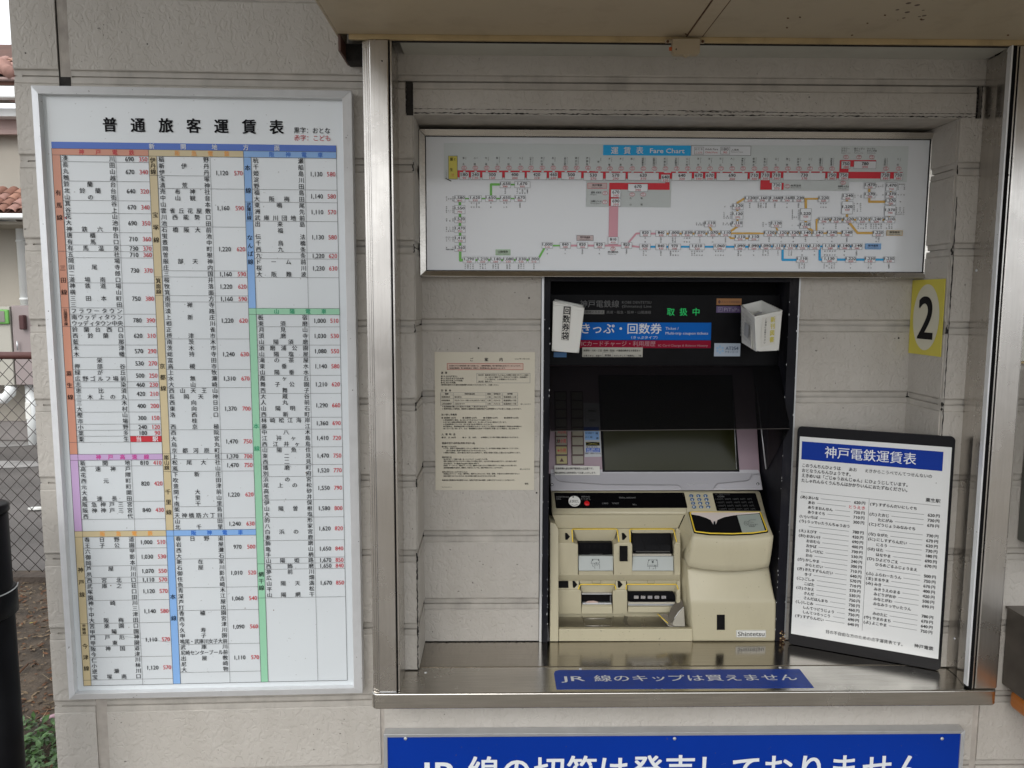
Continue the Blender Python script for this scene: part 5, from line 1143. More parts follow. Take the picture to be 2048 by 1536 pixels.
S.tp(kk, '定期券購入駅は神戸電鉄西の公立駅です。', 1111, 937.2, 4.6, 76, al='l', bold=.02, res=1); S.tp(kk, '領収書等窓口旅券発所にてお渡しいたします。', 1110, 945.8, 4.6, 82, al='l', bold=.02, res=1)
S.line(('rules', M_GREYI), S.uv(1128, 940), S.uv(1178, 940), .0004)
S.build()

# silver lower bezel
shell('bezel_plate', [[(1101, 938, 1.7415), (1516, 938, 1.7415)], [(1101, 946, 1.738), (1520, 946, 1.738)], [(1101, 962, 1.720), (1523, 962, 1.720)], [(1101, 981.5, 1.6965), (1526, 980, 1.6965)]], 1.78, M_SILVER, tm, smooth=False, bevel=.001)
def deckpt(x, y, lift=0):       # point on the sloping bezel, a little proud
    t = (y-938)/(981.5-938); return P(x, y, 1.7415+(1.6965-1.7415)*t-lift)
lip = [(1101, 950), (1110, 952.5), (1113, 958), (1117, 961.5), (1124, 963.3), (1150, 965.2), (1207, 968.8), (1260, 969.8), (1357.5, 970.2), (1361, 973), (1366, 980.9), (1101, 981.3)]
lip2 = [(1425.5, 979.9), (1431, 972.5), (1436, 967), (1465, 964.5), (1496, 961.3), (1502, 957), (1505, 949), (1521, 949), (1526, 979.6)]
for L_ in (lip, lip2):
    pts = [deckpt(x, y, .0055) for x, y in L_]
    prism('bezel_lip', pts, (0, .009, -.001), M_SILVER, tm, .0026, seg=3)
for x, y in ((1103.8, 969.5), (1515.5, 968)):
    disc('bezel_screw', deckpt(x, y, .0056), (0, -1, .5), .0032, .0012, M_BLACKP, tm, seg=14); disc('screw_head', deckpt(x, y, .0066), (0, -1, .5), .0019, .001, M_ALU, tm, seg=12, dome=True)
tube('embossed_mark', [deckpt(x, y, .0008) for x, y in ((1374, 967), (1380, 970), (1385, 968), (1390, 966.5), (1417, 967.5))], .0005, M_ALU, tm, seg=5)

# console: deck
DK = lambda x, y: P(x, y, 1.6905+(1.6570-1.6905)*(y-984)/(1022-984))
shell('deck', [[(1103, 984, 1.690), (1362, 984, 1.690), (1424, 984, 1.690), (1519, 984, 1.690)], [(1102.5, 986.5, 1.6875), (1364, 986.5, 1.6875), (1426, 986.5, 1.6875), (1520.5, 986.5, 1.6875)],
               [(1105, 1022, 1.6570), (1373, 1022, 1.6570), (1434, 1023, 1.6570), (1530, 1024, 1.6565)], [(1105, 1026, 1.6545), (1373, 1026, 1.6545), (1435, 1026, 1.6545), (1530.5, 1026, 1.6545)], [(1105, 1030, 1.6555), (1372, 1030, 1.6555), (1434, 1030, 1.6555), (1531, 1030, 1.6555)]], 1.72, M_BEIGE, tm, smooth=True)
d0, d1 = DK(1200, 986), DK(1200, 1021); dup = d0-d1; dup.x = 0; dup.normalize()
SD = Sheet(V((0, d1.y, d1.z)), (1, 0, 0), -dup, tm, .0005)
def dk(name, px, h, m, bevel=.0006, d=.0015):
    return prism(name, [SD.o+SD.ex*SD.uv(x, y)[0]+SD.ey*SD.uv(x, y)[1]+SD.n*h for x, y in px], -SD.n*d, m, tm, bevel)
def rpoly(px, r=2.2):
    out = []; n = len(px)
    for i in range(n):
        p, a, b = px[i], px[i-1], px[(i+1) % n]
        la = math.hypot(a[0]-p[0], a[1]-p[1]); lb = math.hypot(b[0]-p[0], b[1]-p[1])
        A1 = (p[0]+(a[0]-p[0])*r/la, p[1]+(a[1]-p[1])*r/la); B1 = (p[0]+(b[0]-p[0])*r/lb, p[1]+(b[1]-p[1])*r/lb)
        for t in (0, .33, .66, 1): out.append(((1-t)**2*A1[0]+2*t*(1-t)*p[0]+t*t*B1[0], (1-t)**2*A1[1]+2*t*(1-t)*p[1]+t*t*B1[1]))
    return out
M_GLOSSK = mat('gloss black panel', (.004, .004, .0045), .2, var=0, spec=.08)
dk('display_strip', rpoly([(1108, 985.8), (1112, 1017), (1375, 1016), (1368, 985.4)]), .0012, M_GLOSSK)
dk('price_panel', rpoly([(1424.5, 986.3), (1433.5, 1021.8), (1522, 1022), (1511, 986.3)]), .0012, M_GLOSSK)
dk('keypad_plate', rpoly([(1373.5, 985.6), (1382, 1019), (1425.5, 1018.5), (1418, 985.6)]), .0010, M_BEIGE)
S = Sheet(SD.o+SD.n*.0013, (1, 0, 0), -dup, tm, .0003)
dimk = ('grey_lettering', mat('dim white print', (.20, .20, .20), .5, var=0))
S.tp(dimk, 'ASSISTANCE', 1112, 994, 4, 26, al='l'); S.tp(dimk, 'CALL', 1112, 998, 4, 10, al='l'); S.tp(dimk, 'REFUND', 1163, 993.6, 4.2, 17, al='l'); S.tp(dimk, 'とりけし', 1162, 998.4, 5, 20, al='l')
S.tp(dimk, 'TOTAL AMOUNT', 1237.5, 995.7, 4.2, 34, al='l'); S.tp(dimk, 'CARD', 1204.3, 1007, 4, 12, al='l'); S.tp(dimk, 'TICKET', 1223.8, 1007, 4, 14, al='l'); S.tp(dimk, 'BILL', 1265.4, 1009.2, 4, 8, al='l')
S.tp(dimk, 'COIN', 1435, 993.3, 4.4, 13, al='l'); S.tp(('faint_lettering', mat('faint print', (.07, .07, .07), .5, var=0)), 'お札・硬貨がつかえます', 1430, 989, 4, 30, al='l')
fa = ('faint_lettering', MATS['faint print'])
for i in range(4): S.tp(fa, '1,000円  500円  100円  50円  10円', 1431+i*2.4, 998.5+i*6.6, 4.4, 72, al='l')
S.build()
disc('call_disc', DK(1148.6, 1004)+SD.n*.003, SD.n, .0132, .0012, M_WHITEP, tm, seg=32, ax=(1, 0, 0))
disc('call_hole', DK(1146, 996)+SD.n*.0044, SD.n, .0016, .0006, M_BLACKP, tm, seg=12)
S = Sheet(SD.o+SD.n*.0044, (1, 0, 0), -dup, tm, .0003); S.tp(kk, 'よびだし', 1148.6, 1003, 6, 20, bold=.02)
pp_ = [S.uv(1143+12*t/6, 1008.5+2.2*math.sin(math.pi*t/6)) for t in range(7)]
for a, b in zip(pp_, pp_[1:]): S.line(('arc_mark', M_K), a, b, .0008)
S.build()
disc('button_ring', DK(1173, 1008.5)+SD.n*.0014, SD.n, .0078, .0015, M_BLACKP, tm, seg=24); disc('refund_button', DK(1173.5, 1008)+SD.n*.0028, SD.n, .0062, .003, M_REDP, tm, seg=24, dome=True)
for r, row in enumerate(('123', '456', '789', '*0#')):
    for c, ch in enumerate(row):
        x = 1382.2+c*14.2+r*1.85; y = 992.7+r*7.45
        k = disc('key', DK(x, y)+SD.n*.0010, SD.n, .0047, .0022, M_KEYB, tm, seg=14, ax=(1, 0, 0), ry=.0036)
        S = Sheet(SD.o+SD.n*.0034, (1, 0, 0), -dup, k, .0001); S.tp(('key_numeral', M_W), ch, x, y-.2, 5.6 if ch != '*' else 7, bold=.05, layer=1)
        for kx, (vs, fs) in S.g.items():
            o = obj(kx[0], vs, fs, M_W, None); o.parent = k; o.matrix_parent_inverse = Matrix.Identity(4)

# coin plate on its own slope
CP0, CP1 = P(1450, 1024, 1.6565), P(1450, 1067, 1.6030); cup = CP0-CP1; cup.x = 0; cup.normalize()
SCn = Sheet(V((0, CP1.y, CP1.z)), (1, 0, 0), -cup, tm, .0004)
def cp(x, y, h): u, v = SCn.uv(x, y); return SCn.o+SCn.ex*u+SCn.ey*v+SCn.n*h
def hy(y): t = (y-1024)/(1067-1024); return 1.6565+(1.6030-1.6565)*t
cols_x = [0, .06, .2, .4, .6, .8, .94, 1]
def hrow(xl, xr, y, Y, bow=0, by=0):
    return [(xl+(xr-xl)*t, y+bow*(1-(2*t-1)**2), Y-by*(1-(2*t-1)**2)) for t in cols_x]
shell('coin_unit', [hrow(1373.5, 1530, 1024, 1.6560), hrow(1379, 1536, 1045, hy(1045)), hrow(1386, 1545, 1068.5, 1.6020, 3, .001), hrow(1386.5, 1546.3, 1071.5, 1.5990, 6, .002), hrow(1385, 1546.3, 1076, 1.5975, 7, .003),
                    hrow(1381, 1543.5, 1100, 1.6000, 7, .004), hrow(1377, 1540, 1122, 1.6030, 7, .004), hrow(1376, 1538, 1131, 1.6055, 9, .004), hrow(1380, 1535, 1135, 1.6110, 9, .003)], 1.67, M_BEIGE, tm)
slabpx = rpoly([(1376.5, 1024.6), (1387.5, 1066), (1420, 1070.0), (1465, 1070.6), (1505, 1069), (1537, 1064.5), (1521.5, 1024.2)], 2.5)
prism('coin_plate', [cp(x, y, .0022) for x, y in slabpx], -SCn.n*.004, M_BLACKP, tm, .0008)
yl = rpoly([(1379.2, 1026.2), (1389.6, 1064.6), (1420, 1068.2), (1465, 1068.9), (1505, 1067.3), (1534, 1063.2), (1520, 1026)], 2.5)
tube('yellow_frame', [cp(x, y, .0026) for x, y in yl], .0014, M_YEL2, tm, seg=8, closed=True)
SP = Sheet(SCn.o+SCn.n*.0025, (1, 0, 0), -cup, tm, .0004)
SP.poly(('matt_inset', M_DARK, 2), [(1382, 1028), (1390, 1063.8), (1484, 1066), (1474, 1031)], 1)
SP.poly(('hand_label', M_GREYL, 2), [(1474, 1031), (1484.5, 1065.6), (1530.5, 1062.5), (1518.5, 1027.6)], 1)
SP.build()
M_FUN = mat('funnel with painted sky reflection', (.86, .76, .71), .25, .15, var=.03)  # pale colour stands in for sky mirrored in the steel funnel
for px in ([(1382, 1026.6), (1382, 1030.5), (1398, 1033), (1412, 1037.5), (1421, 1042), (1424.5, 1048.5), (1432.5, 1048.5), (1434.5, 1041.5), (1448, 1036), (1474, 1031.2), (1518.4, 1027.6), (1518, 1026.4)],):
    prism('coin_funnel', [cp(x, y, .0036) for x, y in px], -SCn.n*.003, M_FUN, tm, .0006)
prism('coin_slot', [cp(x, y, .0042) for x, y in ((1426.5, 1045), (1426.5, 1052), (1430, 1052), (1430, 1045))], -SCn.n*.002, M_DARK, tm)
tube('slot_lip', [cp(x, y, .0044) for x, y in ((1425.5, 1051), (1426, 1046.5), (1428.2, 1044.6), (1430.6, 1046.5), (1431, 1051))], .0005, M_ALUG, tm, seg=6)
def drawing(Sx, strokes, w=.0006, name='hand_drawing'):
    for st in strokes:
        pts = [Sx.uv(*p) for p in st]
        for a, b in zip(pts, pts[1:]): Sx.line((name, M_K), a, b, w, 2)
cz = lambda x, y: (1350+x/7.316, 950+y/7.316)
SP = Sheet(SCn.o+SCn.n*.0033, (1, 0, 0), -cup, tm, .0002)
drawing(SP, [[cz(1040+30*math.cos(t*.52), 705+30*math.sin(t*.52)) for t in range(13)], [cz(1040+7*math.cos(t), 705+7*math.sin(t)) for t in range(7)], [cz(1075, 690), cz(1085, 665), cz(1110, 658), cz(1185, 658)], [cz(1075, 690), cz(1150, 695)], [cz(1070, 720), cz(1215, 722)],
             [cz(1075, 730), cz(1090, 758), cz(1160, 758), cz(1180, 725)], [cz(1105, 728), cz(1095, 752)], [cz(1128, 728), cz(1118, 756)], [cz(1150, 728), cz(1140, 756)]])
SP.build()

# right lower body
def brow(y, xl, xr, Y): return [(xl, y, Y), (xl+3, y, Y-.0015), ((xl+xr)/2, y, Y-.002), (xr-3, y, Y-.0015), (xr, y, Y)]
shell('lower_housing', [brow(1128, 1373.5, 1537, 1.6440), brow(1145, 1374.5, 1539.5, 1.6400), brow(1170, 1376.5, 1543.5, 1.6290), brow(1196, 1379, 1549, 1.6170), brow(1203, 1380, 1551, 1.6140), brow(1209, 1381, 1551.5, 1.6135), brow(1279, 1385.5, 1550.5, 1.6135), brow(1282, 1386, 1550, 1.6150)], 1.70, M_BEIGE, tm)
slab('black_tag', rectpx(1433.8, 1229.6, 1449.8, 1260), 1.6108, .002, M_BLACKM, tm, .0004)
slab('name_plate', rpoly(rectpx(1472.4, 1260.5, 1532.2, 1275), 1.2), 1.6105, .0018, M_WHITEP, tm, .0005)
S = Sheet(V((0, 1.6103, 0)), (1, 0, 0), (0, 0, -1), tm, .0002)
S.outline(('plate_outline', M_K), *S.uv(1473.2, 1261.3), *S.uv(1531.4, 1274.2), .0004, 1); S.tp(('black_lettering', M_K), 'Shintetsu', 1502.3, 1267.6, 12.6, 53, bold=.018, layer=2, res=3)
for cx in (1477.2, 1491.0, 1496.5, 1502.0, 1510, 1518):
    u, v = S.uv(cx, 1272.0); S.rect(('serifs', M_K), u-.0018, v-.0004, u+.0018, v+.0001, 2)
S.build()

# cavity
M_TRAY = mat('worn steel tray', (.40, .37, .30), .30, .75, var=.1, vscale=30, dirt=.2)
slab('cavity_side', [(1100, 1044), (1100, 1283), (1117, 1283), (1117, 1060), (1111, 1048)], [1.640, 1.6150, 1.6150, 1.636, 1.640], .06, M_BEIGE, tm, .0015)
slab('front_sill', rectpx(1117.6, 1258, 1385.6, 1283), 1.6150, .012, M_BEIGE, tm, .0022)
shell('cavity_hood', [[(1104, 1028.5, 1.6560), (1235, 1028.5, 1.6560), (1369, 1028.5, 1.6560)], [(1109, 1040, 1.6600), (1235, 1040, 1.6600), (1364, 1040, 1.6600)], [(1114, 1056.5, 1.6670), (1235, 1056.5, 1.6670), (1356, 1056.5, 1.6670)]], 1.72, M_BEIGE, tm, smooth=False, bevel=.001)
prism('cavity_cheek', [P(1371.5, 1027, 1.6545), P(1357.5, 1057, 1.668), P(1360, 1160, 1.675), P(1369, 1256, 1.662), P(1386, 1258, 1.6155), P(1381.5, 1200, 1.616), P(1375, 1140, 1.640), P(1377, 1100, 1.604), P(1384, 1074, 1.603)], (.006, .001, 0), M_BEIGE, tm)
slab('cavity_back', rectpx(1106, 1050, 1374, 1245), 1.6900, .004, M_BEIGE, tm)
def block_(name, xl, xr, yt, yf, yb, Yt, Yf, Yb, xl2=None, xr2=None):
    xl2 = xl if xl2 is None else xl2; xr2 = xr if xr2 is None else xr2
    return shell(name, [[(xl, yt, Yt), (xr, yt, Yt)], [(xl, yf-2, Yf+.0028), (xr, yf-2, Yf+.0028)], [(xl, yf, Yf), (xr, yf, Yf)], [(xl2, yf+3, Yf-.0002), (xr2, yf+3, Yf-.0002)], [(xl2, yb, Yb), (xr2, yb, Yb)]], 1.689, M_BEIGE, tm, smooth=False, bevel=.0010)
# upper tier
block_('slot_surround', 1116, 1146.5, 1057, 1086, 1150, 1.6675, 1.6440, 1.6500, 1116, 1156)
block_('slot_surround', 1236, 1262, 1057, 1086, 1150, 1.6675, 1.6440, 1.6500, 1227.5, 1264.5)
block_('slot_surround', 1351.5, 1361, 1057, 1086, 1150, 1.6675, 1.6440, 1.6500, 1348.5, 1361)
shell('slot_hood', [[(1147, 1057, 1.6680), (1235.6, 1057, 1.6680)], [(1149, 1064, 1.6700), (1233, 1064, 1.6700)], [(1156.5, 1084, 1.6780), (1226.5, 1084, 1.6780)]], 1.688, M_BEIGE, tm, smooth=False)
shell('slot_hood', [[(1262.3, 1057, 1.6680), (1351, 1057, 1.6680)], [(1263, 1063, 1.6690), (1348, 1063, 1.6690)], [(1264.5, 1066, 1.6700), (1347.5, 1066, 1.6700)]], 1.688, M_BEIGE, tm, smooth=False)
shell('tier_apron', [[(1116, 1149.5, 1.6495), (1361, 1149.5, 1.6495)], [(1116, 1158, 1.6560), (1361, 1158, 1.6560)], [(1116, 1161, 1.6600), (1361, 1161, 1.6600)]], 1.689, M_BEIGE, tm, smooth=False, bevel=.0008)
slab('card_slot', rpoly([(1157, 1085), (1157, 1111), (1226, 1110.5), (1223.5, 1085)], 1), 1.6640, .02, M_BLACKP, tm, .0008)
slab('slot_mouth', [(1163, 1102), (1163, 1107), (1219, 1107), (1217, 1102)], 1.6625, .004, M_DARK, tm, .0004)
slab('slot_ridge', [(1180, 1108), (1180, 1109.6), (1206, 1109.6), (1206, 1108)], 1.6615, .004, mat('worn black plastic', (.05, .05, .045), .5, var=.2), tm, .0003)
for i in range(5): slab('slot_rib', [(1168+i*10, 1090), (1168+i*10, 1097), (1172+i*10, 1097), (1172+i*10, 1090)], 1.6632, .002, M_BLACKM, tm, .0003)
slab('card_label', [(1157, 1111.8), (1157.5, 1141.5), (1226, 1141.5), (1226.5, 1111.8)], [1.6560, 1.6480, 1.6480, 1.6560], .01, mat('pale grey label plate', (.42, .45, .43), .35, var=.03), tm, .0005)
slab('label_foot', [(1157.5, 1142.4), (1157.5, 1150), (1226, 1150), (1226, 1142.4)], [1.648, 1.650, 1.650, 1.648], .01, M_BEIGE, tm)
shell('bill_slot', [[(1265, 1066.5, 1.668), (1338, 1066.5, 1.668), (1342, 1067.5, 1.668)], [(1265, 1090, 1.6570), (1341, 1090, 1.6570), (1346, 1090, 1.6600)], [(1266.5, 1101, 1.6530), (1342, 1101, 1.6530), (1347, 1101, 1.6570)], [(1267, 1106, 1.6560), (1342, 1106, 1.6560), (1347, 1108, 1.6570)]], 1.688, M_BLACKP, tm, smooth=False, bevel=.0008)
slab('slot_mouth', [(1272, 1102), (1272, 1104.5), (1340, 1104.5), (1340, 1102)], 1.6528, .004, mat('worn black plastic', (.05, .05, .045)), tm, .0003)
for x0 in (1283, 1312): slab('slot_rib', [(x0, 1077), (x0+8, 1099), (x0+9.5, 1099), (x0+1.5, 1077)], [1.6622, 1.6528, 1.6528, 1.6622], .003, M_BLACKM, tm, .0003)
slab('bill_lip', rectpx(1265, 1108.5, 1343, 1111.8), 1.6545, .01, mat('cream lip', (.55, .52, .44), .35, var=0), tm, .0005)
slab('bill_label', [(1265.5, 1112.6), (1264.5, 1141.5), (1347, 1141.5), (1346.5, 1112.6)], [1.6560, 1.6480, 1.6480, 1.6560], .01, MATS['pale grey label plate'], tm, .0005)
slab('label_foot', [(1264.5, 1142.4), (1264.5, 1150), (1347, 1150), (1347, 1142.4)], [1.648, 1.650, 1.650, 1.648], .01, M_BEIGE, tm)
slab('black_tag', rectpx(1239.4, 1092, 1255.3, 1122.8), 1.6424, .003, M_BLACKM, tm, .0005)
c1 = lambda x, y: (1090+x/6.827, 950+y/6.827); c2 = lambda x, y: (1090+x/6.827, 1120+y/6.827)
la_, lb_ = P(1200, 1112.6, 1.6560), P(1200, 1141.5, 1.6480); lup = la_-lb_; lup.x = 0; lup.normalize()
SLb = Sheet(V((0, lb_.y, lb_.z)), (1, 0, 0), -lup, tm, .0003)
drawing(SLb, [[c1(645, 1150), c1(735, 1150), c2(745, 40), c2(628, 45), c1(645, 1150)], [c2(640, 52), c2(655, 90), c2(680, 95), c2(680, 120)], [c2(690, 35), c2(700, 30), c2(710, 75), c2(735, 50), c2(747, 70), c2(745, 120)], [c2(665, 60), c2(690, 80)], [c2(672, 45), c2(697, 65)]])
drawing(SLb, [[c1(1415, 1158), c1(1530, 1158), c2(1540, 70), c2(1398, 70), c1(1415, 1158)], [c2(1398, 76), c2(1398, 86), c2(1540, 86), c2(1540, 76)], [c2(1424, 125), c2(1424, 92)], [c2(1490, 92), c2(1497, 72), c2(1508, 72), c2(1510, 125)], [c2(1470, 125), c2(1490, 112)]])
for a, b in ((650, 730), (1418, 1527)):
    for t in (a, b): u, v = SLb.uv(*c1(t, 1162)); SLb.ell(('corner_dots', M_K), u, v, .0013, .0013, 2, 8)
SLb.tp(('yen_mark', M_K), '¥', *c2(1470, 25), 7.5, bold=.03)
SLb.build()
# icons on the sloping shelf tops
def tierS(y0, Y0, y1, Y1):
    a, b = P(1200, y0, Y0), P(1200, y1, Y1); u = a-b; u.x = 0; u.normalize(); return Sheet(V((0, b.y, b.z)), (1, 0, 0), -u, tm, .0005)
def plates(y0, Y0, y1, Y1, items, nm):
    Sx = tierS(y0, Y0, y1, Y1)
    for px in items:
        prism(nm, [Sx.o+Sx.ex*Sx.uv(x, y)[0]+Sx.ey*Sx.uv(x, y)[1]+Sx.n*.0011 for x, y in px], -Sx.n*.0016, M_BLACKM, tm, .0003)
arrow = lambda x, y: [(x, y), (x+.6, y+13.5), (x+4.4, y+13.8), (x+10, y+7.5), (x+4, y+.2)]
plates(1057, 1.6675, 1084, 1.6468, [arrow(1130, 1066), arrow(1243.6, 1066)], 'arrow_plate')
# lower tier
block_('slot_surround', 1116, 1158, 1160.5, 1180, 1228, 1.6650, 1.6520, 1.6600, 1116, 1162.5)
block_('slot_surround', 1231.5, 1252.5, 1160.5, 1180, 1228, 1.6650, 1.6520, 1.6600, 1226, 1254.5)
block_('slot_surround', 1354.5, 1361, 1160.5, 1180, 1222, 1.6650, 1.6520, 1.6600, 1353, 1361)
shell('slot_hood', [[(1158, 1160.5, 1.6655), (1231.5, 1160.5, 1.6655)], [(1161, 1170, 1.668), (1229, 1170, 1.668)], [(1163.5, 1186, 1.673), (1224, 1186, 1.673)]], 1.688, M_BEIGE, tm, smooth=False)
shell('slot_hood', [[(1252.5, 1160.5, 1.6655), (1354.5, 1160.5, 1.6655)], [(1255, 1170, 1.668), (1353, 1170, 1.668)], [(1256, 1184, 1.673), (1350, 1184, 1.673)]], 1.688, M_BEIGE, tm, smooth=False)
plates(1160.5, 1.6650, 1178, 1.6548, [[(1116.5, 1162), (1116.5, 1176), (1137, 1176), (1136.6, 1162)], arrow(1145, 1161.8), arrow(1235.2, 1161.8)], 'arrow_plate')
slab('metal_lip', rectpx(1163.5, 1186.8, 1223.5, 1189.2), 1.6625, .01, M_ALUG, tm, .0003)
slab('ticket_slot', rectpx(1163, 1189.4, 1224.5, 1206.6), 1.6680, .01, M_DARK, tm)
slab('ticket_paper', [(1170, 1205.3), (1176, 1202.6), (1187, 1201.8), (1196, 1203.6), (1196, 1205.3)], 1.6652, .002, mat('pink tinted paper', (.62, .46, .40), .6, var=0), tm)
slab('slot_bracket', rectpx(1220, 1192, 1222.5, 1203), 1.6655, .003, mat('dim grey plastic', (.12, .12, .13), .4, var=0), tm, .0003)
slab('metal_lip', rectpx(1165, 1206.6, 1223, 1208.8), 1.6605, .01, M_ALU, tm, .0003)
shell('ticket_chute', [[(1163.5, 1209.5, 1.6640), (1224.5, 1209.5, 1.6640)], [(1163.5, 1214, 1.6600), (1224.5, 1214, 1.6600)], [(1163, 1227.5, 1.6590), (1225, 1227.5, 1.6590)]], 1.688, M_BEIGE, tm, smooth=False, bevel=.0006)
slab('change_slot', [(1256, 1183.8), (1256.5, 1204.4), (1350.5, 1204.4), (1351.4, 1195), (1346, 1183.6)], 1.6660, .01, M_BLACKP, tm, .0006)
slab('slot_shelf', [(1260, 1197.6), (1260, 1203.6), (1350, 1203.6), (1350, 1197.6)], [1.666, 1.6610, 1.6610, 1.666], .003, M_BLACKP, tm, .0005)
for i in range(5): slab('steel_roller', rpoly(rectpx(1268+i*13.75, 1191.6, 1277.2+i*13.75, 1197.6), 1), 1.6640, .004, M_STEEL, tm, .0005)
slab('metal_lip', rectpx(1256, 1204.8, 1352, 1208), 1.6590, .01, mat('cream lip', (.55, .52, .44)), tm, .0004)
slab('metal_lip', rectpx(1256, 1208.8, 1350, 1211.2), 1.6600, .01, M_ALUG, tm, .0004)
shell('change_chute', [[(1256, 1211.8, 1.6640), (1351, 1211.8, 1.6640)], [(1256, 1214, 1.6610), (1351, 1214, 1.6610)], [(1256, 1225, 1.6600), (1351, 1225, 1.6600)]], 1.688, M_BEIGE, tm, smooth=False, bevel=.0006)
def yframe(px, Y0, Y1):
    ys_ = [Y1, Y1+(Y0-Y1)*.9, Y0, Y0, Y1+(Y0-Y1)*.9, Y1]
    tube('yellow_outline', [P(x, y, Y_) for (x, y), Y_ in zip(px, ys_)], .0013, M_YEL2, tm, seg=8)
yframe([(1145.6, 1084), (1144.0, 1060), (1146, 1058.2), (1232, 1058.0), (1234.2, 1060), (1238, 1083.5)], 1.6655, 1.6462)
yframe([(1260.6, 1084), (1259.4, 1060), (1261, 1058.2), (1345, 1058.0), (1347.6, 1060), (1353, 1083.5)], 1.6655, 1.6462)
yframe([(1156.8, 1178.8), (1159, 1171), (1162, 1168.8), (1227.5, 1168.8), (1229.8, 1171), (1232.2, 1178.8)], 1.6595, 1.6537)
yframe([(1252.4, 1178.8), (1252.6, 1171), (1255, 1168.6), (1351.5, 1168.6), (1354, 1171), (1356.6, 1178.8)], 1.6595, 1.6537)
for x0, x1 in ((1184, 1201.5), (1295, 1308.5)):
    tube('snap_tab', [P(x0, 1161.5, 1.6640), P(x0+.6, 1167, 1.6610), P(x1, 1167, 1.6610), P(x1, 1161.5, 1.6640)], .00045, mat('dark beige line', (.20, .17, .11), .6, var=0), tm, seg=5)
# tray
zt = P(1200, 1256, 1.6285).z
box('tray_floor', (P(1117, 1250, 1.62).x, 1.6272, zt-.004), (P(1385, 1250, 1.62).x, 1.6890, zt), M_TRAY, tm)
def TZ(x, y, h=.0): return PZ(x, y, zt+h)
tube('wire_guard', [TZ(1163, 1230, .001), TZ(1171, 1252, .001), TZ(1222, 1251, .001), TZ(1227, 1231, .001)], .0010, M_STEEL, tm, seg=8)
tube('wire_guard', [TZ(1165, 1237, .001), TZ(1223, 1236.5, .001)], .0007, M_STEEL, tm, seg=8)
cup_px = [(1246, 1240), (1250, 1229), (1262, 1224.5), (1330, 1224.3), (1347, 1226), (1349, 1240), (1346, 1255), (1258, 1255.5), (1249, 1250)]
M_CUP = mat('dark steel cup', (.20, .185, .15), .30, .6, var=.12, vscale=25)
pts = [TZ(x, y, .0008) for x, y in cup_px]; n_c = len(pts); cc = sum(pts, V())/n_c
ring2 = [cc+(p-cc)*.82+V((0, 0, -.0025)) for p in pts]; ring0 = [p+V((0, 0, -.001)) for p in pts]
vsx = [p+V((0, 0, .0008)) for p in pts]+[q_+V((0, 0, .0016)) for q_ in ring2]
obj('coin_cup', vsx, [(i, (i+1) % n_c, n_c+(i+1) % n_c, n_c+i) for i in range(n_c)]+[tuple(range(n_c, 2*n_c))], M_CUP, tm, smooth=True)
tube('cup_rim', [p+V((0, 0, .0010)) for p in pts], .0008, M_TRAY, tm, seg=6, closed=True)
tube('cup_rib', [TZ(1284, 1237, .0024), TZ(1284, 1253, .0014)], .0009, M_STEEL, tm, seg=6); tube('cup_rib', [TZ(1288.5, 1237, .0024), TZ(1290, 1253, .0014)], .0009, M_STEEL, tm, seg=6)
# curved steel scoop at the right end
M_SCOOP = mat('satin steel scoop', (.42, .41, .38), .26, 1, var=.06, vscale=30)
cres = [(1337, 1247), (1336, 1236), (1338.5, 1226), (1343, 1215), (1350, 1206), (1357, 1199.5), (1362, 1196.5), (1366, 1205), (1367.8, 1213), (1358, 1222), (1349, 1235), (1344, 1247)]
cresY = [1.634, 1.640, 1.646, 1.651, 1.656, 1.660, 1.662, 1.655, 1.648, 1.643, 1.637, 1.632]
slab('coin_scoop', cres, cresY, .0015, M_SCOOP, tm, .0005)
slab('scoop_wall', [(1344.5, 1247.5), (1349.5, 1235.5), (1358.5, 1222.5), (1368, 1213.8), (1370, 1253), (1348, 1253)], [1.632, 1.637, 1.641, 1.644, 1.628, 1.628], .0015, M_CUP, tm, .0005)
tube('scoop_highlight', [P(1348.5, 1237, 1.6355), P(1356, 1225.5, 1.640), P(1367.5, 1213.5, 1.6440)], .0006, M_ALU, tm, seg=6)  # bright tube laid on as the highlight along the scoop's curve
prism('scoop_flange', [P(1315, 1227.5, 1.648), P(1338, 1252.5, 1.628), P(1347, 1253.5, 1.6275), P(1345, 1246, 1.634), P(1338, 1232, 1.645), P(1336, 1228, 1.648)], (0, .001, -.0012), mat('bright steel flange', (.72, .70, .66), .25, .9, var=.03), tm, .0003)
tube('yellow_edge', [P(1315, 1227.5, 1.6470), P(1322, 1234, 1.640), P(1330, 1241, 1.633), P(1336, 1246.5, 1.629)], .0009, M_YEL2, tm, seg=6)

M_SEAM = mat('dark beige line', (.20, .17, .11), .6, var=0)  # darker beige for seams, small marks and scuffs
tube('body_seam', [P(1371.2, 1027, 1.6540), P(1373.5, 1022.5, 1.6562), P(1365.5, 986.5, 1.6870)], .0004, M_SEAM, tm, seg=5)
for x, y in ((1158, 1052), (1163, 1050.5)): disc('small_mark', P(x, y, 1.6655), (0, -1, 0), .0009, .0004, M_SEAM, tm, seg=8)
for i in range(26):
    x = random.uniform(1390, 1540); y = random.uniform(1212, 1279); c = P(x, y, 1.6106 if x > 1450 else 1.6112)
    disc('scuff', c, (0, -1, 0), random.uniform(.0003, .0012), .0002, M_SEAM, tm, seg=6, ax=(1, 0, random.uniform(-1, 1)), ry=.0003)
for i in range(22):
    x = random.uniform(1120, 1384); y = random.uniform(1262, 1281)
    disc('scuff', P(x, y, 1.6149), (0, -1, 0), random.uniform(.0003, .0014), .0002, M_SEAM, tm, seg=6, ax=(1, 0, random.uniform(-.5, .5)), ry=.0003)
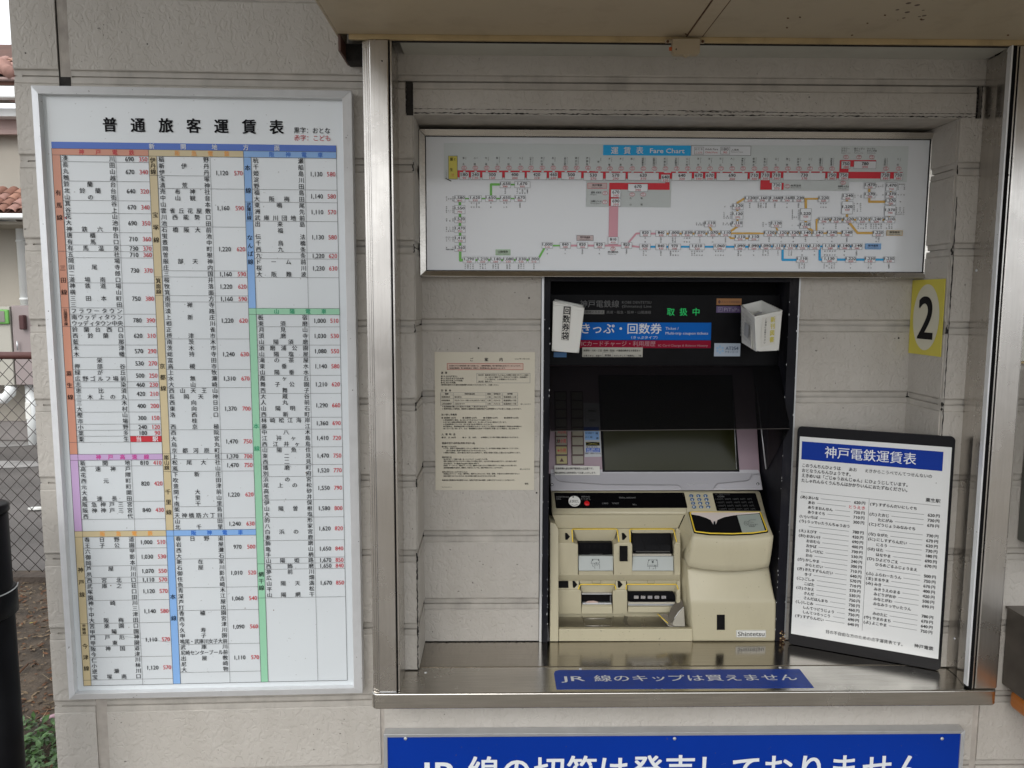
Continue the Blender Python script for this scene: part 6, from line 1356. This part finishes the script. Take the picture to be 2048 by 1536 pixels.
for i in range(4):
    x = random.uniform(780, 1920); y = random.uniform(1480, 1530); c = P(x, y, 1.4719); L = random.uniform(.004, .02); a_ = random.uniform(-.5, .5)
    tube('scratch', [c, c+V((math.cos(a_)*L, 0, math.sin(a_)*L))], .00010, mat('pale scratch', (.10, .16, .36), .5, var=0), bs, seg=4)
for (x, y, w) in ((300, 1290, .0006), (318, 1330, .0004)):
    pass
a_ = TB(.1105, 1.0385, -.0018); b_ = TB(.197, 1.052, -.0018)
tube('hairline_scratch', [a_, a_*.6+b_*.4+V((0, 0, .001)), b_], .00022, mat('grey scratch', (.34, .36, .38), .5, var=0), fb, seg=4)
for u_, v_, r_ in ((.090, .935, .0012), (.47, .715, .0013), (.345, .985, .0010), (.028, .45, .0011), (.505, .30, .0009), (.26, .60, .0009), (.12, 1.02, .0008), (.40, .99, .0012)):
    disc('dirt_fleck', TB(u_, v_, -.0022), LN, r_, .0002, mat('brown fleck', (.22, .17, .13), .6, var=0), fb, seg=7)
tube('red_mark', [TB(.0445, .232, -.0018), TB(.0465, .236, -.0018)], .0008, M_R, fb, seg=5)

# ================================================================== PLASTIC HOLDERS
def holder(name, label, A_, B_, C_, D_, A2, B2, C2, D2):
    """rim corners back-left, back-right, front-right, front-left, then the bottom corners in the same order"""
    o = empty(name, (A2+C2)/2, label, 'holder')
    def pan(n, a, rnd=False):
        if rnd:
            tl, bl, br, tr = a; pts = [tl]
            for p, q1, q2 in ((bl, tl, br), (br, bl, tr)):
                e1 = p+(q1-p)*.10; e2 = p+(q2-p)*.14
                for t in (0, .3, .6, 1): pts.append(e1*(1-t)**2+p*(2*t*(1-t))+e2*t*t)
            pts.append(tr)
        else: pts = a
        ob = obj(n, pts, [tuple(range(len(pts)))], M_WHITEP, o)
        s_ = ob.modifiers.new('s', 'SOLIDIFY'); s_.thickness = .0016; s_.offset = 0; b_ = ob.modifiers.new('b', 'BEVEL'); b_.width = .0005; b_.limit_method = 'ANGLE'
    pan('front_panel', [D_, D2, C2, C_], True); pan('side_panel', [A_, A2, D2, D_]); pan('side_panel', [C_, C2, B2, B_])
    pan('back_panel', [B_, B2, A2, A_]); pan('bottom_panel', [(D2*.9+A2*.1), (C2*.9+B2*.1), B2, A2])
    tube('rim', [A_, B_, C_, D_], .0015, M_WHITEP, o, seg=6, closed=True)
    up_ = (D_+C_-D2-C2).normalized()
    tube('rim_band', [D_-up_*.006, C_-up_*.006], .0012, M_WHITEP, o, seg=6)
    n1 = (C_-D_).cross(D2-D_).normalized(); n1 = -n1 if n1.dot(CAM-D_) < 0 else n1
    ey_ = (D2+C2-D_-C_); ey_ = (ey_-n1*ey_.dot(n1)).normalized(); ex_ = ey_.cross(n1); ex_ = ex_ if ex_.x > 0 else -ex_
    Sx = Sheet((D_+C_+D2+C2)/4+n1*.0024, ex_, ey_, o, .0003); Sx.n = n1
    return o, Sx
lh, Sh = holder('coupon_bag_holder', 'white plastic holder with vertical black lettering hanging at the left of the machine',
    P(1110, 600, 1.650), P(1166, 611, 1.640), P(1168, 616.5, 1.580), P(1107, 603.5, 1.600), P(1110, 696, 1.650), P(1153, 700, 1.640), P(1157, 706, 1.590), P(1104.5, 702, 1.606))
a = Sh.uv(1127.5, 612); b = Sh.uv(1140, 681)
Sh.rect(('label', M_PAPER, 2), a[0], a[1], a[0]+.0155, b[1], 1); Sh.outline(('label_outline', M_K), a[0], a[1], a[0]+.0155, b[1], .0005, 2)
for i, c in enumerate('回数券袋'): Sh.text(('black_character', M_K, 1), c, a[0]+.00775, a[1]+(b[1]-a[1])*(i+.5)/4, .0172, bold=.035, layer=3, sx=.9)
Sh.build()
rf = [P(1510, 634, 1.548), P(1513, 703, 1.558)]
rh, Sh = holder('leaflet_holder', 'white plastic holder with yellow lettering and leaflets inside at the right of the machine',
    P(1482.7, 611, 1.640), P(1523, 602, 1.650), P(1564, 621.5, 1.572), rf[0], P(1484, 685, 1.640), P(1527, 688, 1.645), P(1557, 701, 1.582), rf[1])
r2 = lambda x, y: (1320+x/3.84, 560+y/3.84)
Sh.poly(('label', M_PAPER, 2), [r2(785, 290), r2(770, 518), r2(880, 490), r2(893, 275)], 1); Sh.poly(('label_strip', M_PAPER, 2), [r2(840, 282), r2(826, 490), r2(880, 480), r2(893, 273)], 2)
for i, c in enumerate('新刊図書'): Sh.tp(('yellow_character', M_YELL, 1), c, *r2(865-i*3, 304+i*51), 12, bold=.05, layer=3)
for i, c in enumerate('ご自由にお取り下さい'): Sh.tp(('black_lettering', M_K), c, *r2(812-i*1.2, 305+i*19.5), 4.6, layer=3, bold=.02)
Sh.build()
A_, A2_ = P(1482.7, 611, 1.640), P(1484, 685, 1.640)
exs = (rf[0]-A_).normalized(); nrm_ = exs.cross(A2_-A_).normalized(); nrm_ = nrm_ if nrm_.dot(CAM-A_) > 0 else -nrm_
eys = exs.cross(nrm_); eys = eys if eys.z < 0 else -eys
Ss = Sheet(A_+nrm_*.0016, exs, eys, rh, .0003); Ss.n = nrm_
for i in range(8):
    Ss.text(('grey_lettering', mat('pale grey print', (.50, .50, .50), .5, var=0)), '駅構内ご自由にお取り', .010, .012+i*.0070, .0058, w=.072, al='l', res=1, layer=1)
Ss.rect(('grey_patch', mat('mid grey print', (.42, .43, .44), .5, var=0), 2), .036, .026, .066, .054, 2)
Ss.build()
lf = empty('leaflet_stack', (rf[0].x+.025, 1.61, rf[0].z), 'folded leaflets standing in the right plastic holder', 'leaflets')
for i in range(5):
    a_ = -.25+.04*i; bx = rf[0].x+.004+i*.0058; h = .012-.0022*i
    v = [V((bx, 1.575+.004*i, rf[1].z+.004)), V((bx+.036, 1.640, rf[1].z+.004)), V((bx+.036, 1.640, rf[0].z+h)), V((bx, 1.575+.004*i, rf[0].z+h-.004))]
    o = obj('leaflet', v, [(0, 1, 2, 3)], [M_PAPER, M_SILVER, M_PAPER, M_SKYB, M_PAPER][i], lf); o.modifiers.new('s', 'SOLIDIFY').thickness = .0008
Sl = None

# ================================================================== SMALL THINGS BY THE CANOPY AND AT THE RIGHT EDGE
lt = empty('sensor_box', P(1370, 90, 1.395), 'small cream plastic box clipped under the canopy edge', 'sensor')
slab('case', rpoly([(1345, 77.5), (1345, 104), (1349, 109), (1396, 109), (1400, 105), (1400, 77)], 2), 1.3880, .012, M_CREAM, lt, .0008)
slab('mounting_tab', rectpx(1331, 79, 1344.5, 85), 1.3940, .005, M_CREAM, lt, .0005); slab('mounting_tab', rectpx(1400.5, 80, 1410, 86), 1.3940, .005, M_CREAM, lt, .0005)
for x in (1335.5, 1405.5): disc('screw_head', P(x, 83, 1.3935), (0, -1, 0), .0025, .0015, M_RUST, lt, seg=10, dome=True)
disc('foot_pad', P(1371, 110, 1.3920), (0, -1, 0), .005, .003, M_CREAM, lt, seg=12)
slab('orange_tag', rectpx(1338.5, 94, 1344.5, 101), 1.392, .002, mat('orange plastic', (.55, .12, .03), .5, var=0), lt)
slab('mark', [(1352.5, 96), (1351, 98.5), (1352.5, 101), (1354, 98.5)], 1.3877, .0004, M_K, lt)

cb = empty('cream_board', (1.3, 1.49, 1.4), 'pale cream board with a wooden edge on the wall right of the steel post', 'board')
kx = P(2032, 600, 1.485).x; kz0, kz1 = P(2040, 722, 1.485).z, 1.93
box('board_face', (kx, 1.4790, kz0), (2.6, 1.4920, kz1), mat('cream gloss board', (.60, .59, .52), .35, var=.02), cb, .0006)
box('board_edge', (kx, 1.4770, kz0-.0045), (2.6, 1.4920, kz0-.0005), M_TRIM, cb, .0005)
gb = empty('grey_cabinet', (1.4, 1.45, 1.3), 'dark grey metal cabinet on the wall above the orange edged box', 'cabinet')
gx = P(2037.5, 1040, 1.49).x
gz0 = P(2040, 1080, 1.49).z
box('cabinet_body', (gx, 1.36, gz0), (gx+.5, 1.492, 1.372), mat('grey green metal', (.13, .135, .12), .45, .3, var=.1), gb, .003)
box('cabinet_door', (gx+.012, 1.352, gz0+.01), (gx+.49, 1.3595, 1.362), mat('grey green metal', (.13, .135, .12)), gb, .002)
sb = empty('steel_shelf_box', (1.3, 1.4, .9), 'dark stainless box with an orange lower edge fixed to the wall at the right', 'box')
sx0 = P(2009.5, 1290, 1.49).x; sz1 = P(2009.5, 1216, 1.49).z; sz0 = P(2009.5, 1368, 1.49).z
M_DSTEEL = mat('dark stained steel', (.16, .145, .13), .32, .8, var=.25, vscale=12)
box('box_body', (sx0, 1.16, sz0), (sx0+.55, 1.492, sz1), M_DSTEEL, sb, .003)
box('box_rim', (sx0-.003, 1.157, sz1-.0005), (sx0+.553, 1.4925, sz1+.004), M_DSTEEL, sb, .001)
pts = [V((sx0+.004, 1.475, sz0-.001)), V((sx0+.004, 1.475, sz0-.040)), V((sx0+.004, 1.14, sz0-.040)), V((sx0+.004, 1.14, sz0-.001))]
prism('orange_edge', pts, (.54, 0, 0), mat('orange varnished wood', (.42, .13, .015), .35, var=.35, vscale=40, aniso_axis='y', dirt=.4), sb, .012, seg=4)

# ================================================================== LEFT BACKGROUND: pole, fence, soil, weeds, neighbour house
po = empty('black_post', (-.9, 1.3, 0), 'thick black plastic post with a collar in front of the wall corner', 'post')
Yp = 1.30; xr = P(6, 1025, Yp).x; rp_ = .05; px0 = xr-rp_; pz = P(10, 1010, Yp).z
tube('post_tube', [(px0, Yp, 0), (px0, Yp, pz-.012)], rp_, M_BLACKP, po, seg=40)
tube('post_cap', [(px0, Yp, pz-.014), (px0, Yp, pz-.003), (px0, Yp, pz), ], [rp_+.0025, rp_+.0025, rp_-.004], M_BLACKP, po, seg=40)
zc1, zc2 = P(30, 1178, Yp-.0).z, P(30, 1232, Yp).z
tube('collar', [(px0, Yp, zc2), (px0, Yp, zc2+.003), (px0, Yp, zc1-.003), (px0, Yp, zc1)], [rp_+.001, rp_+.006, rp_+.006, rp_+.001], M_BLACKP, po, seg=40)
tube('collar_strap', [(px0+(rp_+.0065)*math.cos(t), Yp+(rp_+.0065)*math.sin(t), zc1-.002+.006*math.sin(t*.5)) for t in [-1.3+i*.1 for i in range(20)]], .0011, M_ALUG, po, seg=6)

YF = 4.12
fe = empty('chain_link_fence', (-2.6, YF, 0), 'chain link fence with maroon rails between the soil strip and the neighbour house', 'fence')
M_MAR = mat('maroon painted pipe', (.11, .045, .04), .45, var=.15)
zr = P(40, 711, YF).z; zb = P(60, 1150, YF).z
fx0, fx1 = -3.7, -1.9
tube('top_rail', [(fx0-3, YF, zr), (fx1+.6, YF, zr)], .020, M_MAR, fe, seg=14)
tube('bottom_rail', [(fx0-3, YF, zb), (fx1+.6, YF, zb)], .014, M_MAR, fe, seg=12)
for x in (fx0-.4, fx1+.3): tube('fence_post', [(x, YF, 0), (x, YF, zr)], .021, M_MAR, fe, seg=12)
M_WIRE = mat('brown wire', (.06, .05, .045), .5, .3, var=.2)
pit = .072; Hh = zr-zb; k_ = 1.02
nn_ = int((fx1-fx0+Hh)/pit)
for i in range(nn_):
    for sgn in (1, -1):
        xa = fx0-Hh*.93+i*pit if sgn > 0 else fx0+i*pit
        xb = xa+sgn*Hh*.93
        a = V((xa, YF+sgn*.002, zb)); b = V((xb, YF+sgn*.002, zr))
        if sgn > 0 and xa < fx0-1.0: pass
        tube('wire', [a, b], .0019, M_WIRE, fe, seg=4)

# weeds and leaf litter
def leaves(name, n, area, size, m, z0, z1, flat, label=None, cat=None, kind='stuff'):
    v = []; f = []
    for i in range(n):
        x = random.uniform(area[0], area[1]); y = random.uniform(area[2], area[3]); z = random.uniform(z0, z1)
        s_ = size*random.uniform(.5, 1.3); a = random.uniform(0, 6.28); t = random.uniform(-flat, flat); tt = random.uniform(-flat, flat)
        d = V((math.cos(a), math.sin(a), math.sin(t))).normalized(); w = V((-math.sin(a), math.cos(a), math.sin(tt))).normalized()
        c = V((x, y, z)); b = len(v)
        v += [c-d*s_, c-d*s_*.2+w*s_*.42, c+d*s_*.5+w*s_*.3, c+d*s_+V((0, 0, -s_*.25)), c+d*s_*.5-w*s_*.3, c-d*s_*.2-w*s_*.42]
        f += [(b, b+1, b+2, b+3, b+4, b+5)]
    return obj(name, v, f, m, None, kind=kind, label=label, cat=cat)
M_LEAF = mat('weed leaf', (.045, .10, .025), .45, var=.45, vscale=40)
M_DRY = mat('dry leaf', (.13, .09, .05), .7, var=.5, vscale=30)
M_TWIG = mat('dry straw', (.26, .20, .12), .7, var=.3)
c_w = PZ(85, 1490, .03)
leaves('weed_foliage', 1500, (c_w.x-.30, c_w.x+.30, c_w.y-.35, c_w.y+.12), .017, M_LEAF, .004, .075, .7)
leaves('leaf_litter', 1800, (-3.3, -1.3, 2.1, 4.1), .013, M_DRY, .003, .012, .35)
leaves('dark_leaf_litter', 1800, (-3.3, -1.3, 2.1, 4.1), .015, M_RUST, .002, .010, .3)
tv = []; tf = []
for i in range(500):
    x, y = random.uniform(-3.2, -1.4), random.uniform(2.2, 4.1); a = random.uniform(0, 6.28); L = random.uniform(.02, .09)
    d = V((math.cos(a), math.sin(a), random.uniform(-.05, .15)))*L; w = V((-math.sin(a), math.cos(a), 0))*.0012; c = V((x, y, .008)); b = len(tv)
    tv += [c-w, c+w, c+d+w*.5, c+d-w*.5]; tf += [(b, b+1, b+2, b+3)]
obj('straw_litter', tv, tf, M_TWIG, None, kind='stuff')
for x, y, s_, nm, m, lb in ((65, 1246, .016, 'yellow_leaf', M_YELL, 'single bright yellow leaf lying on the brown soil'),):
    c = PZ(x, y, .015); obj(nm, [c+V((-s_, 0, 0)), c+V((-s_*.3, -s_*.7, .004)), c+V((s_, -.002, .008)), c+V((s_*.2, s_*.8, 0))], [(0, 1, 2, 3)], m, None, label=lb, cat='leaf')
a, b = PZ(84, 1440, .02), PZ(112, 1431, .045); o = tube('pink_stick', [a, b], .008, mat('faded pink plastic', (.42, .26, .32), .5, var=.1), None, seg=8, label='short faded pink stick lying behind the green weeds', cat='stick')
a = PZ(34, 1350, .01); b = PZ(56, 1328, .02); tube('dark_twig', [a, b], .004, M_RUST, None, seg=6, label='dark twig on the soil beside the black post', cat='twig')
box('kerb_stone', (-6.5, 3.98, 0), (-1.6, 4.06, .035), mat('mossy dark kerb', (.06, .045, .035), .9, var=.5, bump=1, bscale=50, bdist=.01), None, kind='structure')
for cx, cy, rx, ry in ((-4.6, 7.0, .5, .16), (-5.4, 8.0, .6, .18), (-4.1, 5.6, .35, .12)):
    disc('asphalt_patch', (cx, cy, -.008), (0, 0, 1), rx, .001, mat('pale asphalt patch', (.27, .26, .25), .9, var=.2, bump=.3), None, seg=20, ax=(1, 0, 0), ry=ry, kind='structure')
c = PZ(72, 1018, .0); disc('white_cover', c, (0, 0, 1), .055, .01, M_WHITEP, None, seg=16, ax=(1, 0, 0), ry=.03, label='small white cover plate lying on the asphalt beyond the fence', cat='cover plate')

# neighbour house
HY = 8.2
ho = empty('neighbour_house', (-6, HY, 0), 'cream rendered house with orange clay tile roofs behind the fence', 'house')
M_REND = mat('cream render', (.38, .35, .30), .8, var=.05, vscale=2, bump=.2, bscale=60)
M_MAUV = mat('mauve brown board', (.30, .21, .19), .6, var=.08)
M_GUT = mat('white gutter plastic', (.76, .78, .77), .35, var=.03)
def hz(y, Y=HY): return P(50, y, Y).z
X0, X1 = -10.5, -3.6
box('lower_wall', (X0, HY+.12, 0), (X1, HY+2.5, hz(432)), M_REND, ho)
box('plinth', (X0, HY+.06, -.01), (X1, HY+.119, hz(845)), mat('grey plinth', (.24, .22, .21), .8, var=.1, bump=.3), ho)
UY = HY+.25
box('upper_wall', (X0, UY, 2.2), (X1, UY+3, P(50, 264, UY).z), M_REND, ho)
UE = UY-.25
box('eave_board', (X0, UE+.12, P(50, 264, UE+.12).z), (X1, UY+.5, P(50, 238, UE+.12).z), M_MAUV, ho, .005)
box('eave_trim', (X0, UE+.08, P(50, 265, UE+.08).z-.02), (X1, UE+.119, P(50, 259, UE+.08).z), M_MAUV, ho, .004)
box('white_fascia', (X0, UE-.02, P(50, 233, UE-.02).z), (X1, UE+.119, P(50, 216.5, UE-.02).z), M_GUT, ho, .006)
RY = UE-.15
box('upper_gutter', (X0, RY-.10, P(50, 196, RY-.1).z), (X1, RY, P(50, 171, RY-.1).z), M_GUT, ho, .02)
for xx in (P(10, 220, RY).x, P(10, 220, RY).x-1.4, P(10, 220, RY).x+1.1):
    prism('eave_bracket', [V((xx, RY+.0, P(50, 197, RY).z)), V((xx+.5, RY+.35, P(50, 214, RY).z)), V((xx+.5, RY+.35, P(50, 208, RY).z)), V((xx+.1, RY+.0, P(50, 193, RY).z))], (.06, 0, -.03), M_MAUV, ho)
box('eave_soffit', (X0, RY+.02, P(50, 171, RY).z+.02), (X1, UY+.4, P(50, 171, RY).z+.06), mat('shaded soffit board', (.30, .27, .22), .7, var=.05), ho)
box('verge_board', (X0, RY-.06, P(50, 163, RY).z), (X1, RY+.02, P(50, 157, RY).z), M_MAUV, ho, .008)
M_TILE = [mat('clay tile orange', (.36, .19, .135), .7, var=.15, vscale=20), mat('clay tile pink', (.34, .19, .155), .7, var=.15, vscale=20), mat('clay tile brown', (.25, .125, .09), .7, var=.15, vscale=20)]
TM_ = []
def tile_mesh(w, L, m, k):
    v = []; f = []; n = 6
    for t in (0, 1):
        for i in range(n+1):
            a = math.pi*i/n; rr = w/2*(1-.12*t); v.append((-math.cos(a)*rr, t*L, math.sin(a)*rr*.75))
    for i in range(n): f.append((i, i+1, n+2+i, n+1+i))
    me = D.meshes.new('roof_tile'); me.from_pydata(v, [], f); me.materials.append(m); me.update()
    for p in me.polygons: p.use_smooth = True
    return me
TM_ = [tile_mesh(.105, .17, m, i) for i, m in enumerate(M_TILE)]
def tile_field(xa, xb, y0, z0, slope, rows, pitch_=.112, course=.125, drop=0.):
    n = int((xb-xa)/pitch_)
    for r in range(rows):
        for i in range(n):
            o = D.objects.new('roof_tile', random.choice(TM_)); COL.objects.link(o); o.parent = ho; o.matrix_parent_inverse = Matrix.Translation(ho.location).inverted()
            x = xa+(i+.5)*pitch_
            o.location = (x, y0+r*course*math.cos(slope), z0+r*course*math.sin(slope)+random.uniform(-.004, .004)+drop*(x-xa)); o.rotation_euler = (slope-.03, 0, random.uniform(-.02, .02))
            md = None
LY = HY-.45
zl = P(30, 424, LY).z
tile_field(-6.3, -4.3, LY, zl, .55, 4)
prism('lower_roof_deck', [V((-10, LY, zl-.02)), V((-3.6, LY, zl-.02)), V((-3.6, LY+.44, zl+.245)), V((-10, LY+.44, zl+.245))], (0, 0, -.05), mat('dark under tile', (.10, .045, .03), .8, var=.2), ho)
box('lower_gutter', (X0, LY-.14, P(30, 438, LY-.1).z), (X1, LY-.02, P(30, 427, LY-.1).z), M_GUT, ho, .02)
box('lower_soffit', (X0, LY-.0, zl-.12), (X1, HY+.13, zl-.09), MATS['shaded soffit board'], ho)
zu = P(20, 156, RY).z
tile_field(-6.6, -4.6, RY-.03, zu, .5, 6)
prism('upper_roof_deck', [V((-10, RY, zu-.02)), V((-3.6, RY, zu-.02)), V((-3.6, RY+1.6, zu+.82)), V((-10, RY+1.6, zu+.82))], (0, 0, -.05), MATS['dark under tile'], ho)
rc = P(21, 143, RY-.08)
tube('ridge_cap', [rc+V((0, 0, -.01)), rc+V((-.12, .10, .06)), rc+V((-.121, .10, .075)), rc+V((-.5, .4, .25))], [.062, .058, .075, .072], M_TILE[1], ho, seg=16)
# downpipes, white guards, meter boxes
for xc in (43,):
    xx = P(xc, 530, HY).x; tube('downpipe', [(xx, HY+.02, hz(614)), (xx, HY+.02, hz(455)), (xx-.02, HY-.1, hz(446)), (xx-.05, LY-.05, hz(438))], .045, M_GUT, ho, seg=14)
    for y in (480, 596): tube('pipe_clip', [(xx, HY+.02, hz(y)), (xx, HY+.02, hz(y+4))], .052, M_GUT, ho, seg=14)
xx = P(48, 520, HY+.1).x; box('white_guard', (P(36, 500, HY+.09).x, HY+.085, hz(562)), (P(38.5, 500, HY+.09).x, HY+.118, hz(470)), M_WHITEP, ho); box('white_guard', (P(52, 500, HY+.09).x, HY+.085, hz(562)), (P(56.5, 500, HY+.09).x, HY+.118, hz(470)), M_WHITEP, ho)
BY = HY-.35
bxa = [P(x, 700, BY).x for x in (-260, 24, 70)]
box('meter_cabinet', (bxa[0], BY, P(20, 771, BY).z), (bxa[1], HY+.118, P(20, 613, BY).z), mat('cream enamel', (.40, .385, .335), .4, var=.03), ho, .008)
box('side_cabinet', (bxa[1]+.01, BY+.01, P(20, 770, BY).z), (bxa[2], HY+.118, P(20, 611, BY).z), mat('mauve grey enamel', (.28, .235, .23), .45, var=.04), ho, .008)
box('green_meter', (bxa[1]-.35, BY-.03, P(10, 648, BY).z), (P(17, 640, BY-.03).x, BY-.002, P(10, 619, BY).z), mat('green meter rim', (.12, .34, .07), .5, var=.2), ho, .01)
box('meter_window', (bxa[1]-.33, BY-.036, P(10, 644, BY).z), (P(10, 640, BY-.03).x, BY-.0305, P(10, 622, BY).z), mat('dull window', (.20, .19, .17), .4, var=.1), ho, .004)
box('dark_handset', (P(43, 640, BY).x, BY-.05, P(45, 659, BY).z), (P(53, 640, BY).x, BY+.008, P(45, 630, BY).z), mat('maroon plastic', (.06, .02, .02), .4, var=.1), ho, .01)
tube('cabinet_handle', [(P(37, 690, BY).x, BY-.02, P(37, 700, BY).z), (P(37, 690, BY).x, BY-.02, P(37, 682, BY).z)], .008, M_ALUG, ho, seg=8)
xx = P(64, 830, HY-.2).x; tube('lower_downpipe', [(xx, HY-.2, P(64, 768, HY-.2).z), (xx, HY-.2, P(64, 893, HY-.2).z)], .05, M_GUT, ho, seg=14)
tube('pipe_elbow', [P(22, 771, HY-.3), P(20, 786, HY-.3), P(10, 797, HY-.3), P(-20, 798, HY-.3)], .055, M_GUT, ho, seg=14)
box('white_box', (P(68, 830, HY-.1).x, HY-.25, P(70, 835, HY-.1).z), (P(80, 830, HY-.1).x, HY-.05, P(70, 800, HY-.1).z), M_WHITEP, ho, .01)
bpy.context.view_layer.update()
